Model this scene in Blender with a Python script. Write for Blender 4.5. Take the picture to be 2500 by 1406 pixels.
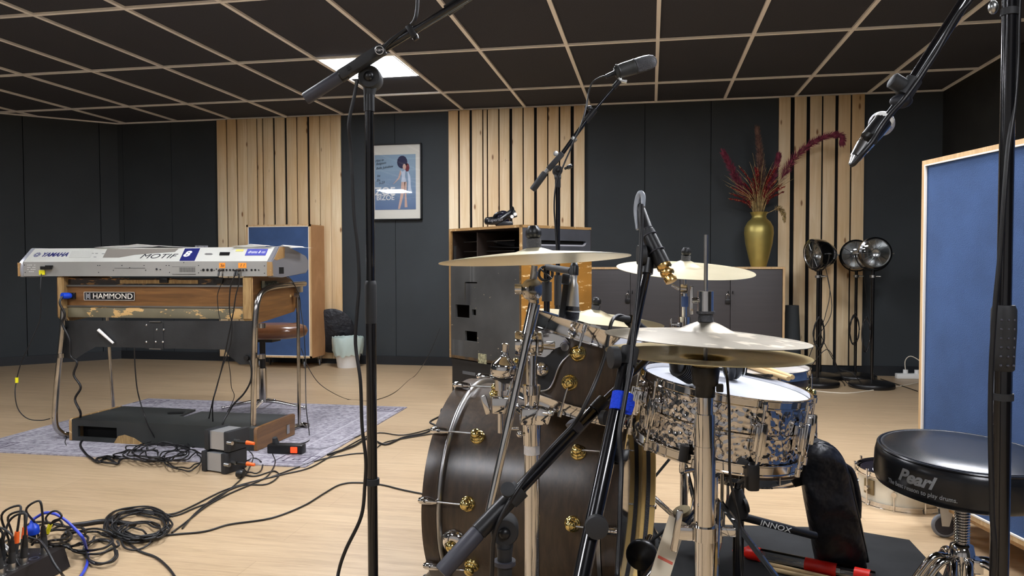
import bpy, bmesh, math, random
from mathutils import Vector, Matrix
random.seed(7)
V = Vector
for o in list(bpy.data.objects): bpy.data.objects.remove(o)
SC = bpy.context.scene
COL = SC.collection
PI = math.pi

# ------------------------------------------------------------------ camera
FPX, YAW, PITCH, ROLL = 1848.3, .1814, .0318, -.0025
CAM = V((0, 0, .98))
fw = V((-math.sin(YAW)*math.cos(PITCH), math.cos(YAW)*math.cos(PITCH), -math.sin(PITCH)))
_r = V((math.cos(YAW), math.sin(YAW), 0)); _u = _r.cross(fw)
rt = _r*math.cos(ROLL)+_u*math.sin(ROLL); up = -_r*math.sin(ROLL)+_u*math.cos(ROLL)
cd = bpy.data.cameras.new('camera'); co = bpy.data.objects.new('camera', cd); COL.objects.link(co)
cd.sensor_fit = 'HORIZONTAL'; cd.sensor_width = 36; cd.lens = 36*FPX/2500; cd.clip_start = .05
m = Matrix((rt, up, -fw)).transposed().to_4x4(); m.translation = CAM
co.matrix_world = m
SC.camera = co

# ------------------------------------------------------------------ world, exposure
w = bpy.data.worlds.new('world'); SC.world = w; w.use_nodes = True
w.node_tree.nodes['Background'].inputs[0].default_value = (.55, .6, .7, 1)
w.node_tree.nodes['Background'].inputs[1].default_value = .05
SC.view_settings.view_transform = 'Standard'
SC.view_settings.look = 'None'
SC.view_settings.gamma = 1
SC.view_settings.use_curve_mapping = False
SC.view_settings.exposure = 0.0
PANEL_POWER = 57.0      # emission of the ceiling panels
CEIL = 2.44; BACK = 7.04; X0 = .04

# positions measured in the room: pixel ray met with a real plane of the place
def ray(a, b): return fw + rt*((a-1250)/FPX) - up*((b-703)/FPX)
def fl(a, b, z=0.): d = ray(a, b); return CAM + d*((z-CAM.z)/d.z)
def at(a, b, Y): d = ray(a, b); return CAM + d*(Y/d.y)
def ad(a, b, D): return CAM + ray(a, b)*D

# ------------------------------------------------------------------ materials
def lin(c):
    return tuple((x/255/12.92 if x/255 <= .04045 else ((x/255+.055)/1.055)**2.4) for x in c) + (1,)
MATS = {}
def mat(name, rgb, rough=.5, metal=0., var=0., vscale=8., bump=0., bscale=60., coat=0., emit=None, stretch=None,
        alpha=None, trans=0., ior=1.45, rgb2=None, spec=None):
    if name in MATS: return MATS[name]
    m = bpy.data.materials.new(name); m.use_nodes = True; MATS[name] = m
    nt = m.node_tree; b = nt.nodes['Principled BSDF']
    b.inputs['Base Color'].default_value = lin(rgb)
    b.inputs['Roughness'].default_value = rough; b.inputs['Metallic'].default_value = metal
    b.inputs['Coat Weight'].default_value = coat; b.inputs['Coat Roughness'].default_value = .1
    b.inputs['Transmission Weight'].default_value = trans; b.inputs['IOR'].default_value = ior
    if spec is not None: b.inputs['Specular IOR Level'].default_value = spec
    if alpha is not None: b.inputs['Alpha'].default_value = alpha
    if emit:
        b.inputs['Emission Color'].default_value = lin(emit[0]); b.inputs['Emission Strength'].default_value = emit[1]
    tc = None
    if var or rgb2 or bump:
        tc = nt.nodes.new('ShaderNodeTexCoord'); mp = nt.nodes.new('ShaderNodeMapping')
        nt.links.new(tc.outputs['Object'], mp.inputs[0])
        if stretch: mp.inputs['Scale'].default_value = stretch
    if var or rgb2:
        n = nt.nodes.new('ShaderNodeTexNoise'); n.inputs['Scale'].default_value = vscale; n.inputs['Detail'].default_value = 6
        nt.links.new(mp.outputs[0], n.inputs[0])
        r = nt.nodes.new('ShaderNodeValToRGB')
        a = rgb2 if rgb2 else tuple(x*(1-var) for x in rgb); c = rgb if rgb2 else tuple(min(255, x*(1+var)) for x in rgb)
        r.color_ramp.elements[0].color = lin(a); r.color_ramp.elements[1].color = lin(c)
        r.color_ramp.elements[0].position = .35; r.color_ramp.elements[1].position = .65
        nt.links.new(n.outputs[0], r.inputs[0]); nt.links.new(r.outputs[0], b.inputs['Base Color'])
    if bump:
        n = nt.nodes.new('ShaderNodeTexNoise'); n.inputs['Scale'].default_value = bscale; n.inputs['Detail'].default_value = 3
        nt.links.new(mp.outputs[0], n.inputs[0])
        bp = nt.nodes.new('ShaderNodeBump'); bp.inputs['Strength'].default_value = bump; bp.inputs['Distance'].default_value = .004
        nt.links.new(n.outputs[0], bp.inputs['Height']); nt.links.new(bp.outputs[0], b.inputs['Normal'])
    return m

def thin_glass(name, fac=.12, rough=.02, tint=(250, 250, 250)):
    m = bpy.data.materials.new(name); m.use_nodes = True; MATS[name] = m; nt = m.node_tree
    nt.nodes.remove(nt.nodes['Principled BSDF']); out = nt.nodes['Material Output']
    tr = nt.nodes.new('ShaderNodeBsdfTransparent'); gl = nt.nodes.new('ShaderNodeBsdfGlossy'); mx = nt.nodes.new('ShaderNodeMixShader')
    fr = nt.nodes.new('ShaderNodeFresnel'); fr.inputs['IOR'].default_value = 1.45
    ad_ = nt.nodes.new('ShaderNodeMath'); ad_.operation = 'ADD'; ad_.inputs[1].default_value = fac; ad_.use_clamp = True
    tr.inputs[0].default_value = lin(tint); gl.inputs['Roughness'].default_value = rough
    nt.links.new(fr.outputs[0], ad_.inputs[0]); nt.links.new(ad_.outputs[0], mx.inputs[0])
    nt.links.new(tr.outputs[0], mx.inputs[1]); nt.links.new(gl.outputs[0], mx.inputs[2]); nt.links.new(mx.outputs[0], out.inputs[0])
    return m
class G:   # tiny node graph helper
    def __init__(s, name, rough=.5):
        s.m = bpy.data.materials.new(name); s.m.use_nodes = True; MATS[name] = s.m
        s.t = s.m.node_tree; s.b = s.t.nodes['Principled BSDF']; s.b.inputs['Roughness'].default_value = rough
        s.tc = s.n('ShaderNodeTexCoord')
    def n(s, k, **kw):
        x = s.t.nodes.new(k)
        for a, v in kw.items(): setattr(x, a, v)
        return x
    def l(s, a, b): s.t.links.new(a, b)
    def mapping(s, scale=(1, 1, 1), rot=(0, 0, 0), src=None):
        mp = s.n('ShaderNodeMapping'); mp.inputs['Scale'].default_value = scale; mp.inputs['Rotation'].default_value = rot
        s.l(src or s.tc.outputs['Object'], mp.inputs[0]); return mp.outputs[0]
    def noise(s, vec, scale, detail=4, rough=.5, dist=0):
        x = s.n('ShaderNodeTexNoise'); x.inputs['Scale'].default_value = scale; x.inputs['Detail'].default_value = detail
        x.inputs['Roughness'].default_value = rough; x.inputs['Distortion'].default_value = dist
        s.l(vec, x.inputs[0]); return x.outputs[0]
    def ramp(s, fac, stops):
        x = s.n('ShaderNodeValToRGB'); e = x.color_ramp.elements
        while len(e) < len(stops): e.new(.5)
        for i, (p, c) in enumerate(stops): e[i].position = p; e[i].color = lin(c)
        s.l(fac, x.inputs[0]); return x.outputs[0]
    def mix(s, fac, a, b, mode='MIX'):
        x = s.n('ShaderNodeMix', data_type='RGBA', blend_type=mode)
        if isinstance(fac, (int, float)): x.inputs[0].default_value = fac
        else: s.l(fac, x.inputs[0])
        for i, v in ((6, a), (7, b)):
            if isinstance(v, tuple): x.inputs[i].default_value = lin(v)
            else: s.l(v, x.inputs[i])
        return x.outputs[2]
    def math(s, op, a, b=None):
        x = s.n('ShaderNodeMath', operation=op)
        for i, v in enumerate((a, b)):
            if v is None: continue
            if isinstance(v, (int, float)): x.inputs[i].default_value = v
            else: s.l(v, x.inputs[i])
        return x.outputs[0]
    def bump(s, h, st=.3, d=.003):
        x = s.n('ShaderNodeBump'); x.inputs['Strength'].default_value = st; x.inputs['Distance'].default_value = d
        s.l(h, x.inputs['Height']); s.l(x.outputs[0], s.b.inputs['Normal'])
    def col(s, c): s.l(c, s.b.inputs['Base Color'])

# oak laminate floor: planks run along x, faint bands and butt joints
g = G('oak_laminate', .38)
mp = g.mapping((1, 1, 1))
br = g.n('ShaderNodeTexBrick'); g.l(mp, br.inputs[0])
br.offset = .37; br.inputs['Scale'].default_value = 1; br.inputs['Mortar Size'].default_value = .0009; br.inputs['Brick Width'].default_value = 1.28
br.inputs['Row Height'].default_value = .19; br.inputs['Color1'].default_value = (0, 0, 0, 1); br.inputs['Color2'].default_value = (1, 1, 1, 1)
br.inputs['Mortar'].default_value = (.3, .3, .3, 1)
gr = g.noise(g.mapping((1.1, 16, 1)), 2.2, 7, .6, .6)
fine = g.noise(g.mapping((6, 90, 1)), 2.0, 4, .6)
c1 = g.ramp(gr, [(.3, (150, 128, 99)), (.5, (177, 153, 121)), (.7, (194, 171, 139))])
c2 = g.mix(.35, c1, g.ramp(fine, [(.3, (132, 106, 77)), (.7, (196, 174, 142))]))
c3 = g.mix(.16, c2, g.ramp(br.outputs[0], [(0, (146, 118, 85)), (1, (200, 175, 139))]))
c4 = g.mix(g.math('MULTIPLY', br.outputs[1], .35), c3, (96, 74, 52))
g.col(c4); g.bump(fine, .08, .001)
M_FLOOR = g.m
def wood(name, light, dark, knots=(120, 78, 40), scale=(14, 14, 1.3), rough=.55, knotty=True, obj=True):
    g = G(name, rough)
    oi = g.n('ShaderNodeObjectInfo')
    v = g.mapping(scale)
    n = g.noise(v, 1.6, 6, .6, .8)
    c = g.ramp(n, [(.28, dark), (.5, tuple((a+b)/2 for a, b in zip(light, dark))), (.68, light)])
    if knotty:
        vo = g.n('ShaderNodeTexVoronoi'); vo.inputs['Scale'].default_value = 1; vo.inputs['Randomness'].default_value = 1
        g.l(g.mapping((10.5, 3, 3.6)), vo.inputs[0])
        k = g.ramp(vo.outputs[0], [(.055, (255, 255, 255)), (.12, (40, 40, 40)), (.2, (0, 0, 0))])
        big = g.noise(g.mapping((2, 1, .6)), .9, 3)
        tone = g.ramp(big, [(.35, (255, 255, 255)), (.65, (236, 214, 186))])
        c = g.mix(1, c, tone, 'MULTIPLY')
        c = g.mix(k, c, knots)
    g.col(c); return g.m
M_SLAT = wood('pine_slat', (244, 228, 196), (226, 202, 160), (140, 96, 56), scale=(22, 5, 1.1))
M_PLY = wood('plywood_edge', (214, 184, 138), (186, 148, 102), scale=(30, 30, 3), knotty=False)
M_PLYF = wood('plywood_face', (186, 140, 96), (164, 118, 76), scale=(3, 3, 2), knotty=False)
M_WALNUTV = wood('walnut_veneer', (128, 90, 50), (86, 58, 32), scale=(2.0, 2, 26), knotty=False, rough=.35)
M_ORANGE = wood('worn_orange_wood', (176, 118, 44), (140, 86, 26), scale=(3, 3, 14), knotty=False, rough=.35)
M_RAWPLY = wood('raw_plywood', (178, 148, 98), (128, 98, 58), scale=(40, 40, 5), knotty=False, rough=.7)
# worn versions: chips of bare wood in paint
def worn(name, paint, bare, thr=.68, scale=9, rough=.5, stretch=(1, 1, 1)):
    g = G(name, rough)
    n = g.noise(g.mapping(stretch), scale, 8, .65)
    k = g.ramp(n, [(thr, (0, 0, 0)), (thr+.015, (255, 255, 255))])
    v = g.noise(g.mapping((1, 1, 1)), 3, 3)
    pc = g.ramp(v, [(.3, tuple(x*.8 for x in paint)), (.7, tuple(min(255, x*1.2) for x in paint))])
    g.col(g.mix(k, pc, bare)); g.bump(g.noise(g.mapping(), 90, 3), .15, .002)
    return g.m
M_LESLIE = worn('worn_grey_paint', (64, 64, 63), (178, 160, 130), .675, 16, stretch=(1, 1, 2.4))
M_WORNO = worn('scratched_orange_lacquer', (146, 104, 48), (226, 196, 146), .60, 9, .3, (1, 1, 5))
M_EDGE = worn('worn_wood_edge', (146, 114, 72), (196, 168, 124), .6, 26)
M_TOLEX = worn('chipped_black_tolex', (30, 31, 32), (186, 182, 172), .70, 22)
M_STRIP = worn('worn_grey_strip', (104, 98, 78), (204, 166, 108), .57, 9, .5, (1, 1, 2))
M_PEDAL = worn('worn_black_pedalboard', (40, 42, 40), (150, 118, 72), .71, 7, .55)
M_STEELBLK = mat('black_steel_panel', (50, 51, 52), .45, .3, var=.15, vscale=5, bump=.2, bscale=120)
M_WALL = mat('charcoal_wall_paint', (47, 52, 55), .75, var=.06, vscale=1.5, bump=.1, bscale=200)
M_WALLD = mat('black_joint', (10, 11, 13), .9)
M_WALLR = mat('black_fabric_wall', (28, 29, 27), .95, var=.2, vscale=3, bump=.3, bscale=150)
M_TILE = mat('dark_ceiling_tile', (56, 58, 66), .95, var=.06, vscale=120)
M_TBAR = mat('beige_ceiling_rail', (250, 246, 240), .5)
M_LED = mat('led_diffuser', (255, 255, 255), .5, emit=((246, 248, 255), PANEL_POWER))
M_BLUE = mat('blue_fabric', (60, 85, 127), .95, var=.05, vscale=6, bump=.6, bscale=420)
M_WHITE = mat('white_plastic', (225, 225, 222), .4)
M_WHITELINE = mat('white_edge', (232, 226, 214), .5)
M_CAB = mat('dark_brown_cabinet', (66, 62, 62), .5, var=.025, vscale=3, stretch=(1, 1, 20))
M_BLACK = mat('black_plastic', (20, 20, 21), .38)
M_BLACKM = mat('matte_black_rubber', (36, 37, 39), .62)
M_GRIP = mat('grey_ribbed_grip', (58, 58, 66), .5)
M_POLE = mat('black_gloss_tube', (14, 14, 17), .22, .2, coat=.6)
M_HOLE = mat('black_void', (3, 3, 3), .9)
M_CHROME = mat('chrome', (214, 212, 210), .07, 1.)
M_CHROMEW = mat('worn_chrome_tube', (178, 174, 168), .17, 1., var=.1, vscale=12)
M_STEEL = mat('satin_steel', (176, 176, 174), .3, 1.)
M_GOLD = mat('polished_gold', (228, 204, 132), .14, 1.)
M_GOLDB = mat('gold_tip', (232, 190, 118), .25, 1.)
M_VASE = mat('brushed_gold_vase', (184, 168, 98), .42, .75, var=.10, vscale=2.5)
M_CABLE = mat('black_cable', (22, 21, 22), .42)
M_CABLEW = mat('white_cable', (216, 206, 186), .5)
M_CABLEB = mat('blue_cable', (44, 62, 176), .4)
M_BLUEP = mat('blue_plug', (24, 70, 200), .35)
M_BLUEV = mat('blue_velcro', (24, 66, 214), .95, bump=1, bscale=300)
M_ORANGEP = mat('orange_boot', (242, 102, 34), .45)
M_ORANGET = mat('orange_tape', (240, 150, 50), .6)
M_YELLOW = mat('yellow_tape', (236, 228, 30), .5)
M_RED = mat('red_plastic', (216, 32, 20), .35)
M_REDGLOW = mat('lit_red_switch', (255, 60, 30), .4, emit=((255, 60, 20), 1.6))
M_KEYG = mat('grey_keyboard_metal', (158, 157, 152), .42, .35, var=.04, vscale=3)
M_KEYW = mat('silver_white_shell', (196, 196, 188), .4, .1, var=.03, vscale=4)
M_KEYS = mat('grey_end_cheek', (112, 112, 116), .45)
M_NAVY = mat('navy_print', (24, 30, 96), .5)
M_INK = mat('dark_print', (26, 26, 34), .6)
M_PAPER = mat('white_paper', (232, 230, 226), .7)
M_LEATHER = mat('brown_leather', (98, 62, 38), .3, var=.14, vscale=6, coat=.3)
M_VINYL = mat('black_vinyl', (22, 24, 28), .26, bump=.03, bscale=300)
M_NYLON = mat('black_nylon', (20, 21, 27), .5, bump=1, bscale=13)
for n_ in M_NYLON.node_tree.nodes:
    if n_.type == 'BUMP': n_.inputs['Distance'].default_value = .02
M_FELT = mat('black_felt_mat', (28, 29, 30), .95, var=.15, vscale=10)
M_FELTG = mat('grey_felt', (74, 74, 76), .95, bump=.8, bscale=260)
M_HEAD = mat('coated_white_head', (196, 200, 210), .5, var=.04, vscale=4)
M_HEADC = thin_glass('smooth_film_head', .12, .05)
M_MAPLE = mat('maple_hoop', (240, 200, 124), .4, var=.08, vscale=6)
M_STICK = mat('hickory_stick', (226, 196, 146), .5, var=.05, vscale=10)
M_GLASS = thin_glass('lamp_glass', .05)
M_CLEAR = thin_glass('clear_plastic', .05)
M_MESHG = mat('wire_grille', (60, 60, 62), .35, .8, bump=1, bscale=700)
M_MESHS = mat('silver_grille', (196, 196, 202), .5, .6, bump=1, bscale=500)
M_LCDG = mat('champagne_metal', (196, 192, 180), .3, .7)
M_CORK = mat('worn_beater_felt', (120, 108, 82), .9)
M_BAG = mat('pale_bin_bag', (196, 214, 208), .3, trans=.25)
M_SHELLW = mat('cream_pearl_shell', (206, 198, 178), .3, var=.06, vscale=6)
M_FADE = mat('faded_blue_tape', (70, 96, 150), .5)
# walnut stained drum shell: satin, grain runs with the staves
g = G('walnut_stained_shell', .34)
n = g.noise(g.mapping((26, 26, 3.0)), 2.4, 7, .65, .4)
n2 = g.noise(g.mapping((3, 3, 2)), 1.5, 4)
c = g.ramp(n, [(.28, (42, 32, 23)), (.5, (62, 49, 36)), (.72, (80, 65, 48))])
c = g.mix(1, c, g.ramp(n2, [(.3, (225, 215, 205)), (.7, (255, 255, 255))]), 'MULTIPLY')
g.col(c); g.b.inputs['Coat Weight'].default_value = .3; g.b.inputs['Coat Roughness'].default_value = .3
g.bump(n, .12, .001); M_SHELL = g.m
# hammered steel
g = G('hammered_chrome', .06); g.b.inputs['Metallic'].default_value = 1; g.b.inputs['Base Color'].default_value = lin((205, 202, 200))
vo = g.n('ShaderNodeTexVoronoi', feature='SMOOTH_F1'); vo.inputs['Scale'].default_value = 92; g.l(g.tc.outputs['Object'], vo.inputs[0])
g.bump(vo.outputs[0], .55, .006); M_HAMMER = g.m
# cymbals : bronze with fine lathe rings
def cymbal_mat(name, a, b, rough=.26, patches=0):
    g = G(name, rough); g.b.inputs['Metallic'].default_value = .8
    sp = g.n('ShaderNodeSeparateXYZ'); g.l(g.tc.outputs['Object'], sp.inputs[0])
    rr = g.math('POWER', g.math('ADD', g.math('POWER', sp.outputs[0], 2), g.math('POWER', sp.outputs[1], 2)), .5)
    cx = g.n('ShaderNodeCombineXYZ'); g.l(rr, cx.inputs[0])
    nn = g.noise(cx.outputs[0], 260, 3, .7); n3 = g.noise(g.mapping(), 7, 4)
    c = g.mix(.5, g.ramp(nn, [(.3, a), (.7, b)]), g.ramp(n3, [(.3, a), (.7, b)]))
    if patches:
        n4 = g.noise(g.mapping(), 22, 3); c = g.mix(g.ramp(n4, [(.58, (0, 0, 0)), (.66, (190, 190, 190))]), c, (238, 226, 205))
    g.col(c); g.bump(nn, .25, .0006); return g.m
M_CYM = cymbal_mat('bronze_cymbal', (214, 202, 166), (240, 230, 200), .36)
M_CYMD = cymbal_mat('raw_bronze_hat', (122, 116, 104), (166, 158, 142), .45, 1)
M_CYMB = cymbal_mat('golden_bronze_hat', (206, 184, 132), (234, 214, 164), .3)
# grey printed rug
g = G('grey_patterned_rug', .95)
n = g.noise(g.mapping(), 5, 8, .7); w1 = g.noise(g.mapping((1, 1, 1)), 38, 4, .7)
c = g.mix(.55, g.ramp(n, [(.35, (92, 88, 98)), (.65, (158, 154, 162))]), g.ramp(w1, [(.4, (98, 94, 104)), (.6, (172, 168, 174))]))
sp = g.n('ShaderNodeSeparateXYZ'); g.l(g.tc.outputs['Object'], sp.inputs[0])
ex = g.math('SUBTRACT', .985, g.math('ABSOLUTE', sp.outputs[0])); ey = g.math('SUBTRACT', .775, g.math('ABSOLUTE', sp.outputs[1]))
ed = g.math('MINIMUM', ex, ey)
band = g.ramp(ed, [(0, (60, 60, 60)), (.035, (200, 200, 200)), (.045, (0, 0, 0)), (.16, (0, 0, 0)), (.17, (200, 200, 200)), (.18, (0, 0, 0)), (.24, (0, 0, 0)), (.25, (160, 160, 160)), (.26, (0, 0, 0))])
for e in band.node.color_ramp.elements: pass
band.node.color_ramp.interpolation = 'CONSTANT'
c = g.mix(band, c, (176, 172, 178)); g.col(c); g.bump(w1, .3, .003); M_RUG = g.m
# pampas
def plume_mat(n, a, b): return mat(n, a, .9, rgb2=b, vscale=30)
M_PLUM = plume_mat('plum_pampas', (156, 70, 92), (96, 34, 52)); M_STRAW = plume_mat('straw_grass', (190, 164, 112), (120, 98, 62))
M_DRED = plume_mat('dark_red_seed', (150, 28, 34), (84, 14, 20)); M_TAUPE = plume_mat('taupe_pampas', (140, 108, 92), (86, 58, 56))

# ------------------------------------------------------------------ mesh builder
def frame_of(axis):
    a = V(axis).normalized(); h = V((0, 0, 1)) if abs(a.z) < .95 else V((0, 1, 0))
    x = h.cross(a).normalized(); y = a.cross(x); return x, y, a
def crom(pts, k=6):
    P = [V(p) for p in pts]
    if len(P) < 3: return P
    Q = [P[0]*2-P[1]] + P + [P[-1]*2-P[-2]]; out = []
    for i in range(1, len(Q)-2):
        a, b, c, d = Q[i-1:i+3]
        for j in range(k):
            t = j/k; out.append(.5*((2*b)+(c-a)*t+(2*a-5*b+4*c-d)*t*t+(3*b-a-3*c+d)*t**3))
    out.append(P[-1]); return out
class M:
    def __init__(s): s.b = bmesh.new()
    def box(s, c, size, rot=None, bev=0, taper=None):
        r = bmesh.ops.create_cube(s.b, size=1); vs = r['verts']
        for v in vs:
            k = 1 if not taper or v.co.z < 0 else taper
            v.co = V((v.co.x*size[0]*k, v.co.y*size[1]*k, v.co.z*size[2]))
        if bev:
            es = list({e for v in vs for e in v.link_edges})
            rr = bmesh.ops.bevel(s.b, geom=es, offset=bev, segments=2, affect='EDGES', profile=.6)
            vs = list({v for f in rr['faces'] for v in f.verts} | {v for v in vs if v.is_valid})
            vs = s._isl(vs)
        R = rot if rot is not None else Matrix.Identity(3)
        for v in vs: v.co = R @ v.co + V(c)
        return s
    def _isl(s, vs):
        seen = set(vs); st = list(vs)
        while st:
            v = st.pop()
            for e in v.link_edges:
                o = e.other_vert(v)
                if o not in seen: seen.add(o); st.append(o)
        return list(seen)
    def bx(s, x0, y0, z0, x1, y1, z1, bev=0):
        return s.box(((x0+x1)/2, (y0+y1)/2, (z0+z1)/2), (abs(x1-x0), abs(y1-y0), abs(z1-z0)), None, bev)
    def lathe(s, o, axis, prof, n=24, closed=False):
        x, y, a = frame_of(axis); o = V(o); rings = []
        for r, h in prof:
            if r < 1e-6: rings.append([s.b.verts.new(o+a*h)])
            else: rings.append([s.b.verts.new(o+a*h+(x*math.cos(2*PI*i/n)+y*math.sin(2*PI*i/n))*r) for i in range(n)])
        prs = list(zip(rings, rings[1:]))
        if closed: prs.append((rings[-1], rings[0]))
        for A, B in prs:
            for i in range(n):
                j = (i+1) % n
                f = [A[i % len(A)], A[j % len(A)], B[j % len(B)], B[i % len(B)]]
                f = [v for k, v in enumerate(f) if v not in f[:k]]
                if len(f) >= 3:
                    try: s.b.faces.new(f)
                    except ValueError: pass
        return s
    def cyl(s, p, q, r, r2=None, n=16):
        p, q = V(p), V(q); h = (q-p).length
        if h < 1e-6: return s
        r2 = r if r2 is None else r2
        return s.lathe(p, q-p, [(0, 0), (r, 0), (r2, h), (0, h)], n)
    def pipe(s, p, q, r, t, n=24):   # open tube with wall t
        p, q = V(p), V(q); h = (q-p).length
        return s.lathe(p, q-p, [(r, 0), (r, h), (r-t, h), (r-t, 0)], n, True)
    def tube(s, pts, r, n=8, k=6, smooth=True, closed=False):
        P = crom(pts, k) if smooth else [V(p) for p in pts]
        P = [p for i, p in enumerate(P) if i == 0 or (p-P[i-1]).length > 1e-5]
        if closed and (P[0]-P[-1]).length < 1e-4: P.pop()
        rings = []; x = None; N = len(P)
        for i, p in enumerate(P):
            if closed: t = (P[(i+1) % N]-P[i-1]).normalized()
            else: t = (P[min(i+1, N-1)]-P[max(i-1, 0)]).normalized()
            if x is None: x, y, _ = frame_of(t)
            else:
                x = (x - t*x.dot(t))
                x = x.normalized() if x.length > 1e-6 else frame_of(t)[0]
                y = t.cross(x)
            rr = r(i/(N-1)) if callable(r) else r
            rings.append([s.b.verts.new(p+(x*math.cos(2*PI*j/n)+y*math.sin(2*PI*j/n))*rr) for j in range(n)])
        prs = list(zip(rings, rings[1:]))
        if closed: prs.append((rings[-1], rings[0]))
        for A, B in prs:
            for i in range(n): s.b.faces.new([A[i], A[(i+1) % n], B[(i+1) % n], B[i]])
        if not closed: s.b.faces.new(rings[0][::-1]); s.b.faces.new(rings[-1])
        return s
    def sph(s, c, r, sc=(1, 1, 1), rot=None, u=20, v=12):
        res = bmesh.ops.create_uvsphere(s.b, u_segments=u, v_segments=v, radius=r)
        R = rot if rot is not None else Matrix.Identity(3)
        for q in res['verts']: q.co = R @ V((q.co.x*sc[0], q.co.y*sc[1], q.co.z*sc[2])) + V(c)
        return s
    def torus(s, c, axis, R, r, n=40, k=8, a0=0, a1=2*PI):
        x, y, a = frame_of(axis); c = V(c); full = a1-a0 > 2*PI-1e-3
        N = n if full else n+1
        return s.tube([c+(x*math.cos(a0+(a1-a0)*i/n)+y*math.sin(a0+(a1-a0)*i/n))*R for i in range(N)], r, k, smooth=False, closed=full)
    def prism(s, poly, o, ex, ey, ez):     # poly (u,v) in the plane (ex,ey), pushed along ez
        o, ex, ey, ez = V(o), V(ex), V(ey), V(ez)
        A = [s.b.verts.new(o+ex*u+ey*v) for u, v in poly]; B = [s.b.verts.new(v.co+ez) for v in A]
        s.b.faces.new(A); s.b.faces.new(B[::-1]); n = len(A)
        for i in range(n): s.b.faces.new([A[i], B[i], B[(i+1) % n], A[(i+1) % n]])
        return s
    def quad(s, pts):
        s.b.faces.new([s.b.verts.new(V(p)) for p in pts]); return s
WORG = {}
def base(o, loc): WORG[o.name] = V(loc)
def tag(o, label=None, cat=None, group=None, kind=None):
    if label: o['label'] = label
    if cat: o['category'] = cat
    if group: o['group'] = group
    if kind: o['kind'] = kind
    return o
def thing(name, loc, label, cat, group=None):
    o = bpy.data.objects.new(name, None); COL.objects.link(o); o.location = V(loc); o.empty_display_size = .05
    base(o, loc); return tag(o, label, cat, group)
def make(name, mb, m, parent=None, loc=None, label=None, cat=None, group=None, kind=None, angle=52, rot=None):
    me = bpy.data.meshes.new(name)
    org = WORG[parent.name] if parent else (V(loc) if loc is not None else None)
    if org is None:
        zs = [v.co for v in mb.b.verts]; lo = V([min(c[i] for c in zs) for i in range(3)]); hi = V([max(c[i] for c in zs) for i in range(3)])
        org = V(((lo.x+hi.x)/2, (lo.y+hi.y)/2, lo.z))
    loc_self = V((0, 0, 0))
    if rot is not None:                     # local frame (cymbals: texture follows the thing)
        c0, R = rot; loc_self = V(c0)-org
        Ri = R.inverted()
        for v in mb.b.verts: v.co = Ri @ (v.co-V(c0))
    else:
        for v in mb.b.verts: v.co -= org
    bmesh.ops.recalc_face_normals(mb.b, faces=mb.b.faces)
    mb.b.to_mesh(me); mb.b.free()
    for p in me.polygons: p.use_smooth = True
    me.set_sharp_from_angle(angle=math.radians(angle))
    me.materials.append(m)
    o = bpy.data.objects.new(name, me); COL.objects.link(o)
    if parent: o.parent = parent; o.location = loc_self; WORG[o.name] = org
    else: o.location = org + loc_self; WORG[o.name] = org
    if rot is not None: o.rotation_euler = rot[1].to_euler()
    return tag(o, label, cat, group, kind)
def part(parent, name, mb, m, label=None, **k): return make(name, mb, m, parent, label=label, **k)
def text(parent, name, s, size, c, ex, ey, m, label=None, shear=0, bold=0, ext=.0006, sx=1, align='CENTER'):
    cu = bpy.data.curves.new('t', 'FONT'); cu.body = s; cu.size = size; cu.align_x = align; cu.align_y = 'CENTER'
    cu.shear = shear; cu.offset = bold; cu.extrude = ext
    t = bpy.data.objects.new('t', cu); COL.objects.link(t)
    dg = bpy.context.evaluated_depsgraph_get(); dg.update()
    me = bpy.data.meshes.new_from_object(t.evaluated_get(dg)); COL.objects.unlink(t); bpy.data.objects.remove(t)
    ex = V(ex).normalized(); ey = V(ey).normalized(); ez = ex.cross(ey); org = WORG[parent.name]
    for v in me.vertices: v.co = V(c)+ex*(v.co.x*sx)+ey*v.co.y+ez*v.co.z-org
    me.materials.clear(); me.materials.append(m); me.name = name
    o = bpy.data.objects.new(name, me); COL.objects.link(o); o.parent = parent; WORG[o.name] = org
    return tag(o, label)
def rotm(axis, ang): return Matrix.Rotation(ang, 3, axis)
def basis(x, y, z): return Matrix((V(x), V(y), V(z))).transposed()
def struct(name, mb, m, **k): return make(name, mb, m, kind='structure', **k)
def cable(name, label, pts, r=.0032, m=None, cat='cable', group=None, n=8, k=6, floor=True):
    mb = M(); mb.tube(pts, r, n, k)
    if floor:
        for v in mb.b.verts: v.co.z = max(v.co.z, .0005)
    return make(name, mb, m or M_CABLE, label=label, cat=cat, group=group)
# ================================================================== SETTING
mb = M(); mb.bx(-7.2, -2.5, -.1, 3.2, BACK+.4, 0); struct('floor', mb, M_FLOOR, loc=(0, 0, 0))
mb = M()
jn = sorted([at(x, 500, BACK).x for x in (302, 420, 545, 965, 1278, 1574, 1735, 2300)] + [2.44, -5.48])
xs = [-5.5] + [x for x in jn if -5.4 < x < 2.4] + [2.5]
for a, b in zip(xs, xs[1:]): mb.bx(a+.0025, BACK, 0, b-.0025, BACK+.03, CEIL)
struct('wall_back', mb, M_WALL)
mb = M(); mb.bx(-5.6, BACK+.031, 0, 2.6, BACK+.1, CEIL+.1); struct('wall_back_core', mb, M_WALLD)
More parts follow.
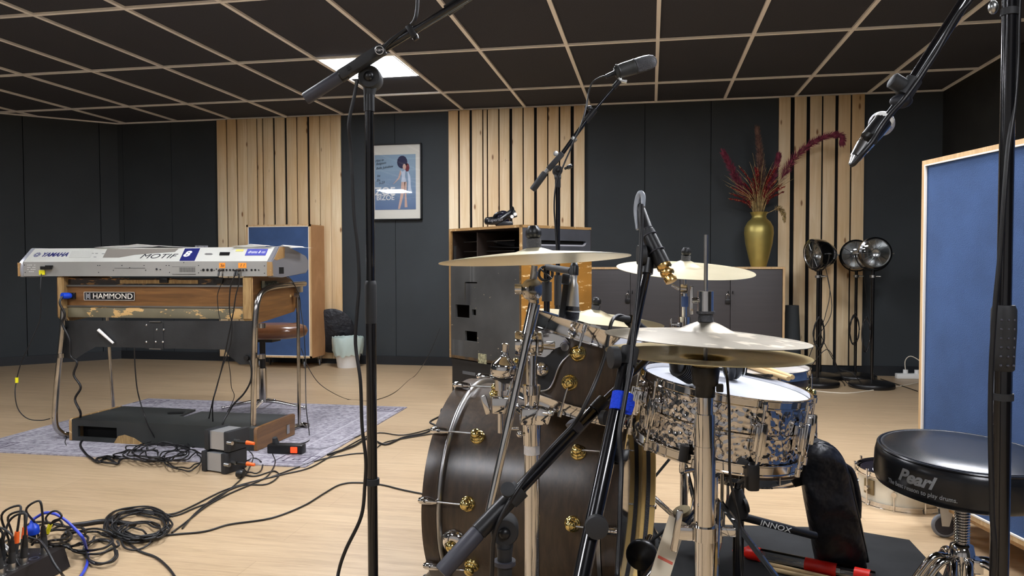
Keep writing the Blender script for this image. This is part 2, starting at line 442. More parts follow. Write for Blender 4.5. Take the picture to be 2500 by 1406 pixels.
# diagonal wall on the left, starting at the back left corner
A = V((-5.45, BACK, 0)); dl = V((-.716, -.698, 0)); nl = V((-.698, .716, 0))
mb = M(); ds = [0, .17, .83, 1.35, 2.2]
for a, b in zip(ds, ds[1:]):
    mb.prism([(a+.003, 0), (b-.003, 0), (b-.003, CEIL), (a+.003, CEIL)], A, dl, (0, 0, 1), nl*.04)
struct('wall_left', mb, M_WALL)
mb = M(); mb.prism([(0, 0), (2.3, 0), (2.3, CEIL), (0, CEIL)], A+nl*.042, dl, (0, 0, 1), nl*.05); struct('wall_left_core', mb, M_WALLD)
B = A+dl*2.2
mb = M(); mb.bx(B.x-.1, -2.5, 0, B.x, B.y, CEIL); struct('wall_far_left', mb, M_WALL)
mb = M(); mb.prism([(1.30, .0), (2.1, .0), (2.1, 2.02), (1.30, 2.02)], A-nl*.02, dl, (0, 0, 1), nl*.018)
d1 = struct('door_1', mb, M_WALL)
mb = M(); mb.bx(2.44, -2.5, 0, 2.54, BACK+.1, CEIL); struct('wall_right', mb, M_WALLR)
mb = M(); mb.bx(-7.2, -2.6, 0, 2.6, -2.5, CEIL); struct('wall_front', mb, mat('grey_wall_paint', (168, 168, 168), .8))  # unseen wall behind the camera, pale tone chosen to bounce light forward
# ceiling: tiles 0.6 x 1.2 with beige rails, LED panels in half tiles
YR = [BACK-.001] + [6.298-1.2*i for i in range(0, 8)]
mb = M(); mb.bx(-7.2, -2.6, CEIL+.012, 2.6, BACK+.1, CEIL+.1); struct('ceiling', mb, M_TILE)
mb = M()
for i in range(-12, 5):
    x = X0+.6*i
    y1 = BACK if x > -5.45 else BACK-(-5.45-x)*.975
    if x < 2.44: mb.bx(x-.012, -2.5, CEIL-.002, x+.012, y1, CEIL+.011)
for y in YR[1:]:
    xl = -5.45 if y > BACK-.01 else -7.1 if y < B.y else -5.45-(BACK-y)*1.026
    mb.bx(xl, y-.012, CEIL-.003, 2.44, y+.012, CEIL+.010)
mb.bx(-5.45, BACK-.022, CEIL-.004, 2.44, BACK, CEIL+.009)
mb.bx(2.418, 5.9, CEIL-.004, 2.44, BACK, CEIL+.009)
mb.prism([(0, 0), (2.2, 0), (2.2, .012), (0, .012)], A+V((0, 0, CEIL-.004))-nl*.022, dl, (0, 0, 1), nl*.022)
struct('trim_1', mb, M_TBAR)
mb = M()
mb.bx(-5.45, BACK-.014, 0, 2.44, BACK, .085)
mb.prism([(0, 0), (2.2, 0), (2.2, .085), (0, .085)], A-nl*.014, dl, (0, 0, 1), nl*.014)
struct('baseboard_back', mb, mat('dark_baseboard', (30, 33, 37), .45))
mb = M(); mb.bx(2.425, -2.5, 0, 2.44, BACK-.02, .085); struct('baseboard_right', mb, MATS['dark_baseboard'])
def led(i, j0, lab):
    x0 = X0+.6*i+.014; x1 = x0+.572; y0 = j0+.014; y1 = y0+.572
    t = thing('ceiling_light', ((x0+x1)/2, (y0+y1)/2, CEIL), lab, 'ceiling light')
    mb = M(); mb.bx(x0, y0, CEIL-.001, x1, y1, CEIL+.011); part(t, 'diffuser', mb, M_LED)
    mb = M()
    for a, b, c, d in ((x0, y0, x1, y0+.01), (x0, y1-.01, x1, y1), (x0, y0, x0+.01, y1), (x1-.01, y0, x1, y1)): mb.bx(a, b, CEIL-.004, c, d, CEIL+.004)
    part(t, 'frame', mb, M_WHITE)
    return t
led(-4, 5.098, 'lit square panel light in the dark grid ceiling, behind the microphone boom')
for i, y in ((-9, 2.098), (-4, 2.098), (1, 2.098), (-9, -.902), (-4, -.902), (1, -.902), (2, 3.298), (-1, 3.298)):  # last two added out of view to brighten right side and back wall
    o_ = led(i, y, 'unseen square panel light set in the dark grid ceiling to light the room')
    o_['group'] = 'panel lights outside the view'
# pine slats
G1 = [(532, 554), (557, 579), (582, 605), (606, 628), (631, 642), (645, 668), (673, 696), (702, 725), (728, 751), (757, 781), (783, 808), (809, 833)]
G2 = [(1096, 1119), (1123, 1147), (1153, 1178), (1181, 1189), (1192, 1217), (1220, 1244), (1251, 1276), (1279, 1304), (1311, 1336), (1339, 1364), (1368, 1393), (1401, 1427)]
G3 = [(1900, 1928), (1938, 1967), (1976, 2004), (2008, 2037), (2045, 2074), (2078, 2108)]
for gs, lab in ((G1, 'light pine vertical slat cladding on the dark wall, left one behind the keyboard'),
                (G2, 'light pine vertical slat cladding on the dark wall behind the organ speaker cabinet'),
                (G3, 'light pine vertical slat cladding on the dark wall behind the black standing lamps')):
    mb = M()
    for a, b in gs:
        xa, xb = at(a, 520, BACK-.03).x, at(b, 520, BACK-.03).x
        mb.bx(xa, BACK-.032, .086 if gs is not G1 else .05, xb, BACK-.012, CEIL-.005, .0015)
    o = make('slat_panel', mb, M_SLAT, label=lab, cat='wall panelling')
    mb = M(); mb.bx(at(gs[0][0], 520, BACK).x+.01, BACK-.0119, .09, at(gs[-1][1], 520, BACK).x-.01, BACK-.0005, CEIL-.01)
    part(o, 'backing_battens', mb, M_WALLD)
# ================================================================== BACK WALL OBJECTS
# poster
p0, p1 = at(908, 352, 7.0), at(1029, 536, 7.0)
t = thing('framed_poster', ((p0.x+p1.x)/2, 7.03, p1.z), 'framed signed poster of a dancer in feathers hung on the dark wall', 'poster')
W, H = p1.x-p0.x, p0.z-p1.z
mb = M()
for a, b, c, d in ((p0.x, p1.z, p0.x+.012, p0.z), (p1.x-.012, p1.z, p1.x, p0.z), (p0.x, p0.z-.012, p1.x, p0.z), (p0.x, p1.z, p1.x, p1.z+.012)):
    mb.bx(a, 7.0, b, c, 7.038, d)
part(t, 'frame', mb, M_BLACK)
mb = M(); mb.bx(p0.x+.01, 7.012, p1.z+.01, p1.x-.01, 7.02, p0.z-.01); part(t, 'mount', mb, mat('cream_mount', (224, 220, 208), .5))
px0, px1, pz0, pz1 = p0.x+.022, p1.x-.058, p1.z+.10, p0.z-.105
mb = M(); mb.bx(px0, 7.0095, pz0, px1, 7.0118, pz1)
g = G('blue_poster_print', .5); sp = g.n('ShaderNodeSeparateXYZ'); g.l(g.tc.outputs['Object'], sp.inputs[0])
g.col(g.mix(.8, g.ramp(g.noise(g.mapping(), 4, 3), [(.3, (110, 132, 158)), (.7, (150, 172, 190))]), g.ramp(sp.outputs[2], [(.1, (84, 108, 150)), (.5, (146, 170, 188))])))
part(t, 'print', mb, g.m)
pr_o = [c for c in t.children][-1]
cx = px0+(px1-px0)*.70; fy = 7.0085; ph = pz1-pz0
def flat(pts, m, nm, y=fy, th=.001):
    mb = M(); mb.prism(pts, (cx, y, pz0), (1, 0, 0), (0, 0, 1), (0, th, 0)); part(pr_o, nm, mb, m)
def ell(u, v, a, b, n=14, rt_=0): return [(u+a*math.cos(2*PI*i/n)*math.cos(rt_)-b*math.sin(2*PI*i/n)*math.sin(rt_), v+a*math.cos(2*PI*i/n)*math.sin(rt_)+b*math.sin(2*PI*i/n)*math.cos(rt_)) for i in range(n)]
skin = mat('printed_skin', (206, 172, 156), .5); hairm = mat('printed_dark_hair', (34, 34, 72), .5); silv = mat('printed_silver', (196, 206, 220), .5)
flat(ell(-.01, ph*.86, .052, .062), hairm, 'printed_hair'); flat(ell(.012, ph*.775, .017, .028), skin, 'printed_face', fy-.0006)
flat(ell(.04, ph*.76, .022, .04), mat('printed_red_hair', (120, 40, 50), .5), 'printed_red_lock')
flat([(-.024, ph*.71), (-.005, ph*.69), (.022, ph*.72), (.018, ph*.60), (.03, ph*.51), (-.0, ph*.47), (-.022, ph*.51), (-.014, ph*.60)], silv, 'printed_bodice')
flat([(-.03, ph*.72), (-.05, ph*.58), (-.10, ph*.47), (-.10, ph*.46), (-.04, ph*.56), (-.018, ph*.66)], skin, 'printed_arm')
flat([(-.02, ph*.5), (.02, ph*.5), (.0, ph*.25), (-.035, ph*.01), (-.055, ph*.01), (-.03, ph*.25)], skin, 'printed_leg', fy-.0003)
flat([(.01, ph*.5), (.035, ph*.5), (.03, ph*.25), (.04, ph*.04), (.012, ph*.04), (.015, ph*.25)], skin, 'printed_leg', fy-.0003)
flat([(.04, ph*.72), (.07, ph*.6), (.075, ph*.4), (.09, ph*.3), (.045, ph*.3), (.05, ph*.5)], silv, 'printed_shawl')
mb = M(); mb.bx(p0.x+.01, 7.0030, p1.z+.01, p1.x-.01, 7.0045, p0.z-.01); part(t, 'glass', mb, thin_glass('picture_glass', 0))
text(t, 'lettering', 'ZOE', .105, (px0+.105, fy-.002, pz0+ph*.33), (1, 0, 0), (0, 0, 1), M_WHITE, bold=.002)
text(t, 'lettering', 'BIZOE', .066, (px0+.108, fy-.002, pz0+ph*.215), (1, 0, 0), (0, 0, 1), M_WHITE, bold=.001)
for s_, dx, dz in (('Hot in', .05, .90), ('Belgium', .065, .845), ('Bells Jukebox', .10, .77), ('be', .04, .62), ('Zo', .035, .54), ('S-23', .07, .49)):
    text(t, 'handwriting', s_, .032, (px0+dx, fy-.002, pz0+ph*dz), (1, 0, .12), (-.12, 0, 1), M_INK, shear=.4)
# cabinet with padlocks
cl, cr, cf, cz = -.62, at(1917, 652, 6.6).x, 6.6, .95
t = thing('storage_cabinet', ((cl+cr)/2, 6.8, 0), 'low dark brown storage cabinet with light plywood edges and padlocks', 'cabinet')
mb = M(); mb.bx(cl+.02, cf+.012, .02, cr-.02, 7.0, cz-.02); part(t, 'carcass', mb, M_CAB)
mb = M(); mb.bx(cl, cf, cz-.018, cr, 7.0, cz); mb.bx(cr-.018, cf, 0, cr, 7.0, cz-.018); mb.bx(cl, cf, 0, cl+.018, 7.0, cz-.018); mb.bx(cl+.018, cf, 0, cr-.018, 7.0, .03)
part(t, 'plywood_frame', mb, M_PLY)
dx_ = [cl+.02] + [at(x, 720, cf).x for x in (1539, 1660, 1783)] + [cr-.02]
for a, b in zip(dx_, dx_[1:]):
    mb = M(); mb.bx(a+.003, cf-.004, .035, b-.003, cf+.012, cz-.024, .001); part(t, 'door', mb, M_CAB)
for x in (dx_[1], dx_[3]):
    for s_ in (-1, 1):
        mb = M(); mb.torus((x+s_*.018, cf-.018, .735), (1, 0, 0), .011, .003, 16, 6); part(t, 'hasp_ring', mb, M_BLACK)
for x, lb in ((dx_[1], 'small dark padlock hanging at the left door pair of the cabinet'), (dx_[3], 'small dark padlock hanging at the right door pair of the cabinet')):
    c = V((x-.022, cf-.018, .66)); tt = thing('padlock', c, lb, 'padlock', 'padlocks on the cabinet')
    mb = M(); mb.box(c, (.04, .016, .038), None, .004); part(tt, 'body', mb, M_BLACK)
    mb = M(); mb.tube([c+V((-.012, 0, .018)), c+V((-.012, 0, .05)), c+V((0, 0, .065)), c+V((.012, 0, .05)), c+V((.012, 0, .018))], .0035, 8); part(tt, 'shackle', mb, M_CHROME)
# vase with dried grass
vc = V((at(1852, 650, 6.78).x, 6.78, cz)); 
t = thing('vase', vc, 'tall brushed gold amphora vase standing on the cabinet', 'vase')
mb = M(); mb.lathe(vc, (0, 0, 1), [(0, .004), (.062, .0), (.066, .01), (.085, .08), (.112, .2), (.122, .29), (.118, .34), (.095, .385), (.066, .41), (.058, .43), (.066, .452), (.076, .468), (.07, .468), (.052, .43), (.058, .40), (.09, .36), (.0, .1)], 40)
part(t, 'body', mb, M_VASE)
rnd = random.Random(3)
def plume(pts, m, w, nm, lab, n=130, stem=M_STRAW, fluff=.05):
    P = crom(pts, 10); tt = thing(nm, P[0], lab, 'dried grass', 'dried grasses in the gold vase')
    mb = M(); mb.tube(pts, .0022, 5, 5); part(tt, 'stalk', mb, stem)
    mb = M()
    for i in range(n):
        u = rnd.random()**.8; idx = int((.35+.65*u)*(len(P)-2)); p = P[idx]; d = (P[idx+1]-p).normalized()
        a = V((rnd.gauss(0, 1), rnd.gauss(0, 1), rnd.gauss(0, 1))).normalized()
        e = p+d*fluff+a*w*(1-u*.55)
        mid = p.lerp(e, .5)+d*fluff*.15
        q = d.cross(a)
        if q.length < .01: continue
        q = q.normalized()*.0028
        mb.quad([p-q*.4, mid-q, e, mid+q]); mb.quad([p-a*.001, mid-d.cross(q)*1., e, mid+d.cross(q)*1.])
    part(tt, 'plume', mb, m)
def vz(px, py, Y): return at(px, py, Y)
neck = vc+V((0, 0, .42))
plume([neck, vz(1870, 480, 6.76), vz(1905, 440, 6.72), vz(1945, 380, 6.66), vz(2000, 340, 6.62), vz(2045, 330, 6.6), vz(2055, 345, 6.6)], M_PLUM, .060, 'pampas_grass', 'long plum pampas plume arching to the right from the gold vase', 900)
plume([neck, vz(1855, 480, 6.78), vz(1857, 430, 6.78), vz(1855, 370, 6.78), vz(1848, 312, 6.8)], M_TAUPE, .062, 'pampas_grass', 'tall upright brownish plume in the middle of the gold vase', 800)
plume([neck, vz(1835, 500, 6.78), vz(1808, 455, 6.76), vz(1785, 410, 6.74), vz(1766, 374, 6.73)], M_PLUM, .065, 'pampas_grass', 'plum pampas plume leaning left from the gold vase', 760)
plume([neck, vz(1865, 490, 6.74), vz(1885, 440, 6.72), vz(1897, 400, 6.72), vz(1900, 385, 6.72)], M_PLUM, .05, 'pampas_grass', 'short plum plume right of the tall middle plume', 480)
plume([neck+V((.05, -.03, .03)), vz(1885, 515, 6.7), vz(1900, 508, 6.68), vz(1912, 520, 6.66), vz(1915, 540, 6.66)], M_STRAW, .04, 'pampas_grass', 'pale fluffy plume drooping over the vase rim at the right', 240, fluff=.02)
BL = M()
for i in range(84):
    a = rnd.uniform(-1.1, 1.1); h = rnd.uniform(.22, .56); sp_ = .30*math.sin(a)*rnd.uniform(.5, 1.1)
    e = neck+V((sp_, rnd.uniform(-.14, .1), h*(1-.3*abs(math.sin(a)))))
    md = neck.lerp(e, .55)+V((-sp_*.18, 0, .03))
    if i % 3 == 0:
        plume([neck+V((sp_*.1, 0, 0)), md, e], M_DRED, .022, 'dried_flower', 'short dark red seed spike among the dried grass in the vase', 130, fluff=.02)
    else: BL.tube([neck+V((sp_*.1, 0, 0)), md, e, e+V((sp_*.18, 0, .03))], lambda u: .0026*(1-.75*u), 4, 4)
make('dried_grass', BL, M_STRAW, label='spray of thin straw-coloured dried blades filling the gold vase', cat='dried grass', kind='stuff', loc=neck)
# standing lamps (old headlamps on poles)
def lamp(x, y, zc, face, lab, R=.125, back=False):
    t = thing('standing_lamp', (x, y, 0), lab, 'lamp', 'black headlamp floor lamps by the back wall')
    mb = M(); mb.lathe((x, y, 0), (0, 0, 1), [(0, 0), (.165, 0), (.17, .008), (.17, .03), (.16, .04), (.05, .052), (.02, .06), (0, .06)], 40); part(t, 'base', mb, M_BLACK)
    mb = M(); mb.cyl((x, y, .05), (x, y, zc-.13), .0125); part(t, 'pole', mb, M_POLE)
    mb = M(); mb.cyl((x, y, zc-.19), (x, y, zc-.17), .024); mb.cyl((x, y, zc-.18), (x+.05, y-.03, zc-.18), .005); part(t, 'clamp', mb, M_STEEL)
    f = V(face).normalized(); s_ = V((0, 0, 1)).cross(f).normalized(); c = V((x, y, zc))
    mb = M(); mb.tube([c+s_*R*1.08*math.cos(a)+V((0, 0, R*1.1*math.sin(a))) for a in [PI+PI*i/14 for i in range(15)]], .006, 6, 1); part(t, 'yoke', mb, M_BLACK)
    for k in (-1, 1): mb = M(); mb.cyl(c+s_*k*R*.95, c+s_*k*R*1.25, .006); part(t, 'pivot_bolt', mb, M_STEEL)
    mb = M(); mb.lathe(c, f, [(R*.86, .055), (R, .05), (R*1.0, .035), (R*.97, 0), (R*.86, -.05), (R*.6, -.1), (R*.25, -.125), (0, -.13)], 36); h = part(t, 'headlamp', mb, mat('gloss_black_enamel', (8, 8, 9), .12, coat=1))
    mb = M(); mb.lathe(c, f, [(R*.86, .052), (R*.7, .01), (R*.4, -.035), (0, -.055)], 36); part(h, 'reflector', mb, mat('dull_reflector', (170, 172, 172), .22, 1.))
    mb = M(); mb.torus(c+f*.052, f, R*.25, .004, 24, 6)
    mb.torus(c+f*.05, f, R*.87, .005, 40, 6)
    for k in range(12):
        d = s_*math.cos(k*PI/6)+V((0, 0, 1))*math.sin(k*PI/6); mb.cyl(c+f*.052+d*R*.25, c+f*.05+d*R*.86, .0022, n=6)
    part(h, 'guard', mb, M_STEEL)
    mb = M(); mb.lathe(c+f*.05, f, [(R*.86, -.002), (R*.6, .010), (0, .016)], 32); part(h, 'lens', mb, M_GLASS)
    return t
L1 = at(1998, 620, 6.38); lamp(L1.x, 6.38, 1.053, (-.93, -.42, -.12), 'black headlamp floor lamp turned left, nearer the cabinet')
L2 = at(2132, 620, 6.36); lamp(L2.x, 6.36, 1.055, (.08, -1, .05), 'black headlamp floor lamp facing the room, front right one')
L3 = at(2088, 620, 6.84); lamp(L3.x, 6.80, 1.05, (-.4, -1, .05), 'black headlamp floor lamp partly hidden behind the front right one')
L4 = at(2003, 620, 6.78); lamp(L4.x, 6.76, 1.05, (-.9, .35, 0), 'black headlamp floor lamp hidden behind the left one, only its pole seen')
def lcab(x, y, pts, lab): cable('lamp_cord', lab, [V((x+a, y+b, c)) for a, b, c in pts], .003, cat='cable')
lcab(L1.x, 6.38, [(.06, .03, .95), (.09, .0, .75), (.05, -.02, .55), (.02, -.02, .42), (.12, -.03, .2), (.2, -.05, .05), (.25, -.08, .01)], 'thin black cord hanging tangled along the pole of the left lamp')
lcab(L1.x, 6.38, [(.07, .02, .9), (.10, -.02, .6), (.0, -.03, .4), (-.06, -.02, .25), (-.1, -.05, .1), (.05, -.08, .3), (.15, -.06, .15), (.24, -.1, .12), (.33, -.12, .006)], 'second thin black cord crossing in front of the left lamp pole')
def coil(c, R, H, lab, m=M_CABLE, turns=4, r=.004, ax=(0, 1, 0), nm='cable_coil'):
    mb = M(); x, y, a = frame_of(ax); rr = random.Random(int(c[0]*1000)); pts = []
    for i in range(turns*12):
        t_ = 2*PI*i/12; k = 1+rr.uniform(-.12, .12); pts.append(V(c)+V((math.cos(t_)*R*k, rr.uniform(-.012, .012), math.sin(t_)*H*k)))
    mb.tube(pts, r, 6, 4); return make(nm, mb, m, label=lab, cat='cable')
coil((L1.x+.005, 6.35, .42), .04, .12, 'cord wound in a loop hanging on the left lamp pole')
coil((L3.x-.02, 6.76, .42), .035, .12, 'cord looped on the pole of the hidden back lamp')
coil((L2.x-.05, 6.34, .42), .03, .13, 'cord looped beside the pole of the front right lamp')
lcab(L3.x, 6.78, [(.05, -.02, .9), (.07, -.03, .7), (.10, -.04, .5)], 'thin cord hanging between the two right lamps')
# power strip, white leads on floor
c = fl(2228, 925)
t = thing('power_strip', (c.x, c.y, 0), 'white multi-socket power strip on the floor by the blue screen', 'power strip')
mb = M(); mb.box(c+V((0, .02, .022)), (.26, .055, .044), rotm('Z', .1), .008); part(t, 'body', mb, M_WHITE)
for k in (-.05, .04): mb = M(); mb.cyl(c+V((k, .02, .04)), c+V((k, .02, .075)), .02); part(t, 'plug', mb, M_WHITE)
cable('power_lead', 'white lead arching out of the power strip on the floor', [c+V((-.05, .02, .06)), c+V((-.05, .03, .15)), c+V((-.01, .02, .19)), c+V((.06, 0, .15)), c+V((.1, -.02, .1))], .004, M_CABLEW)
cable('power_lead', 'long cream lead lying across the floor in front of the lamp bases', [fl(x, y, .004) for x, y in ((1960, 951), (2030, 958), (2080, 959), (2140, 951), (2200, 942), (2260, 930))], .004, M_CABLEW)
cable('power_lead', 'thin black lead from the lamp bases towards the blue screen', [fl(x, y, .004) for x, y in ((2150, 925), (2190, 938), (2240, 955))], .004, M_CABLE)
cable('plug_lead', 'black lead with a plug lying between the lamp bases', [fl(x, y, .006) for x, y in ((2035, 880), (2045, 915), (2060, 935), (2063, 941))], .0035, M_CABLE)
# grey cone roll beside cabinet
c = V((at(1935, 900, 6.75).x, 6.8, 0))
mb = M(); mb.lathe(c, (0, 0, 1), [(0, 0), (.085, 0), (.06, .52), (.055, .62), (0, .62)], 24)
make('fabric_roll', mb, mat('dark_grey_roll', (52, 56, 58), .8), label='dark grey tapered roll standing on end between cabinet and slats', cat='roll', loc=c)
# blue baffle on castors at the left
def caster(parent, p, r=.04, d=(1, 0, 0)):
    c = part(parent, 'caster', M().torus(V(p)+V((0, 0, r)), V(d), r*.8, r*.2, 20, 8), mat('grey_tyre', (110, 112, 116), .5))
    part(c, 'wheel', M().cyl(V(p)+V((0, 0, r))-V(d)*.008, V(p)+V((0, 0, r))+V(d)*.008, r*.75), mat('black_rim', (40, 38, 44), .5))
    mb = M()
    for k in (-1, 1): mb.prism([(-.012, 0), (.012, 0), (.03, r+.03), (-.02, r+.03)], V(p)+V((0, 0, r))+V(d)*k*.014, V(d).cross((0, 0, 1)), (0, 0, 1), V(d)*.002)
    mb.box(V(p)+V((0, 0, r*2+.026)), (.06, .06, .006)); part(c, 'fork', mb, M_STEEL)
x0, x1, yf, zb, zt = -3.775, -3.125, 6.62, .10, 1.355
t = thing('acoustic_screen', ((x0+x1)/2, 6.74, 0), 'blue fabric acoustic baffle box in plywood on castors, against the left slats', 'acoustic panel')
mb = M(); mb.bx(x0+.018, yf+.006, zb+.018, x1-.018, yf+.02, zt-.018); part(t, 'fabric_panel', mb, M_BLUE)
mb = M(); mb.bx(x0, yf, zb, x0+.018, yf+.30, zt); mb.bx(x1-.018, yf, zb, x1, yf+.012, zt); mb.bx(x0, yf, zt-.018, x1, yf+.30, zt); mb.bx(x0, yf, zb, x1, yf+.30, zb+.018)
part(t, 'plywood_frame', mb, M_PLY)
mb = M(); mb.bx(x1-.018, yf+.012, zb, x1+.001, yf+.30, zt-.004); mb.bx(x0+.018, yf+.28, zb+.018, x1-.018, yf+.295, zt-.018); part(t, 'side_panel', mb, M_PLYF)
mb = M()
for a, b, c_, d in ((x0+.016, zb+.016, x0+.022, zt-.016), (x1-.022, zb+.016, x1-.016, zt-.016), (x0+.016, zt-.022, x1-.016, zt-.016), (x0+.016, zb+.016, x1-.016, zb+.022)): mb.bx(a, yf-.001, b, c_, yf+.007, d)
part(t, 'white_bead', mb, M_WHITELINE)
for x, y in ((x0+.10, yf+.04), (x1-.09, yf+.04), (x1-.03, yf+.24), (x0+.10, yf+.24)): caster(t, (x, y, 0), .035, (1, .3, 0))
# dark disc behind it (round case)
mb = M(); mb.lathe((at(812, 830, 6.93).x-.01, 6.93, .33), (-.3, 1, .12), [(0, 0), (.2, 0), (.22, .012), (.2, .04), (0, .04)], 32)
make('cymbal_case', mb, M_NYLON, label='round black case leaning on the slats behind the left blue screen', cat='case')
# waste bin
c = V((-2.84, 6.80, 0))
t = thing('waste_bin', c, 'small white plastic waste bin with pale bag liner by the wall', 'bin')
mb = M(); mb.lathe(c, (0, 0, 1), [(0, .004), (.098, 0), (.102, .01), (.112, .1), (.115, .104), (.122, .17), (.125, .175), (.138, .27), (.134, .27), (.095, .012), (0, .012)], 36); part(t, 'bin', mb, M_WHITE)
mb = M(); n = 48; rb = random.Random(5); rings = []
for z, r, j in ((.12, .132, .02), (.17, .145, .018), (.22, .15, .013), (.27, .153, .008), (.29, .148, .006), (.285, .13, .004), (.2, .11, .01)):
    rings.append([mb.b.verts.new(c+V(((r+rb.uniform(-j, j)*.5)*math.cos(2*PI*i/n), (r+rb.uniform(-j, j)*.5)*math.sin(2*PI*i/n), z+rb.uniform(-j, j)))) for i in range(n)])
for a, b in zip(rings, rings[1:]):
    for i in range(n): mb.b.faces.new([a[i], a[(i+1) % n], b[(i+1) % n], b[i]])
part(t, 'bin_liner', mb, M_BAG)
# ================================================================== LESLIE CABINET (organ speaker) on an amplifier case
LC = V((-.829, 4.85, 0)); la = V((-.601, .485, 0)).normalized(); lb = V((.485, .601, 0)).normalized(); up3 = V((0, 0, 1))
LA, LB, LZ0, LZ1 = .775, .66, .30, 1.235
def lz(py): return at(1272, py, 4.85).z
t = thing('organ_speaker', LC+la*LA/2+lb*LB/2, 'tall battered organ speaker cabinet, grey painted side and scratched orange front', 'speaker cabinet')
zT = LZ1-.225
mb = M()
mb.prism([(0, 0), (LA, 0), (LA, zT-LZ0), (0, zT-LZ0)], LC+V((0, 0, LZ0))-la*.0+lb*.0, la, up3, lb*.018)
q = [c for c in ()]
def lesl_panel(holes):
    # side panel built from strips round the rectangular holes
    mb = M(); us = sorted({0, LA, *[h[0] for h in holes], *[h[1] for h in holes]}); zs = sorted({LZ0, zT, *[h[2] for h in holes], *[h[3] for h in holes]})
    for u0, u1 in zip(us, us[1:]):
        for z0, z1 in zip(zs, zs[1:]):
            if any(h[0] <= (u0+u1)/2 <= h[1] and h[2] <= (z0+z1)/2 <= h[3] for h in holes): continue
            mb.prism([(u0, z0), (u1, z0), (u1, z1), (u0, z1)], LC, la, up3, lb*.018)
    bmesh.ops.remove_doubles(mb.b, verts=mb.b.verts, dist=.0002)
    return mb
def lpx(px, py):   # pixel on the left face -> (u, z)
    d = ray(px, py); n = lb; k = (LC-CAM).dot(n)/d.dot(n); p = CAM+d*k
    return (p-LC).dot(la), p.z
mb.b.free()
h1a, h1b = lpx(1146, 777), lpx(1112, 743); h2a, h2b = lpx(1165, 835), lpx(1135, 807); h3a, h3b = lpx(1162, 770), lpx(1152, 755); h4a, h4b = lpx(1165, 692), lpx(1136, 688)
hs = [(a[0], b[0], a[1], b[1]) for a, b in ((h1a, h1b), (h2a, h2b), (h3a, h3b), (h4a, h4b))]
part(t, 'side_panel', lesl_panel(hs), M_LESLIE, 'grey painted side with chipped cut-outs')
mb = M()
mb.prism([(0, 0), (LA, 0), (LA, .018), (0, .018)], LC+V((0, 0, LZ1-.018)), la, up3, lb*LB)       # top board
mb.prism([(0, 0), (LA, 0), (LA, .02), (0, .02)], LC+V((0, 0, LZ0)), la, up3, lb*LB)
mb.prism([(0, 0), (.02, 0), (.02, LZ1-LZ0), (0, LZ1-LZ0)], LC+la*(LA-.0)+V((0, 0, LZ0)), la, up3, lb*LB)
mb.prism([(0, 0), (.018, 0), (.018, LZ1-LZ0), (0, LZ1-LZ0)], LC+la*.0+V((0, 0, LZ0))-la*.0, la, up3, lb*.018)
part(t, 'wooden_shell', mb, M_EDGE)
mb = M(); mb.prism([(0, 0), (LA, 0), (LA, .9), (0, .9)], LC+V((0, 0, LZ0+.02))+lb*(LB-.02), la, up3, lb*.018)
mb.prism([(.02, 0), (LA-.02, 0), (LA-.02, .015), (.02, .015)], LC+V((0, 0, zT-.015))+lb*.03, la, up3, lb*(LB-.06)); 
mb.prism([(0, 0), (LB-.04, 0), (LB-.04, .87), (0, .87)], LC+la*(LA*.62)+lb*.02+V((0, 0, LZ0+.03)), lb, up3, la*.012)
mb.prism([(.018, .02), (LB-.02, .02), (LB-.02, LZ1-LZ0-.02), (.018, LZ1-LZ0-.02)], LC+la*(LA-.004)+V((0, 0, LZ0)), lb, up3, la*.003)
mb.prism([(.004, .018), (LA-.004, .018), (LA-.004, LB-.02), (.004, LB-.02)], LC+V((0, 0, LZ1-.022)), la, lb, V((0, 0, .003)))
part(t, 'dark_interior', mb, mat('dark_inner_lining', (38, 26, 18), .7))  # thin linings added and coloured dark to darken the open inside
mb = M()
for k in (0, 1): mb.cyl(LC+la*.18+lb*.10+V((0, 0, zT+.06+.07*k)), LC+la*(LA-.03)+lb*.10+V((0, 0, zT+.06+.07*k)), .003)
part(t, 'rotor_rod', mb, M_STEEL)
# front face: upper grey board with a slot, lower orange board
fz = LZ1-.20
mb = M(); n0 = -la*.0
slot0, slot1, sz0, sz1 = .10, LB-.06, LZ1-.125, LZ1-.098
for u0, u1, z0, z1 in ((0.012, slot0, fz, LZ1-.02), (slot1, LB-.008, fz, LZ1-.02), (slot0, slot1, fz, sz0), (slot0, slot1, sz1, LZ1-.02)):
    mb.prism([(u0, z0), (u1, z0), (u1, z1), (u0, z1)], LC-la*.002, lb, up3, la*.02)
bmesh.ops.remove_doubles(mb.b, verts=mb.b.verts, dist=.0002)
part(t, 'slotted_panel', mb, mat('blue_grey_board', (64, 66, 72), .5, var=.1, vscale=5), 'dark grey upper panel with a long slot')
mb = M(); mb.prism([(slot0-.01, sz0-.010), (slot1-.03, sz0-.010), (slot1-.012, sz0-.006), (slot1, sz0+.004), (slot1+.006, sz0+.016), (slot1-.004, sz0+.012), (slot1-.02, sz0+.001), (slot0-.01, sz0)], LC-la*.004, lb, up3, la*.012)
part(t, 'slot_lip', mb, mat('pale_lip', (150, 152, 160), .4))
mb = M(); mb.prism([(slot0-.01, sz0), (slot1+.01, sz0), (slot1+.01, sz1), (slot0-.01, sz1)], LC+la*.02, lb, up3, la*.05); part(t, 'slot_void', mb, M_HOLE)
mb = M(); mb.prism([(0.0, LZ0), (LB, LZ0), (LB, fz-.003), (0.0, fz-.003)], LC-la*.004, lb, up3, la*.022); part(t, 'front_panel', mb, M_WORNO, 'scratched orange front board')
mb = M()
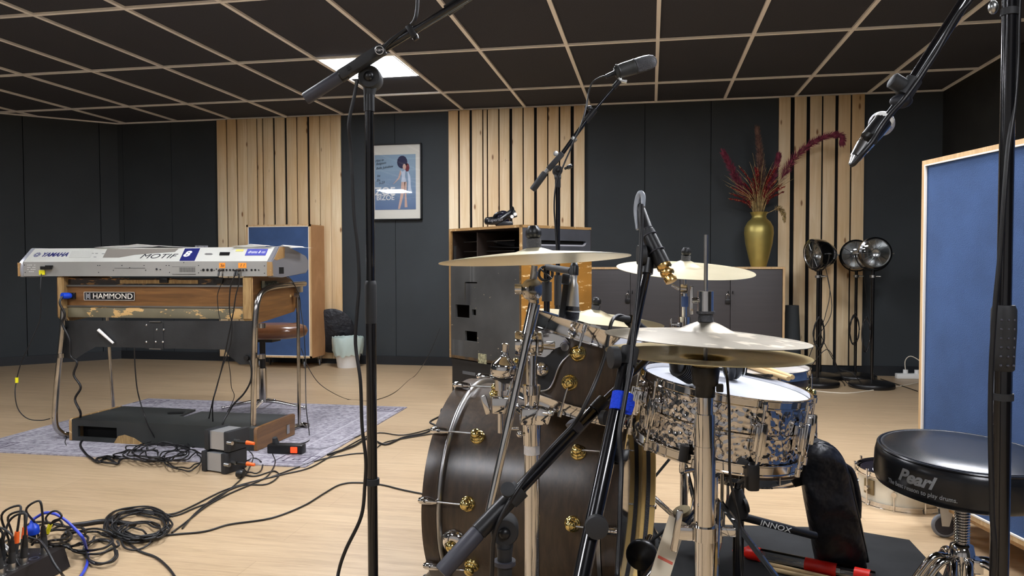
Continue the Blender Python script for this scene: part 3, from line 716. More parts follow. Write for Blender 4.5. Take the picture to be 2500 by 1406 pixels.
for a, b in (((1161, 876), (1180, 860)),):
    (u0, z0), (u1, z1) = lpx(1188, 889), lpx(1168, 862); mb.prism([(u0, z0), (u1, z0), (u1, z1), (u0, z1)], LC-lb*.003, la, up3, lb*.004)
part(t, 'rating_plate', mb, mat('tarnished_plate', (150, 148, 120), .45, .3, var=.3, vscale=60))
mb = M(); (u0, z0) = lpx(1112, 600); mb.prism([(u0-.01, zT-.01), (u0+.014, zT-.01), (u0+.014, zT+.10), (u0-.01, zT+.10)], LC-lb*.004, la, up3, lb*.004); part(t, 'bracket', mb, M_STEEL)
# microphone lying in the opening
c = LC+la*.42+lb*.16+V((0, 0, zT+.075))
t2 = thing('microphone', c, 'black microphone lying in the open top of the organ speaker', 'microphone')
mb = M(); e_ = la*-.19+V((0, 0, -.015)); mb.cyl(c+V((0, 0, .045)), c+e_+V((0, 0, .04)), .016, .02, 14); part(t2, 'body', mb, M_BLACK)
mb = M(); mb.cyl(c+V((0, 0, .045)), c-e_*.25+V((0, 0, .05)), .011, .008, 12); part(t2, 'connector', mb, M_STEEL)
mb = M(); mb.tube([c-e_*.25+V((0, 0, .05)), c+la*.09+V((0, 0, .045)), c+la*.05+V((0, 0, .02))-lb*.05, c-la*.15-lb*.06+V((0, 0, .008)), c-la*.3-lb*.02+V((0, 0, .004))], .0045); part(t2, 'cable', mb, M_CABLE)
# lower case
t = thing('amplifier_case', LC+la*LA/2+lb*LB/2, 'chipped black flight case under the organ speaker cabinet', 'case')
mb = M(); mb.prism([(0, 0), (LA, 0), (LA, LZ0-.028), (0, LZ0-.028)], LC+V((0, 0, .02))+lb*.01, la, up3, lb*(LB-.02)); part(t, 'case_body', mb, M_TOLEX)
mb = M(); mb.prism([(-.004, LZ0-.03), (LA+.004, LZ0-.03), (LA+.004, LZ0-.008), (-.004, LZ0-.008)], LC+lb*.005, la, up3, lb*(LB-.01)); part(t, 'lid', mb, M_TOLEX)
for k in (0.03, LA-.06):
    for j in (.03, LB-.06):
        mb = M(); mb.cyl(LC+la*(k+.015)+lb*(j+.015)+V((0, 0, 0)), LC+la*(k+.015)+lb*(j+.015)+V((0, 0, .022)), .02); part(t, 'foot', mb, M_BLACKM)
mb = M(); (u1, z1), (u0, z0) = lpx(1127, 905), lpx(1158, 918); mb.prism([(u0, z0), (u1, z0), (u1, z1), (u0, z1)], LC+lb*.008, la, up3, lb*.004); part(t, 'label_plate', mb, mat('grey_plate', (90, 92, 94), .5))
# headphones on top of the Leslie
c = LC+la*.36+lb*.13+V((0, 0, LZ1))
t = thing('headphones', c, 'black folded headphones lying on top of the organ speaker', 'headphones')
hx = V((math.cos(YAW), math.sin(YAW), 0)); hy = up3.cross(hx)
mb = M(); mb.sph(c+hx*.015+V((0, 0, .068)), .054, (1.0, .75, .9)); e1 = part(t, 'ear_cup', mb, mat('gloss_navy_black', (24, 24, 40), .15, coat=.8))
mb = M(); mb.torus(c+hx*.0-hy*.005+V((0, 0, .055)), hy+up3*.4, .047, .012, 28, 8); part(e1, 'ear_pad', mb, M_VINYL)
mb = M(); mb.tube([c+hx*.085+V((0, 0, .095)), c+hx*.06-hy*.03+V((0, 0, .08)), c-hx*.02-hy*.055+V((0, 0, .052)), c-hx*.09-hy*.03+V((0, 0, .05)), c-hx*.10+hy*.02+V((0, 0, .055)), c-hx*.03+hy*.06+V((0, 0, .06))], .012, 8, 8)
for v in mb.b.verts: v.co.z = c.z+.05+(v.co.z-c.z-.05)*1.9-.012+(.0)
part(t, 'headband', mb, M_VINYL)
mb = M(); mb.box(c+hx*.03-hy*.02+V((0, 0, .02)), (.11, .07, .038), rotm('Z', YAW), .012); part(t, 'ear_cup', mb, M_VINYL)
for dx, dz in ((.078, .072), (.10, .088)):
    mb = M(); mb.lathe(c+hx*dx-hy*.03+V((0, 0, dz)), -hy, [(0, 0), (.012, 0), (.012, .004), (0, .006)], 16); part(t, 'hinge_disc', mb, M_WHITE)
mb = M(); mb.box(c+hx*.09-hy*.01+V((0, 0, .09)), (.035, .03, .05), rotm('Y', -.3), .006); part(t, 'slider', mb, M_BLACK)
text(t, 'lettering', 'superlux', .030, c-hx*.035-hy*.066+V((0, 0, .048)), hx+up3*.08, up3, mat('grey_print', (120, 120, 124), .5))

# ================================================================== HAMMOND ORGAN + SYNTHESIZER
HY = 3.70
def hp(px, py, dy=0): return at(px, py, HY+dy)
xl0, xl1, xr0, xr1 = hp(145, 700).x, hp(160, 700).x, hp(596, 700).x, hp(621, 700).x
hz1, hz0 = .912, .692
t = thing('electric_organ', ((xl0+xr1)/2, HY+.27, 0), 'wood-veneered electric organ on chrome tube legs, seen from the back', 'organ')
side = [(-.02, hz0-.005), (.02, hz0-.03), (.45, hz0+.008), (.50, hz0+.05), (.515, hz0+.16), (.33, hz1+.01), (.02, hz1+.01), (-.02, hz1+.005)]
for a, b in ((xl0, xl1), (xr0, xr1)):
    mb = M(); mb.prism(side, (a, HY, 0), (0, 1, 0), (0, 0, 1), (b-a, 0, 0))
    bmesh.ops.bevel(mb.b, geom=list(mb.b.edges), offset=.006, segments=2, affect='EDGES')
    o = part(t, 'end_cheek', mb, M_RAWPLY)
    mb = M(); s_ = 1 if b > -2.6 else -1; xo = b-.0005 if s_ > 0 else a+.0005
    mb.prism([(u*.985+.004, hz0+(v-hz0)*.985+.002) for u, v in side], (xo, HY, 0), (0, 1, 0), (0, 0, 1), (s_*.002, 0, 0)); part(o, 'veneer', mb, M_WALNUTV)
zA, zB = hp(380, 698).z, hp(380, 749).z
mb = M(); mb.bx(xl1, HY+.012, zB, xr0, HY+.03, zA); part(t, 'back_panel', mb, M_WALNUTV)
for z in (zA, zB):
    mb = M(); mb.bx(xl1, HY+.004, z-.004, xr0, HY+.02, z+.004); part(t, 'aluminium_trim', mb, M_STEEL)
mb = M(); mb.bx(xl1, HY+.008, hz0-.004, xr0, HY+.04, zB-.004, .006); part(t, 'bottom_rail', mb, M_STRIP)
mb = M(); mb.bx(xl1, HY+.02, zA+.004, xr0, HY+.06, hz1-.004); part(t, 'top_rail', mb, worn('worn_dark_rail', (38, 32, 28), (140, 102, 56), .56, 11, .5, (1, 1, 5)))
mb = M(); mb.bx(xl1, HY+.06, hz0+.02, xr0, HY+.46, hz1-.02); part(t, 'body', mb, M_BLACK)
mb = M(); mb.bx(xl1+.33, HY+.014, hz1-.035, xr0-.28, HY+.03, hz1-.015); part(t, 'top_board', mb, M_RAWPLY)
for px in (398, 530):
    mb = M(); mb.box(hp(px, 684, -.0)+V((0, .012, 0)), (.05, .02, .03), None, .003); part(t, 'latch', mb, M_BLACK)
# Hammond badge
a, b = hp(203, 735), hp(326, 711); bc = V(((a.x+b.x)/2, HY+.010, (a.z+b.z)/2)); bw, bh = b.x-a.x, .046
mb = M(); mb.box(bc, (bw, .005, bh)); bd = part(t, 'badge', mb, M_BLACK)
mb = M()
for s_ in (-1, 1): mb.box(bc+V((0, -.0026, s_*(bh/2-.001))), (bw, .002, .0018)); mb.box(bc+V((s_*(bw/2-.001), -.0026, 0)), (.0018, .002, bh))
part(bd, 'badge_border', mb, M_WHITELINE)
text(bd, 'lettering', 'HAMMOND', .042, bc+V((.022, -.0035, -.001)), (1, 0, 0), (0, 0, 1), M_WHITELINE, bold=.0, sx=1.12)
mb = M(); q = bc+V((-bw/2+.026, -.0035, 0))
mb.box(q+V((-.011, 0, 0)), (.006, .001, .034)); mb.box(q+V((.011, 0, 0)), (.006, .001, .034)); mb.box(q, (.022, .001, .005)); mb.box(q, (.010, .001, .022)); part(bd, 'logo', mb, mat('badge_grey', (150, 150, 154), .4))
sx_ = xr1+.004
q = V((sx_, HY+.15, hz1-.075)); mb = M(); mb.box(q+V((.0005, 0, .03)), (.003, .17, .045)); bd = part(t, 'side_badge', mb, mat('green_black_badge', (34, 44, 36), .5))
text(bd, 'lettering', 'HAMMOND', .034, q+V((.0035, .02, .03)), (0, 1, 0), (0, 0, 1), mat('pale_badge_print', (170, 178, 160), .5), sx=.95)
mb = M(); mb.box(q+V((.002, -.068, .03)), (.004, .028, .05)); part(bd, 'logo_plate', mb, mat('tarnished_silver', (170, 170, 150), .4, .5))
mb = M(); mb.box(V((sx_, HY+.40, hz1-.115)), (.002, .022, .014)); part(t, 'veneer_chip', mb, M_RAWPLY)
# speaker connector
q = hp(175, 722); q = V((q.x, HY+.008, q.z)); mb = M(); mb.box(q, (.035, .01, .035)); cn = part(t, 'socket', mb, M_BLACK)
mb = M()
for dx in (-.013, .013):
    for dz in (-.013, .013): mb.cyl(q+V((dx, -.004, dz)), q+V((dx, -.007, dz)), .0022, n=8)
part(cn, 'screw', mb, M_STEEL)
mb = M(); e = hp(152, 722, -.045); mb.cyl(q+V((-.01, -.005, 0)), e, .014, .017); mb.cyl(q.lerp(e, .35), e, .0175); 
t2 = make('speaker_plug', mb, M_BLUEP, label='bright blue plug pushed into the back of the organ', cat='plug')
cable('organ_lead', 'thick black wavy lead hanging from the blue plug down to the floor', [hp(152, 724, -.05), hp(146, 740, -.07), hp(158, 768, -.06), hp(152, 790, -.06), hp(170, 830, -.06), hp(172, 868, -.06), hp(188, 885, -.06), hp(180, 915, -.06), hp(197, 945, -.06), hp(183, 975, -.06), hp(197, 1010, -.05)]+[fl(*p, .008) for p in ((190, 1040), (207, 1062), (196, 1085), (207, 1105), (222, 1118), (240, 1128), (260, 1118), (285, 1132))], .0062)
# chrome legs: one loop at each end
rT = .0155
def leg_loop(x, lean, xb):
    mb = M(); z1 = .862
    f0 = V((x-lean, HY-.035, .02)); 
    if x > -2.6: pts = [V((x+.02, HY+.53, z1+.003)), V((x+.02, HY+.30, z1)), V((x+.02, HY+.10, z1-.01)), V((x+.018, HY+.0, z1-.05)), V((x+.014, HY-.035, z1-.16)), V((x+.005, HY-.035, .5)), V((x-.005, HY-.035, .2)), V((x-.008, HY-.03, .09)), V((x-.0, HY+.01, .028)), V((x+.006, HY+.08, rT+.004)), V((xb-.03, HY+.48, rT+.004)), V((xb+.03, HY+.49, rT+.004))]
    else: pts = [V((x+.02, HY-.03, hz0+.05)), V((x+.01, HY-.033, .6)), V((x-.03, HY-.035, .3)), V((x-.05, HY-.03, .11)), V((x-.035, HY-.01, .045)), V((x-.005, HY+.03, .022)), V((x+.06, HY+.13, rT+.004)), V((x-.02, HY+.75, rT+.004))]
    mb.tube(pts, rT, 14, 8); return mb
part(t, 'leg', leg_loop(xr1+.01, .01, fl(745, 1045).x), M_CHROMEW); part(t, 'leg', leg_loop(xl0+.03, .05, 0), M_CHROMEW)
rl = V((fl(727, 1050).x, HY+.47, 0)); ru = at(705, 745, HY+.47)
mb = M(); mb.cyl((rl.x, rl.y, .03), (rl.x+.0, rl.y, .865), .010); part(t, 'rear_leg', mb, M_CHROMEW)
c0 = at(275, 845, HY+.6); c1 = fl(275, 998); mb = M(); mb.cyl((c0.x, HY+.6, .012), (c0.x, HY+.55, .72), .010); part(t, 'rear_leg', mb, M_CHROMEW)
mb = M(); mb.box((xr1+.022, HY+.48, .84), (.012, .07, .05), None, .004); mb.cyl((xr1+.02, HY+.42, .80), (xr1+.045, HY+.42, .80), .011); part(t, 'leg_bracket', mb, M_STEEL)
for px, py in ((150, 868), (640, 870), (640, 795)):
    p = hp(px, py, -.035); mb = M(); mb.cyl(p+V((0, 0, -.012)), p+V((0, 0, .012)), .0185); part(t, 'collar', mb, M_CHROMEW)
# grey steel modesty panel
def q2(px, py): p = hp(px, py); return (p.x, p.z)
mb = M(); mb.prism([q2(*p) for p in ((158, 782), (622, 783), (622, 889), (588, 889), (562, 868), (552, 853), (236, 846), (208, 862), (188, 876), (158, 872))], (0, HY-.012, 0), (1, 0, 0), (0, 0, 1), (0, .004, 0))
mp_ = part(t, 'modesty_panel', mb, M_STEELBLK)
mb = M(); a, b = hp(362, 851), hp(402, 788); mb.bx(a.x, HY-.0155, a.z, b.x, HY-.012, b.z); mb.cyl((a.x+.045, HY-.016, a.z), (a.x+.045, HY-.016, b.z-.02), .002); part(mp_, 'joint_plate', mb, M_STEELBLK)
for px, py in ((362, 793), (387, 804), (404, 804), (385, 834), (402, 834), (362, 834)):
    p = hp(px, py); mb = M(); mb.sph((p.x, HY-.016, p.z), .006, (1, .6, 1), u=10, v=6); part(mp_, 'bolt', mb, M_CHROME)
for px, py in ((384, 851), (384, 785)):
    p = hp(px, py); mb = M(); mb.box((p.x, HY-.016, p.z), (.07, .008, .004)); part(mp_, 'clip', mb, M_STEEL)
for px, py in ((165, 796), (608, 872)):
    p = hp(px, py); mb = M(); mb.lathe((p.x, HY-.035, p.z), (0, 1, 0), [(0, 0), (.014, .002), (.016, .012), (.008, .022), (0, .024)], 14); part(mp_, 'knob', mb, M_BLACK)
# rolled paper stuck behind panel
mb = M(); mb.cyl(hp(240, 805, -.03), hp(277, 838, -.025), .009, .006); make('paper_roll', mb, M_PAPER, label='small white paper roll slanting in front of the organ back panel', cat='paper')
# pedalboard
pa, pb = fl(176, 1078), fl(620, 1104); px_ = (pb-pa); pw = px_.length; ex = px_.normalized(); ey = up3.cross(ex)
t = thing('pedalboard', (pa+pb)/2+ey*.2, 'battered black wooden organ pedalboard box on the rug', 'pedalboard')
ph_, pd = .125, .40
mb = M()
zz = .008
hx0, hx1, hz_0, hz_1 = .04, .29, .03, .09
for u0, u1, z0, z1 in ((0, hx0, zz, ph_-.012), (hx1, pw, zz, ph_-.012), (hx0, hx1, zz, hz_0), (hx0, hx1, hz_1, ph_-.012)):
    mb.prism([(u0, z0), (u1, z0), (u1, z1), (u0, z1)], pa, ex, up3, ey*.015)
bmesh.ops.remove_doubles(mb.b, verts=mb.b.verts, dist=.0003)
part(t, 'back_board', mb, M_PEDAL)
mb = M(); mb.prism([(0, 0), (pw, 0), (pw, pd*.5), (pw*.47, pd*.5), (pw*.44, pd), (0, pd*1.0)], pa+V((0, 0, ph_-.012)), ex, ey, V((0, 0, .012))); mb.prism([(pw*.50, pd*.5), (pw, pd*.5), (pw, pd*.95), (pw*.5, pd*.9)], pa+V((0, 0, ph_-.012)), ex, ey, V((0, 0, .010)))
part(t, 'top_board', mb, M_PEDAL)
mb = M(); mb.prism([(hx0-.01, .02), (hx1+.01, .02), (hx1+.01, .1), (hx0-.01, .1)], pa+ey*.05, ex, up3, ey*.02); part(t, 'dark_inside', mb, M_HOLE)
for u, mm in ((-.018, M_RAWPLY), (pw, M_WORNO)):
    mb = M(); mb.prism([(0, zz), (pd*.98, zz), (pd, ph_-.005), (pd-.02, ph_+.004), (.01, ph_+.002), (0, ph_-.01)], pa+ex*u, ey, up3, ex*.018); part(t, 'side_board', mb, M_EDGE if mm is M_RAWPLY else M_WALNUTV)
mb = M(); mb.prism([(0, 0), (.03, 0), (.03, .05), (0, .05)], pa+ex*(pw+.0185)+ey*.30+V((0, 0, .03)), ey, up3, ex*.003); part(t, 'corner_plate', mb, M_STEEL)
mb = M(); mb.prism([(.27, .003), (.47, .003), (.40, .04), (.34, .055), (.30, .045)], pa-ey*.003, ex, up3, ey*.004); part(t, 'torn_edge', mb, M_RAWPLY, 'bare torn wood')
mb = M(); p = fl(430, 1008, ph_+.004); mb.box(p+V((0, .0, .003)), (.09, .025, .003), rotm('Z', .3)); make('foot_switch_tab', mb, M_BLACK, label='small black metal tab lying on the pedalboard top', cat='metal tab')
# rug
mb = M(); mb.box((-2.62, 4.155, .003), (1.97, 1.55, .006)); rg = make('rug', mb, M_RUG, loc=(-2.62, 4.155, 0), label='grey patterned rug under the organ on the wooden floor', cat='rug')
for cx_, cy_ in ((-3.50, 4.82), (-1.74, 4.82), (-1.74, 3.50), (-3.50, 3.50)):
    mb = M()
    for h in (.075, .045, .015):
        for a, b, c_, d in ((-h*1.3, -h, h*1.3, -h+.007), (-h*1.3, h-.007, h*1.3, h), (-h*1.3, -h, -h*1.3+.007, h), (h*1.3-.007, -h, h*1.3, h)): mb.bx(cx_+a, cy_+b, .0061, cx_+c_, cy_+d, .0066)
    part(rg, 'corner_motif', mb, mat('dark_rug_print', (66, 58, 76), .95))
# stool
c = fl(643, 1002); c = V((c.x, c.y, .006))
t = thing('organ_stool', c, 'brown leather stool on a chrome column behind the organ', 'stool')
mb = M(); mb.lathe(c+V((.06, .0, .49)), (0, 0, 1), [(0, 0), (.22, 0), (.25, .015), (.262, .045), (.25, .07), (.2, .085), (0, .09)], 40)
for v in mb.b.verts:
    k = 1-.05*abs(math.sin(4*math.atan2(v.co.y-c.y, v.co.x-c.x-.06))); v.co.x = c.x+.06+(v.co.x-c.x-.06)*k; v.co.y = c.y+(v.co.y-c.y)*k*.8
st = part(t, 'seat', mb, M_LEATHER)
mb = M(); mb.tube([c+V((.06-.1, -.195, .555)), c+V((.14, -.13, .57)), c+V((.2, .1, .578))], .004, 6); part(st, 'seam', mb, M_LEATHER)
mb = M(); mb.box(c+V((.02, 0, .475)), (.16, .12, .03)); part(t, 'bracket', mb, M_BLACK)
mb = M(); mb.cyl(c+V((0, 0, .05)), c+V((0, 0, .28)), .026); part(t, 'column', mb, M_CHROMEW)
mb = M(); mb.cyl(c+V((0, 0, .28)), c+V((0, 0, .48)), .019); part(t, 'upper_column', mb, M_BLACK)
for a in (.2, 1.8, 3.3, 4.9):
    d = V((math.cos(a), math.sin(a), 0)); mb = M(); mb.tube([c+V((0, 0, .06)), c+d*.1+V((0, 0, .05)), c+d*.27+V((0, 0, .012))], lambda u: .014-.006*u, 10, 4); mb.sph(c+d*.275+V((0, 0, .012)), .012, u=10, v=8); part(t, 'leg', mb, M_CHROME)
# ---- synthesizer
SY = 3.675
kx0, kx1 = at(57, 640, SY).x, at(652, 640, SY).x
sz, bz = at(350, 638.5, SY).z, .918       # seam and bottom heights
ty, tz = SY+.085, at(350, 605, SY+.085).z
t = thing('synthesizer', ((kx0+kx1)/2, SY+.2, bz), 'long silver stage synthesizer resting on top of the organ, back towards us', 'keyboard')
prof = [(0, bz), (0, sz), (ty-SY, tz), (.20, tz), (.22, tz-.02), (.40, tz-.055), (.41, bz+.01), (.36, bz)]
mb = M(); mb.prism([(.004, bz+.002), (.004, sz-.001), (.09, tz-.004), (.20, tz-.004), (.22, tz-.024), (.40, tz-.059), (.405, bz+.012), (.36, bz+.002)], (kx0+.01, SY, 0), (0, 1, 0), (0, 0, 1), (kx1-kx0-.02, 0, 0)); part(t, 'chassis', mb, M_KEYS)
mb = M(); mb.bx(kx0, SY, bz, kx1, SY+.004, sz); rp = part(t, 'rear_panel', mb, M_KEYG)
sl = V((0, ty-SY, tz-sz)); sn = V((0, -sl.z, sl.y)).normalized(); su = sl.normalized()
O = V((kx0, SY, sz)); SW = kx1-kx0; SH = sl.length
def sp_(px, py):    # pixel on the sloping panel
    d = ray(px, py); k = (O-CAM).dot(sn)/d.dot(sn); p = CAM+d*k; return p
mb = M(); mb.prism([(0, 0), (SW, 0), (SW, SH), (0, SH)], O, (1, 0, 0), su, -sn*.004); tp = part(t, 'sloping_panel', mb, M_KEYW)
mb = M(); mb.bx(kx0, ty, tz-.004, kx1, ty+.11, tz); part(t, 'top_panel', mb, M_KEYW)
def cheek(x0, x1, m, nm):
    mb = M(); mb.prism([(.0, bz-.004), (-.006, bz+.03), (.0, sz), (ty-SY, tz+.003), (.19, tz+.003), (.40, tz-.045), (.428, tz-.07), (.43, bz+.035), (.40, bz+.012), (.1, bz-.008)], (x0, SY, 0), (0, 1, 0), (0, 0, 1), (x1-x0, 0, 0))
    bmesh.ops.bevel(mb.b, geom=list(mb.b.edges), offset=.004, segments=2, affect='EDGES'); return part(t, nm, mb, m)
ck = cheek(kx1, kx1+.028, M_KEYS, 'end_cheek'); cheek(kx0-.028, kx0, mat('silver_end_cheek', (168, 170, 176), .35, .3), 'end_cheek')
mb = M(); mb.prism([(-.004, bz+.002), (.012, bz+.002), (.008, bz+.06), (.004, sz-.004), (-.003, sz-.004)], (kx1+.002, SY-.003, 0), (0, 1, 0), (0, 0, 1), (.027, 0, 0)); part(ck, 'worn_corner', mb, M_EDGE)
mb = M(); mb.prism([(.02, sz+.01), (ty-SY, tz), (.14, tz), (.135, sz+.02), (.05, sz+.005)], (kx1+.027, SY, 0), (0, 1, 0), (0, 0, 1), (.003, 0, 0)); part(ck, 'bare_patch', mb, M_EDGE)
mb = M(); mb.box((kx1+.029, SY+.10, bz+.03), (.002, .05, .035)); part(ck, 'port', mb, M_HOLE)
mb = M(); mb.prism([(-.005, bz+.0), (.012, bz+.0), (.008, sz-.004), (-.006, sz-.004)], (kx0-.03, SY-.003, 0), (0, 1, 0), (0, 0, 1), (.012, 0, 0)); part(t, 'worn_corner', mb, M_EDGE)
# lettering on the slope
pc = sp_(123, 622); cp = sp_(91, 622)
sdir = V((1, 0, 0))
text(tp, 'lettering', 'YAMAHA', .046, sp_(134, 622)+sn*.0008, sdir, su, M_NAVY, bold=.0011, shear=.22, sx=.88)
mb = M(); cc = cp+sn*.0006; mb.prism(ell(0, 0, .0205, .019, 28), cc, sdir, su, sn*.0012); lg = part(tp, 'logo', mb, M_NAVY)
mb = M()
for k in range(3):
    a = PI/2+k*PI/3; d = sdir*math.cos(a)+su*math.sin(a); e2 = sdir*-math.sin(a)+su*math.cos(a)
    mb.prism([(-.016, -.0016), (.016, -.0016), (.016, .0016), (-.016, .0016)], cc+sn*.0014, d, e2, sn*.0004)
mb.torus(cc+sn*.0012, sn, .0175, .0008, 28, 4)
part(tp, 'logo_mark', mb, M_KEYW)
a = sp_(385, 626)
text(tp, 'lettering', 'MOTIF', .052, a+sn*.0008, sdir, su, M_INK, bold=-.0004, shear=.25, sx=1.40)
def slope_poly(pts, m, nm, off=.0006, th=.0012, par=None):
    P = [sp_(*p) for p in pts]; mb = M(); mb.prism([((p-O).dot(sdir), (p-O).dot(su)) for p in P], O+sn*off, sdir, su, sn*th); return part(par or tp, nm, mb, m)
slope_poly([(438, 637), (452, 607), (489, 606.5), (475, 637)], M_NAVY, 'blue_block')
text(tp, 'lettering', '8', .062, sp_(457, 621)+sn*.0024, sdir, su, M_WHITE, bold=.0022, shear=.15, sx=1.15)
slope_poly([(598, 624), (605, 608), (655, 608), (648, 624)], mat('sticker_blue', (72, 76, 160), .4), 'sticker')
text(tp, 'lettering', 'drums & co', .030, sp_(627, 616)+sn*.0022, sdir, su, M_WHITE, bold=.0, shear=.2, sx=.70)
slope_poly([(575, 614), (578, 609), (596, 609), (594, 614)], mat('pale_yellow_label', (214, 200, 110), .5), 'label')
slope_poly([(536, 624), (538, 617), (562, 617), (560, 624)], M_BLACK, 'connector_slot', .001, .004)
slope_poly([(499, 620.5), (503, 618.5), (516, 618.5), (520, 620.5), (516, 622.5), (503, 622.5)], mat('grey_slot', (110, 108, 106), .5), 'slot')
slope_poly([(168, 629), (176, 613), (228, 613), (221, 629)], mat('faint_grille', (186, 186, 178), .5, bump=.5, bscale=200), 'vent_area')
mb = M()
for px, py in ((226, 619), (232, 628), (236, 619), (252, 620)): 
    p = sp_(px, py); mb.prism([(-.008, -.001), (.008, -.001), (.009, .001), (-.007, .001)], p+sn*.001, sdir, su, sn*.0008)
part(tp, 'print_mark', mb, M_INK)
# rear panel details
def rpx(px, py): p = at(px, py, SY); return V((p.x, SY-.0006, p.z))
mb = M()
for px in (497, 507, 517): p = rpx(px, 659); mb.cyl(p, p+V((0, -.003, 0)), .0068, n=16)
part(rp, 'midi_socket', mb, M_HOLE)
mb = M()
for px in (529, 536, 546, 553.5, 562, 570, 578, 586, 594, 602, 614.5, 623.5, 632): p = rpx(px, 659 if px != 529 else 657); mb.cyl(p, p+V((0, -.003, 0)), .0052 if px not in (529, 632) else .003, n=12)
part(rp, 'jack_socket', mb, M_HOLE)
mb = M()
for px, py in ((60, 647), (62, 665), (116, 653), (239, 648), (244, 648), (241, 665), (277, 660), (298, 648), (317, 653.5), (352, 648), (356, 660), (406, 648), (413, 648), (414, 665), (449, 641), (485, 648), (485, 666), (491, 660), (646, 649), (646, 667), (523, 660), (533, 662)):
    p = rpx(px, py); mb.cyl(p, p+V((0, -.0015, 0)), .0026, n=8)
part(rp, 'screw', mb, M_INK, kind=None)
a, b = rpx(421, 670), rpx(478, 651); mb = M(); mb.bx(a.x, SY-.001, a.z, b.x, SY, b.z); vg = part(rp, 'card_cover', mb, M_KEYG)
mb = M()
for i in range(20): x = rpx(439, 660).x+i*(rpx(476, 660).x-rpx(439, 660).x)/19; mb.bx(x-.0008, SY-.0018, a.z+.012, x+.0008, SY-.0009, b.z-.004)
part(rp, 'vent', mb, M_INK)
mb = M(); mb.bx(a.x, SY-.002, a.z, b.x, SY-.001, a.z+.002); mb.bx(a.x, SY-.002, b.z-.001, b.x, SY-.001, b.z); mb.bx(rpx(280, 655).x, SY-.0015, rpx(280, 655).z, rpx(354, 655).x, SY-.0005, rpx(280, 655).z+.0015)
part(rp, 'panel_line', mb, M_INK)
for px, w_, s_ in ((543, .034, 'So'), (592, .046, '1 1')):
    p = rpx(px, 648); mb = M(); mb.box(p+V((0, -.001, 0)), (w_, .002, .028)); tpe = part(rp, 'tape_label', mb, M_ORANGET)
    text(tpe, 'handwriting', s_, .022, p+V((0, -.0026, 0)), (1, 0, 0), (0, 0, 1), M_INK, shear=.3)
p = rpx(104, 665); mb = M(); mb.box(p+V((0, -.004, 0)), (.036, .003, .025)); part(rp, 'tape_label', mb, M_YELLOW)
p = rpx(117, 653); mb = M(); mb.box(p+V((0, -.012, -.002)), (.06, .022, .018), rotm('Y', .0), .003); mb.box(p+V((.02, -.014, .008)), (.03, .024, .008)); part(rp, 'mains_plug', mb, M_BLACK)
p = rpx(77, 655); mb = M()
for i in range(5):
    for j in range(4):
        if (i*3+j*5) % 4: mb.box(p+V((-.022+i*.011, -.001, -.018+j*.012)), (.008, .0015, .003))
part(rp, 'printed_symbols', mb, M_WHITE)
p = rpx(383, 657); mb = M(); mb.cyl(p, p+V((0, -.004, 0)), .005); mb.cyl(p+V((.022, 0, -.002)), p+V((.022, -.004, -.002)), .003); part(rp, 'lock_hole', mb, M_INK)
mb = M()
for px in (480, 488, 496, 504): p = at(px, 602, ty+.1); mb.box(V((p.x, ty+.1, tz+.007)), (.012, .012, .012))
part(t, 'slider_cap', mb, M_KEYS)
# sheet music lying on it, propped page visible
def sheet(px0, px1, y, z, lab, tilt, rise=.02):
    x0, x1 = at(px0, 605, y).x, at(px1, 605, y).x; mb = M(); N = 10; rows = []
    for j in range(3):
        rows.append([mb.b.verts.new((x0+(x1-x0)*i/N+tilt*j*.5, y-.03+j*.10, z+rise*math.sin(PI*(i/N)*1.0)*(.8-.2*j)+(.006 if i == 5 else 0))) for i in range(N+1)])
    for a, b in zip(rows, rows[1:]):
        for i in range(N): mb.b.faces.new([a[i], a[i+1], b[i+1], b[i]])
    r = bmesh.ops.solidify(mb.b, geom=mb.b.faces[:], thickness=.002)
    return make('sheet_music', mb, M_PAPER, label=lab, cat='paper')
sheet(238, 452, ty+.01, tz+.004, 'open white sheet folder lying on the synthesizer above its dark lettering', .0, .014)
sheet(571, 665, ty+.0, tz+.004, 'white sheet lying on the right part of the synthesizer', .0, .008)
sheet(668, 724, ty+.06, tz-.002, 'loose white sheet at the right end of the synthesizer', .02, .010)
slope_poly([(251, 629), (262, 608), (436, 607.5), (427, 615), (380, 618), (330, 622), (290, 629)], mat('grey_brown_lip', (120, 114, 106), .6), 'display_hood_back', .0004, .0008)  # flat grey-brown polygon, darker than the sloping panel
# hanging synth cables
def jack(p, lab, m=M_BLACK):
    mb = M(); mb.cyl(p, p+V((0, -.035, -.004)), .0055); mb.cyl(p+V((0, -.03, -.004)), p+V((0, -.04, -.03)), .005); return make('jack_plug', mb, m, label=lab, cat='plug')
for i, (px, lab) in enumerate(((544, 'black jack plug under the left orange tape on the synthesizer'), (583, 'angled jack plug under the right orange tape'), (588, 'second jack plug beside it under the right orange tape'))): jack(rpx(px, 659)+V((0, -.003, 0)), lab)
def HP(L, dy=-.05): return [hp(x, y, dy) for x, y in L]
cable('patch_cable', 'thin black cable from the left synthesizer jack down over the organ back', HP([(544, 668), (541, 690), (532, 715), (531, 735), (534, 765), (538, 782)]), .0022)
cable('patch_cable', 'grey-black cable curving from the right synthesizer jack to the floor tangle', HP([(580, 662), (572, 675), (563, 700), (560, 735), (561, 765), (566, 790), (564, 830), (557, 860), (545, 890), (530, 940), (518, 985)])+[fl(x, y, .01) for x, y in ((502, 1055), (485, 1085), (470, 1092))], .0034)
cable('patch_cable', 'black cable from the right synthesizer jack crossing to the preamp boxes', HP([(583, 668), (584, 690), (576, 720), (570, 760), (562, 800), (552, 850), (541, 900), (528, 950), (519, 990)])+[fl(x, y, .012) for x, y in ((521, 1070), (515, 1095), (520, 1120), (505, 1140))], .0034)
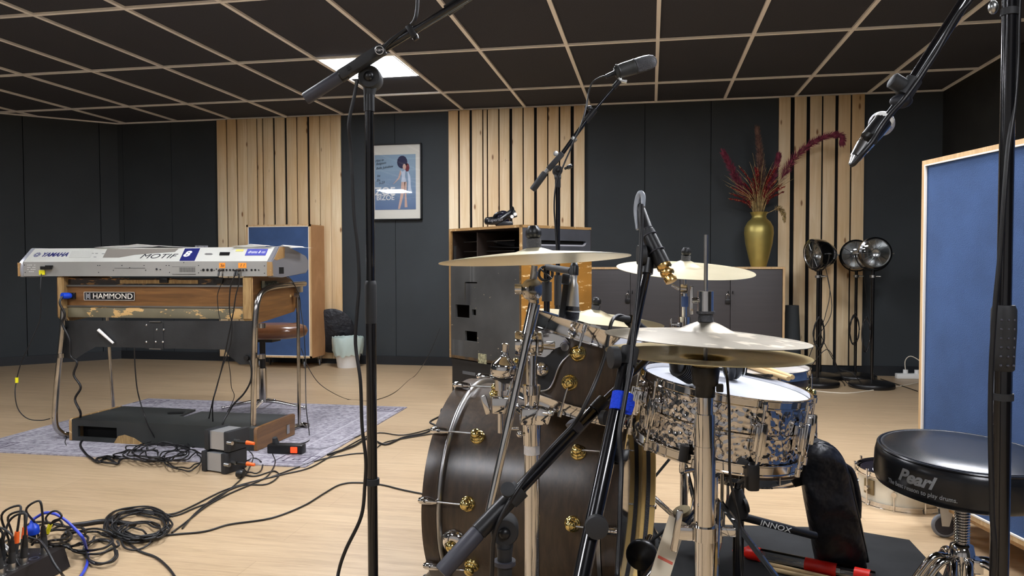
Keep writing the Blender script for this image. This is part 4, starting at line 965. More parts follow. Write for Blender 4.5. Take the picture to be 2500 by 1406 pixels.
cable('mains_lead', 'black mains lead with yellow tag looping down left of the organ', [hp(101, 668, -.03), hp(99, 700, -.05), hp(100, 735, -.05), hp(97, 780, -.05), hp(75, 835, -.08), hp(52, 885, -.1), hp(40, 930, -.1), hp(37, 965, -.12), hp(45, 1000, -.12), hp(68, 1022, -.1), hp(100, 1026, -.06), hp(122, 1022, -.055)], .0028)
p = hp(41, 928, -.1); mb = M(); mb.cyl(p+V((0, 0, -.014)), p+V((0, 0, .014)), .008); make('cable_tag', mb, M_YELLOW, label='small yellow tape tag wrapped on the hanging mains lead', cat='tape')
cable('pedal_lead', 'black lead from the organ down to the pedalboard at the left', HP([(328, 850), (330, 900), (335, 950), (345, 990)], -.02)+HP([(352, 1010), (362, 1040)], -.08)+[fl(x, y, .01) for x, y in ((385, 1085), (372, 1098))], .0034)
cable('pedal_lead', 'thin kinked lead between organ and pedalboard near its right end', HP([(555, 865), (562, 910), (565, 945), (572, 965), (566, 985), (555, 1005)], .1), .002)
cable('pedal_lead', 'thick black lead from the organ knob curving to the pedalboard socket', HP([(608, 880), (614, 900), (612, 930), (596, 960), (572, 985), (560, 1003)], -.05)+HP([(545, 1030), (545, 1048), (556, 1062), (590, 1068)], -.09), .005)
cable('stage_cable', 'thin black cable falling from the synthesizer right end to the power strip', [at(700, 672, 3.9), at(716, 690, 4.05), at(731, 725, 4.12), at(735, 760, 4.12), at(741, 800, 4.1), at(745, 860, 4.08), at(746, 930, 4.04), at(748, 1000, 3.98)]+[fl(x, y, .01) for x, y in ((755, 1060), (750, 1078), (700, 1090))], .0028)
cable('stage_cable', 'very thin black wire sagging from the organ across the floor to the right', [at(735, 850, 4.1), at(757, 905, 4.3), at(790, 945, 4.5)]+[fl(x, y, .004) for x, y in ((850, 975), (905, 978), (960, 960), (1010, 920))]+[at(1030, 895, 5.5), at(1050, 860, 5.3), at(1075, 800, 5.3)], .0022)
# DI boxes
def dibox(c, lab):
    tt = thing('preamp_box', c, lab, 'preamp box', 'stacked small silver preamp boxes')
    R = rotm('Z', -.25); mb = M(); mb.box(c+V((0, 0, .05)), (.10, .12, .085), R); part(tt, 'body', mb, mat('brushed_grey_box', (176, 178, 180), .35, .6))
    for s_ in (-1, 1):
        mb = M(); mb.box(c+R@V((s_*.062, 0, .05)), (.03, .14, .098), R, .008); part(tt, 'rubber_end', mb, M_BLACKM)
    for k in (-.02, .02):
        mb = M(); p = c+R@V((.075, k-.05, .05)); mb.cyl(p, p+V((.03, -.01, 0)), .009); part(tt, 'socket', mb, M_STEEL)
c = fl(548, 1146); dibox(c, 'lower small silver preamp box with black rubber ends on the floor'); dibox(c+V((.01, .01, .1)), 'upper small silver preamp box stacked on another, holding orange plugs')
for (px, py, z, lab) in ((588, 1098, .15, 'orange-booted plug in the upper preamp box'), (586, 1129, .05, 'orange-booted plug in the lower preamp box')):
    p = c+V((.10, -.05, z)); tt = thing('jack_plug', p, lab, 'plug')
    mb = M(); mb.cyl(p, p+V((.05, 0, -.003)), .008); part(tt, 'sleeve', mb, M_BLACK)
    mb = M(); mb.cyl(p+V((.045, 0, -.002)), p+V((.085, 0, -.006)), .010, .007); part(tt, 'boot', mb, M_ORANGEP)
# power strip by the organ
c = fl(700, 1108); R = rotm('Z', .05)
t = thing('power_strip', c, 'black power strip with lit red switch on the rug corner', 'power strip')
mb = M(); mb.box(c+V((0, 0, .028)), (.19, .06, .05), R, .01); part(t, 'body', mb, M_BLACK)
mb = M(); mb.box(c+V((.055, -.031, .03)), (.035, .006, .03), R, .002); part(t, 'switch', mb, M_REDGLOW)
mb = M(); mb.cyl(c+V((-.06, 0, .05)), c+V((-.06, -.01, .085)), .018, .012); part(t, 'plug', mb, M_BLACKM)
c = fl(592, 1168); t = thing('mains_plug', c, 'black mains plug lying on the floor in front of the preamp boxes', 'plug')
mb = M(); mb.lathe(c+V((-.03, 0, .022)), (1, .1, 0), [(0, 0), (.016, .002), (.022, .02), (.018, .035), (0, .038)], 16); part(t, 'body', mb, M_BLACK)
# floor cables
def FP(L, z=.0045): return [fl(x, y, z) for x, y in L]
fc = lambda lab, L, r=.0034, z=.0045, m=None: cable('floor_cable', lab, FP(L, z), r, m, 'cable')
fc('black cable from the preamp plug running down the floor to the round coil', [(605, 1098), (618, 1115), (610, 1140), (598, 1160), (560, 1195), (520, 1222), (475, 1240), (440, 1255), (410, 1262)])
fc('black cable running from the power strip beside the coil cables', [(665, 1108), (672, 1130), (655, 1160), (630, 1175), (560, 1205), (505, 1235), (460, 1270), (420, 1300)])
fc('black cable looping below the power strip and back towards the coil', [(600, 1160), (625, 1162), (668, 1150), (680, 1162), (650, 1182), (590, 1185), (530, 1212), (480, 1250), (445, 1290)])
fc('long black cable sweeping from the drums across to the stage box', [(1060, 1045), (985, 1062), (915, 1058), (830, 1100), (760, 1140), (690, 1158), (600, 1180), (540, 1200), (470, 1235), (430, 1252), (395, 1258)])
fc('second long black cable from the drums beside the first', [(1080, 1055), (1000, 1068), (940, 1080), (905, 1103), (860, 1108), (790, 1120), (720, 1143), (660, 1165)])
cable('floor_cable', 'kinked black loom rising beside the bass drum', [fl(800, 1110, .006), fl(860, 1090, .008), fl(900, 1070, .006), fl(940, 1085, .006), fl(985, 1068, .006), fl(1040, 1056, .01), fl(1062, 1040, .03), fl(1050, 1030, .05), fl(1075, 1015, .05), fl(1078, 1000, .08), fl(1090, 995, .09)], .006)
fc('black cable crossing the empty floor from coil to the drum kit', [(300, 1318), (420, 1305), (500, 1297), (560, 1280), (660, 1265), (740, 1235), (790, 1205), (830, 1183), (870, 1178), (930, 1183), (985, 1196), (1040, 1207)], .0036)
fc('thick black multicore from the stage box to the coil', [(170, 1283), (210, 1278), (260, 1272), (330, 1280)], .009, .009)
fc('black cable running off the bottom of the picture beside the stage box', [(250, 1300), (300, 1318), (340, 1345), (380, 1360), (410, 1385), (430, 1412)], .004)
fc('black cable from the power strip leading to the right', [(740, 1096), (790, 1095), (850, 1075), (880, 1062)], .003)
fc('thin cable from the organ foot to the rug front edge', [(162, 1088), (160, 1075), (180, 1045), (215, 1035), (250, 1040), (290, 1060), (315, 1085)], .003)
rr = random.Random(11)
def loops(cx, cy, rx, ry, n, lab, r=.0034, jit=.25, zt_=.02, name='cable_coil', sq=.5, ph0=0, N=14):
    mb = M(); pts = []
    for i in range(n*N):
        a = ph0+2*PI*i/N; k = 1+rr.uniform(-jit, jit)*.5; kk = .86+.14*math.sin(i*.37)
        p = fl(cx+rx*k*kk*math.cos(a)+rr.uniform(-3, 3), cy+ry*k*kk*math.sin(a)+rr.uniform(-2, 2), .004+zt_*rr.random()); pts.append(p)
    mb.tube(pts, r, 8, 4); return make(name, mb, M_CABLE, label=lab, cat='cable coil', group=None)
loops(340, 1280, 88, 42, 4, 'large round coil of black cable on the floor, its outer turns', .0036, .12)
loops(345, 1282, 76, 34, 4, 'inner turns of the round black cable coil on the floor', .0036, .18, .02)
loops(350, 1296, 60, 24, 3, 'smaller loops lying in the front of the round coil', .0036, .3, .024)
loops(332, 1312, 42, 30, 1, 'single loose cable loop at the front of the round coil', .0036, .05, .012)
loops(390, 1100, 85, 26, 3, 'tangled black cable pile between pedalboard and preamp boxes', .0034, .5, .04)
loops(400, 1104, 60, 20, 3, 'tight inner knot of the cable pile before the pedalboard', .0034, .6, .05)
loops(345, 1110, 62, 16, 2, 'left part of the cable tangle at the rug edge', .0034, .6, .03)
loops(452, 1118, 52, 30, 2, 'right cable loops of the tangle beside the preamp boxes', .0034, .25, .03)
loops(268, 1122, 30, 10, 1, 'curly thick cable at the left end of the tangle', .0055, .3, .02)
loops(620, 1135, 28, 20, 1, 'small cable loop just right of the preamp boxes', .0032, .1, .01)
loops(250, 1345, 45, 34, 2, 'loose black loops on the floor right of the stage box', .0042, .12, .02)
loops(225, 1320, 70, 30, 2, 'wide black loops behind the stage box', .0042, .3, .03)
loops(160, 1310, 70, 26, 2, 'black cable loops rising behind the stage box plugs', .0042, .4, .06)
loops(120, 1300, 60, 26, 2, 'black cable arcs at the back of the stage box', .0042, .4, .09)
# stage box, lower left
sa, sb = fl(172, 1385), fl(60, 1450)      # front right corner and along the front edge
q0 = fl(172, 1386); q1 = fl(20, 1470); ex = (q0-q1).normalized(); ey = up3.cross(ex)
t = thing('stage_box', q0-ex*.25+ey*.06, 'black metal stage box full of cable plugs at the lower left corner', 'stage box')
mb = M(); mb.prism([(0, 0), (.17, 0), (.155, .052), (.02, .062)], q0-ex*.62+V((0, 0, .004)), ey, up3, ex*.62); part(t, 'housing', mb, mat('brown_black_metal', (34, 28, 26), .5, .3))
for k in (.03, .57):
    mb = M(); mb.cyl(q0-ex*k+ey*.03+V((0, 0, 0)), q0-ex*k+ey*.03+V((0, 0, .006)), .012); part(t, 'foot', mb, M_BLACKM)
def sbp(u, v): return q0-ex*u+ey*v+V((0, 0, .062))
spots = []
for i in range(7):
    for j in range(2):
        p = sbp(.05+.043*i+.02*j, .05+.055*j); 
        mb = M(); mb.lathe(p-V((0, 0, .001)), (0, 0, 1), [(.015, 0), (.015, .004), (.011, .004), (.011, .0)], 18, True); part(t, 'socket_ring', mb, M_STEEL)
        spots.append(p)
use = [(0, None), (1, 'o'), (3, 'o'), (4, None), (5, 'b'), (6, None), (7, None), (8, None), (9, 'o'), (10, None), (12, None), (13, None)]
tops = []
for k, c_ in use:
    p = spots[k]; ln = rr.uniform(-.006, .006); d = V((rr.uniform(-.1, .1), rr.uniform(-.1, .1), 1)).normalized()
    nm = {'o': 'black cable plug with orange boot standing in the stage box', 'b': 'black cable plug with blue sleeve standing in the stage box', None: 'black cable plug with steel collar standing in the stage box'}[c_]
    tt = thing('cable_plug', p, nm, 'plug', {'o': 'orange-booted plugs in the stage box', 'b': None, None: 'black plugs in the stage box'}[c_])
    mb = M(); mb.cyl(p, p+d*.022, .0105, n=14); part(tt, 'collar', mb, M_STEEL)
    mb = M(); mb.cyl(p+d*.02, p+d*.055, .0105, .0095, 14); part(tt, 'shell', mb, M_BLACKM)
    mb = M(); mb.cyl(p+d*.054, p+d*.09, .0095, .0065, 14)
    part(tt, 'boot', mb, M_ORANGEP if c_ == 'o' else M_BLACK)
    tops.append((p+d*.088, d))
for i, (p, d) in enumerate(tops):
    a = rr.uniform(0, 2*PI); s_ = V((math.cos(a), math.sin(a), 0)); h = rr.uniform(.03, .09)
    e = p+ey*rr.uniform(.12, .3)+ex*rr.uniform(-.1, .35); e.z = .006
    cable('plug_lead', 'black lead arching up from a stage box plug and back down to the floor', [p-d*.005, p+d*h*.5, p+d*h+s_*.02+ey*.03, p+ey*.08+s_*.02+V((0, 0, h*.6)), (p+e)/2+V((0, 0, .01)), e, e+ex*.1], .0036, None, 'cable', 'leads arching from the stage box')
# blue plug + blue cable
bp_ = sbp(.13, .09); h = ad(80, 1285, 2.35); 
P = at(80, 1290, 2.16); t = thing('mains_plug', P, 'blue mains coupler standing up among the stage box cables', 'plug')
mb = M(); mb.lathe(P-V((0, 0, .018)), (0, 0, 1), [(0, 0), (.019, 0), (.0205, .012), (.018, .026), (.010, .032), (.007, .046), (0, .047)], 18); part(t, 'body', mb, M_BLUEP)
mb = M(); mb.cyl(V((P.x, P.y, .06)), P-V((0, 0, .016)), .0095, n=12); part(t, 'neck', mb, M_BLACK)
cable('blue_lead', 'blue-violet lead arching from the blue coupler down to the floor', [P+V((0, 0, .03)), at(90, 1262, 2.17), at(110, 1252, 2.17), at(135, 1255, 2.17), at(160, 1270, 2.17), at(185, 1293, 2.16), at(203, 1315, 2.15)]+[fl(212, 1345, .01), fl(214, 1370, .008), fl(205, 1395, .008), fl(192, 1412, .008)], .0048, M_CABLEB)
cable('short_lead', 'short black lead with yellow tag looping above the stage box plugs', [at(116, 1305, 2.12), at(120, 1288, 2.12), at(130, 1272, 2.12), at(146, 1266, 2.12), at(150, 1258, 2.12), at(140, 1248, 2.12), at(125, 1250, 2.12), at(112, 1265, 2.12), at(122, 1278, 2.12), at(145, 1270, 2.12), at(155, 1285, 2.12)], .0032)
p = at(119, 1290, 2.12); mb = M(); mb.cyl(p+V((-.006, 0, -.016)), p+V((.006, 0, .014)), .0065); make('cable_tag', mb, M_YELLOW, label='yellow tape tag above the orange plugs of the stage box', cat='tape')
p = at(14, 1338, 2.0); mb = M(); mb.cyl(p+V((-.022, 0, .018)), p+V((.022, 0, -.018)), .008); make('cable_sleeve', mb, M_STEEL, label='silver sleeve on a grey cable at the left picture edge', cat='cable part')
cable('front_lead', 'grey-black lead running over the stage box front from the silver sleeve', [at(24, 1348, 2.0), at(38, 1365, 1.98), at(52, 1390, 1.97), at(62, 1412, 1.97)], .004)
cable('front_lead', 'black lead drooping over the stage box towards the front', [at(78, 1330, 2.05), at(88, 1318, 2.04), at(100, 1322, 2.03), at(116, 1345, 2.0), at(132, 1375, 1.97), at(150, 1400, 1.96)]+[fl(160, 1412, .01)], .004)
# ================================================================== DRUM KIT
fh = V((fw.x, fw.y, 0)).normalized()          # level direction away from the viewpoint
rh = V((fh.y, -fh.x, 0))
def wrap_text(parent, s, size, c, n, ex0, R, m, a0, z, bold=0, shear=0, sx=1):
    # lettering bent round an upright cylinder of radius R with axis n through c; a0 = angle of its middle from ex0
    cu = bpy.data.curves.new('t', 'FONT'); cu.body = s; cu.size = size; cu.align_x = 'CENTER'; cu.align_y = 'CENTER'; cu.offset = bold; cu.shear = shear; cu.extrude = .0003
    t = bpy.data.objects.new('t', cu); COL.objects.link(t); dg = bpy.context.evaluated_depsgraph_get(); dg.update()
    me = bpy.data.meshes.new_from_object(t.evaluated_get(dg)); COL.objects.unlink(t); bpy.data.objects.remove(t)
    n = V(n).normalized(); e1 = (V(ex0)-n*V(ex0).dot(n)).normalized(); e2 = n.cross(e1); org = WORG[parent.name]
    for v in me.vertices:
        a = a0+v.co.x*sx/R; v.co = V(c)+(e1*math.cos(a)+e2*math.sin(a))*(R+.0006+v.co.z)+n*(z+v.co.y)-org
    me.materials.clear(); me.materials.append(m)
    o = bpy.data.objects.new('lettering', me); COL.objects.link(o); o.parent = parent; WORG[o.name] = org; return o
def hoop_prof(R, h, t=.0025, fl_=.006):   # flanged steel rim, h from -h..0
    return [(R-.001, -h), (R+fl_, -h), (R+fl_, -h+.003), (R+t, -h+.004), (R+t, -.004), (R+fl_*.8, -.002), (R+fl_*.8, 0), (R, 0), (R-.001, -h)]
def lug_gold(p, n, ax=None, k=1.):
    mb = M(); mb.lathe(p, n, [(0, -.002), (.0195*k, -.002), (.0195*k, .002), (.018*k, .005), (.015*k, .0065), (.0148*k, .009), (.0125*k, .011), (.0105*k, .0125), (.0118*k, .015), (.0130*k, .018), (.0128*k, .022), (.0105*k, .026), (.006*k, .0285), (0, .029)], 32)
    return mb
# ---- bass drum
KC = V((-.47, 2.09, .35)); ka = V((math.cos(.149), -math.sin(.149), 0)); ks = V((-math.sin(.149), -math.cos(.149), 0)); KR, KL = .29, .40
def kp(off, ph, r=KR): a = math.radians(ph); return KC+ka*off+(V((0, 0, 1))*math.cos(a)+ks*math.sin(a))*r
def kn(ph): a = math.radians(ph); return V((0, 0, 1))*math.cos(a)+ks*math.sin(a)
t = thing('bass_drum', V((KC.x, KC.y, 0))+ka*KL/2, 'dark walnut-stained bass drum with gold lugs lying on its side', 'drum')
BD = t
mb = M(); mb.pipe(KC, KC+ka*KL, KR, .007, 96); part(t, 'shell', mb, M_SHELL)
mb = M(); mb.lathe(KC+ka*-.048, ka, [(KR-.002, 0), (KR+.010, 0), (KR+.010, .040), (KR-.002, .040)], 96, True); part(t, 'hoop', mb, M_SHELL)
mb = M(); mb.lathe(KC+ka*-.008, ka, [(KR-.002, 0), (KR+.010, .0005), (KR+.0135, .004), (KR+.0135, .008), (KR+.010, .0115), (KR-.002, .012)], 96, True); part(t, 'metal_band', mb, M_STEEL)
mb = M(); mb.lathe(KC+ka*(KL+.008), ka, [(KR+.001, 0), (KR+.010, 0), (KR+.010, .040), (KR+.001, .040)], 96, True); h2 = part(t, 'hoop', mb, M_SHELL)
mb = M(); mb.lathe(KC+ka*(KL+.008), ka, [(KR-.006, .000), (KR+.001, 0), (KR+.001, .0405), (KR-.006, .0405)], 96, True); part(h2, 'inner_ply', mb, M_MAPLE, 'pale maple inner face')
mb = M(); mb.lathe(KC+ka*(KL+.022), ka, [(KR-.0075, .000), (KR-.005, 0), (KR-.005, .012), (KR-.0075, .012)], 96, True); part(h2, 'dark_inlay', mb, M_FELTG)
mb = M(); mb.lathe(KC+ka*(KL-.004), ka, [(KR-.003, 0), (KR+.012, .001), (KR+.012, .010), (KR-.003, .011)], 96, True); part(t, 'metal_band', mb, M_STEEL)
mb = M(); mb.lathe(KC+ka*(KL+.010), ka, [(KR-.004, 0), (0, .0)], 72); part(t, 'batter_head', mb, M_HEADC)
mb = M(); mb.lathe(KC-ka*.010, ka, [(KR-.004, 0), (0, .0)], 72); part(t, 'front_head', mb, M_VINYL)
ANG = [16, 49, 82, 115, 148, 181, 214, 246, 279, 311, 343]
for i, ph in enumerate(ANG):
    for off, e, sg in ((.072, -.035, -1), (KL-.062, KL+.035, 1)):
        p = kp(off, ph+(4 if sg > 0 else 0)); n = kn(ph+(4 if sg > 0 else 0)); o = part(t, 'lug', lug_gold(p, n), M_GOLD)
        q0 = p+n*.018; q1 = KC+ka*e+n*(KR+.020)
        mb = M(); mb.cyl(q0, q1, .0026, n=8); part(o, 'tension_rod', mb, M_STEEL)
        mb = M(); d = (q1-q0).normalized(); mb.lathe(q1-d*.034, d, [(0, 0), (.005, .0), (.008, .012), (.0095, .03), (.009, .044), (.006, .05), (0, .05)], 14)
        mb.box(q1-n*.012+d*.004, (.022, .006, .03), basis(d, ks.cross(n) if abs(ks.dot(n)) < .9 else n.cross(d), n), .002); part(o, 'claw', mb, M_CHROME)
# spur
p = kp(.035, 102); n = kn(102); 
mb = M(); mb.lathe(p, n, [(0, -.001), (.034, 0), (.034, .006), (.026, .014), (.018, .018), (0, .02)], 28); sp0 = part(t, 'spur_bracket', mb, M_CHROME)
mb = M(); mb.lathe(p+n*.018, n, [(0, 0), (.015, 0), (.015, .008), (.008, .016), (0, .017)], 20); part(sp0, 'gold_cap', mb, M_GOLD)
mb = M(); mb.box(p+n*.034-V((.008, 0, .03)), (.008, .006, .06), rotm('Y', .35), .002); part(sp0, 'wing_nut', mb, M_CHROME)
e = fl(1040, 1412, .012); mb = M(); mb.cyl(p+n*.02-V((0, 0, .01)), e, .008); mb.sph(e, .013, u=12, v=8); part(t, 'spur', mb, M_BLACK)
p = kp(.035, 258); n = kn(258); mb = M(); mb.cyl(p, V((p.x-.12, p.y+.16, .012)), .008); mb.sph((p.x-.12, p.y+.16, .012), .012, u=12, v=8); part(t, 'spur', mb, M_BLACK)
p = kp(.22, 181); mb = M(); mb.box(V((p.x, p.y, .03)), (.12, .10, .055), rotm('Z', -.149), .01); part(t, 'cradle', mb, M_BLACKM)
# ---- rack tom
TN = (V((0, 0, 1))+rh*.29+fh*.035).normalized(); TC = ad(1443, 806, 1.84); TR, TD = .1445, .185
te = (rh-TN*rh.dot(TN)).normalized(); tf = TN.cross(te)      # te right, tf away
t = thing('rack_tom', TC-TN*TD, 'small dark walnut tom drum with gold lugs, tilted above the bass drum', 'drum')
mb = M(); mb.pipe(TC-TN*(TD-.002), TC-TN*.012, TR, .006, 64); part(t, 'shell', mb, M_SHELL)
for zz_, nm in ((.012, 'hoop'), (-TD+.016, 'hoop')):
    mb = M(); mb.lathe(TC+TN*zz_, TN, hoop_prof(TR+.006, .040 if zz_ > 0 else .026, .004, .007), 72); part(t, nm, mb, M_CHROME)
mb = M(); mb.lathe(TC, TN, [(TR+.005, 0), (0, 0)], 48); part(t, 'batter_head', mb, M_HEAD)
mb = M(); mb.lathe(TC-TN*TD, TN, [(TR+.003, 0), (0, 0)], 48); part(t, 'resonant_head', mb, M_HEADC)
for k in range(6):
    a = math.radians(-12+60*k); n = te*math.sin(a)-tf*math.cos(a)
    for u, e in ((-.055, -.005), (-TD+.062, -TD-.004)):
        o = part(t, 'lug', lug_gold(TC+n*TR+TN*u, n, k=.95), M_GOLD)
        mb = M(); mb.cyl(TC+n*(TR+.014)+TN*u, TC+n*(TR+.014)+TN*e, .0028, n=8); mb.cyl(TC+n*(TR+.014)+TN*e, TC+n*(TR+.014)+TN*(e+(.016 if u > -.1 else -.012)), .005, n=8); part(o, 'tension_rod', mb, M_CHROME)
# suspension bracket at the left near side: chrome shield over a black rubber-backed plate with a bright rim
DP = 1.705
def tpp(px, py): p = ad(px, py, DP)-PO; return (p.dot(rt), p.dot(up))
PO = ad(1340, 900, DP)
mb = M(); mb.prism([tpp(*p) for p in ((1296, 862), (1330, 856), (1352, 846), (1396, 836), (1412, 846), (1392, 864), (1372, 884), (1360, 906), (1351, 932), (1338, 950), (1312, 956), (1296, 950))], PO, rt, up, fh*.004); sp1 = part(t, 'suspension_plate', mb, M_BLACKM, 'black suspension plate with bright rim')
mb = M(); mb.tube([ad(*p, DP-.002) for p in ((1412, 846), (1392, 864), (1372, 884), (1360, 906), (1351, 932), (1338, 950), (1312, 956))], .0022, 8, 5); part(sp1, 'bright_rim', mb, M_STEEL)
mb = M(); mb.prism([tpp(*p) for p in ((1300, 820), (1340, 812), (1378, 822), (1392, 838), (1352, 850), (1344, 862), (1330, 872), (1306, 868))], PO-fh*.004, rt, up, fh*.004)
bmesh.ops.bevel(mb.b, geom=list(mb.b.edges), offset=.0015, segments=2, affect='EDGES'); part(sp1, 'chrome_shield', mb, M_CHROME)
mb = M(); q = ad(1378, 846, DP-.01); mb.cyl(q, q-fh*.012, .009); mb.cyl(ad(1318, 846, DP-.01), ad(1355, 848, DP-.01), .006); part(sp1, 'mount_screw', mb, M_CHROME)
n = -te*.9-tf*.43
mb = M(); mb.lathe(ad(1322, 900, DP-.004), -fh, [(0, 0), (.014, 0), (.016, .006), (.016, .014), (.010, .02), (0, .021)], 20); part(sp1, 'ribbed_knob', mb, M_CHROME)
# ---- snare drum on stand
SN = (V((0, 0, 1))+rh*.135-fh*.045).normalized(); SCc = V((.160, 1.697, .716)); SR, SD = .171, .132
se = (rh-SN*rh.dot(SN)).normalized(); sf = SN.cross(se)
t = thing('snare_drum', SCc-SN*SD, 'hammered chrome snare drum with white coated head, tilted on its stand', 'drum')
mb = M(); mb.lathe(SCc-SN*SD, SN, [(SR, .006), (SR, SD*.46), (SR+.004, SD*.48), (SR+.004, SD*.52), (SR, SD*.54), (SR, SD-.006), (SR-.003, SD-.006), (SR-.003, .006)], 96, True); part(t, 'shell', mb, M_HAMMER)
mb = M(); mb.lathe(SCc+SN*.010, SN, hoop_prof(SR+.004, .020, .002, .006), 96); part(t, 'hoop', mb, M_CHROME)
mb = M(); mb.lathe(SCc-SN*(SD-.010), SN, hoop_prof(SR+.004, .022, .002, .006), 96); part(t, 'hoop', mb, M_CHROME)
mb = M(); mb.lathe(SCc+SN*.0, SN, [(SR+.003, -.003), (SR+.002, 0), (0, 0)], 72); part(t, 'batter_head', mb, M_HEAD)
mb = M(); mb.lathe(SCc-SN*SD, SN, [(SR+.002, 0), (0, 0)], 72); part(t, 'snare_side_head', mb, M_HEADC)
for k in range(10):
    a = math.radians(8+36*k); n = se*math.sin(a)-sf*math.cos(a); e2 = SN.cross(n)
    p = SCc+n*(SR+.010)-SN*SD*.5; Rm = basis(e2, n, SN)
    mb = M(); mb.box(p, (.026, .020, .052), Rm, .005); mb.box(p+n*.006, (.014, .022, .066), Rm, .004); o = part(t, 'lug', mb, M_CHROME)
    mb = M(); q = SCc+n*(SR+.016); mb.cyl(q+SN*.002, q-SN*(SD+.002), .0028, n=8); mb.cyl(q-SN*.008, q+SN*.003, .0058, n=8); mb.cyl(q+SN*.003, q+SN*.009, .004, n=4); mb.cyl(q-SN*(SD-.004), q-SN*(SD+.012), .0055, n=8)
    part(o, 'tension_rod', mb, M_CHROME)
a = math.radians(-10); n = se*math.sin(a)-sf*math.cos(a); p = SCc+n*(SR+.012)-SN*SD*.45
# stand for the snare
sb = SCc-SN*(SD+.035); base_xy = V((sb.x, sb.y, 0))
t = thing('snare_stand', base_xy, 'chrome tripod stand with basket arms holding the snare drum', 'drum stand')
mb = M(); mb.sph(sb-SN*.02, .022, u=16, v=10); part(t, 'basket_joint', mb, M_CHROME)
for a in (-35, 95, 215):
    n = se*math.sin(math.radians(a))-sf*math.cos(math.radians(a)); mb = M()
    mb.tube([sb-SN*.02, sb+n*.08-SN*.005, sb+n*(SR-.004)+SN*.006, sb+n*(SR+.016)+SN*.012, sb+n*(SR+.018)+SN*.055], .0055, 8, 4); o = part(t, 'basket_arm', mb, M_CHROME)
    mb = M(); mb.cyl(sb+n*(SR+.018)+SN*.03, sb+n*(SR+.018)+SN*.062, .009, n=10); part(o, 'rubber_tip', mb, M_BLACKM)
mb = M(); mb.cyl((sb.x, sb.y, .25), (sb.x, sb.y, sb.z-.03), .010); mb.cyl((sb.x, sb.y, .10), (sb.x, sb.y, .40), .0135); part(t, 'tube', mb, M_CHROME)
mb = M(); mb.cyl((sb.x, sb.y, .37), (sb.x, sb.y, .42), .020); mb.box((sb.x+.03, sb.y-.01, .395), (.035, .012, .02), None, .004); part(t, 'height_clamp', mb, M_CHROME)
def tripod(t, x, y, ztop, rad, angs, m, r=.007, zb_=.10, dbl=True, foot=M_BLACKM, w=.012):
    for a in angs:
        a = math.radians(a); d = V((math.cos(a), math.sin(a), 0)); s_ = V((-d.y, d.x, 0)); c = V((x, y, 0)); mb = M()
        e = c+d*rad+V((0, 0, .014))
        if dbl:
            for k in (-1, 1):
                mb.tube([c+s_*k*w+d*.012+V((0, 0, ztop)), c+d*rad*.55+s_*k*w+V((0, 0, ztop*.52)), e+s_*k*w*.4], r*.62, 6, 2, smooth=False); mb.tube([c+s_*k*w+d*.012+V((0, 0, zb_)), c+d*rad*.5+s_*k*w+V((0, 0, ztop*.53))], r*.55, 6, 1, smooth=False)
        else:
            mb.cyl(c+d*.012+V((0, 0, ztop)), e, r); mb.cyl(c+d*.012+V((0, 0, zb_)), c.lerp(e, .5)+V((0, 0, ztop*.5)), r*.6)
        o = part(t, 'leg', mb, m)
        mb = M(); mb.sph(e, .014, (1, 1, .9), u=12, v=8); part(o, 'rubber_foot', mb, foot)
tripod(t, sb.x, sb.y, .46, .33, (22, 140, 262), M_CHROME, .008)
# ---- floor tom
FC, FR, FD = V((.321, 2.559, .636)), .176, .33
t = thing('floor_tom', (FC.x, FC.y, 0), 'floor tom drum standing on three legs behind the snare drum', 'drum')
mb = M(); mb.pipe(FC-V((0, 0, FD)), FC-V((0, 0, .01)), FR, .007, 72); part(t, 'shell', mb, M_SHELL)
for z_ in (.010, -FD+.016): mb = M(); mb.lathe(FC+V((0, 0, z_)), (0, 0, 1), hoop_prof(FR+.005, .026, .003, .006), 72); part(t, 'hoop', mb, M_CHROME)
mb = M(); mb.lathe(FC, (0, 0, 1), [(FR+.004, 0), (0, 0)], 64); part(t, 'batter_head', mb, mat('film_head_grey', (188, 184, 180), .22, var=.05))
for k in range(8):
    a = math.radians(20+45*k); n = V((math.sin(a), -math.cos(a), 0))
    for u, e in ((-.06, -.0), (-FD+.07, -FD)):
        o = part(t, 'lug', lug_gold(FC+n*FR+V((0, 0, u)), n, k=.95), M_GOLD); mb = M(); mb.cyl(FC+n*(FR+.014)+V((0, 0, u)), FC+n*(FR+.014)+V((0, 0, e)), .003, n=8); part(o, 'tension_rod', mb, M_CHROME)
lgx = [(ad(1930, 1100, 2.42)), FC+V((-.10, -.165, 0)), FC+V((-.05, .19, 0))]
for i, p in enumerate(lgx):
    n = (V((p.x, p.y, 0))-V((FC.x, FC.y, 0))).normalized(); q = V((FC.x, FC.y, 0))+n*(FR+.022)
    mb = M(); mb.tube([q+V((0, 0, .5)), q+V((0, 0, .17)), q+n*.0+V((0, 0, .145)), q+n*.035+V((0, 0, .085)), q+n*.042+V((0, 0, .06)), q+n*.044+V((0, 0, .012))], .006, 8, 1, smooth=False); o = part(t, 'leg', mb, M_CHROMEW)
    mb = M(); mb.sph(q+n*.044+V((0, 0, .012)), .013, u=10, v=8); part(o, 'rubber_foot', mb, M_BLACKM)
    mb = M(); mb.box(q-n*.01+V((0, 0, .42)), (.035, .035, .05), rotm('Z', math.atan2(n.y, n.x)), .005); part(o, 'leg_bracket', mb, M_CHROME)
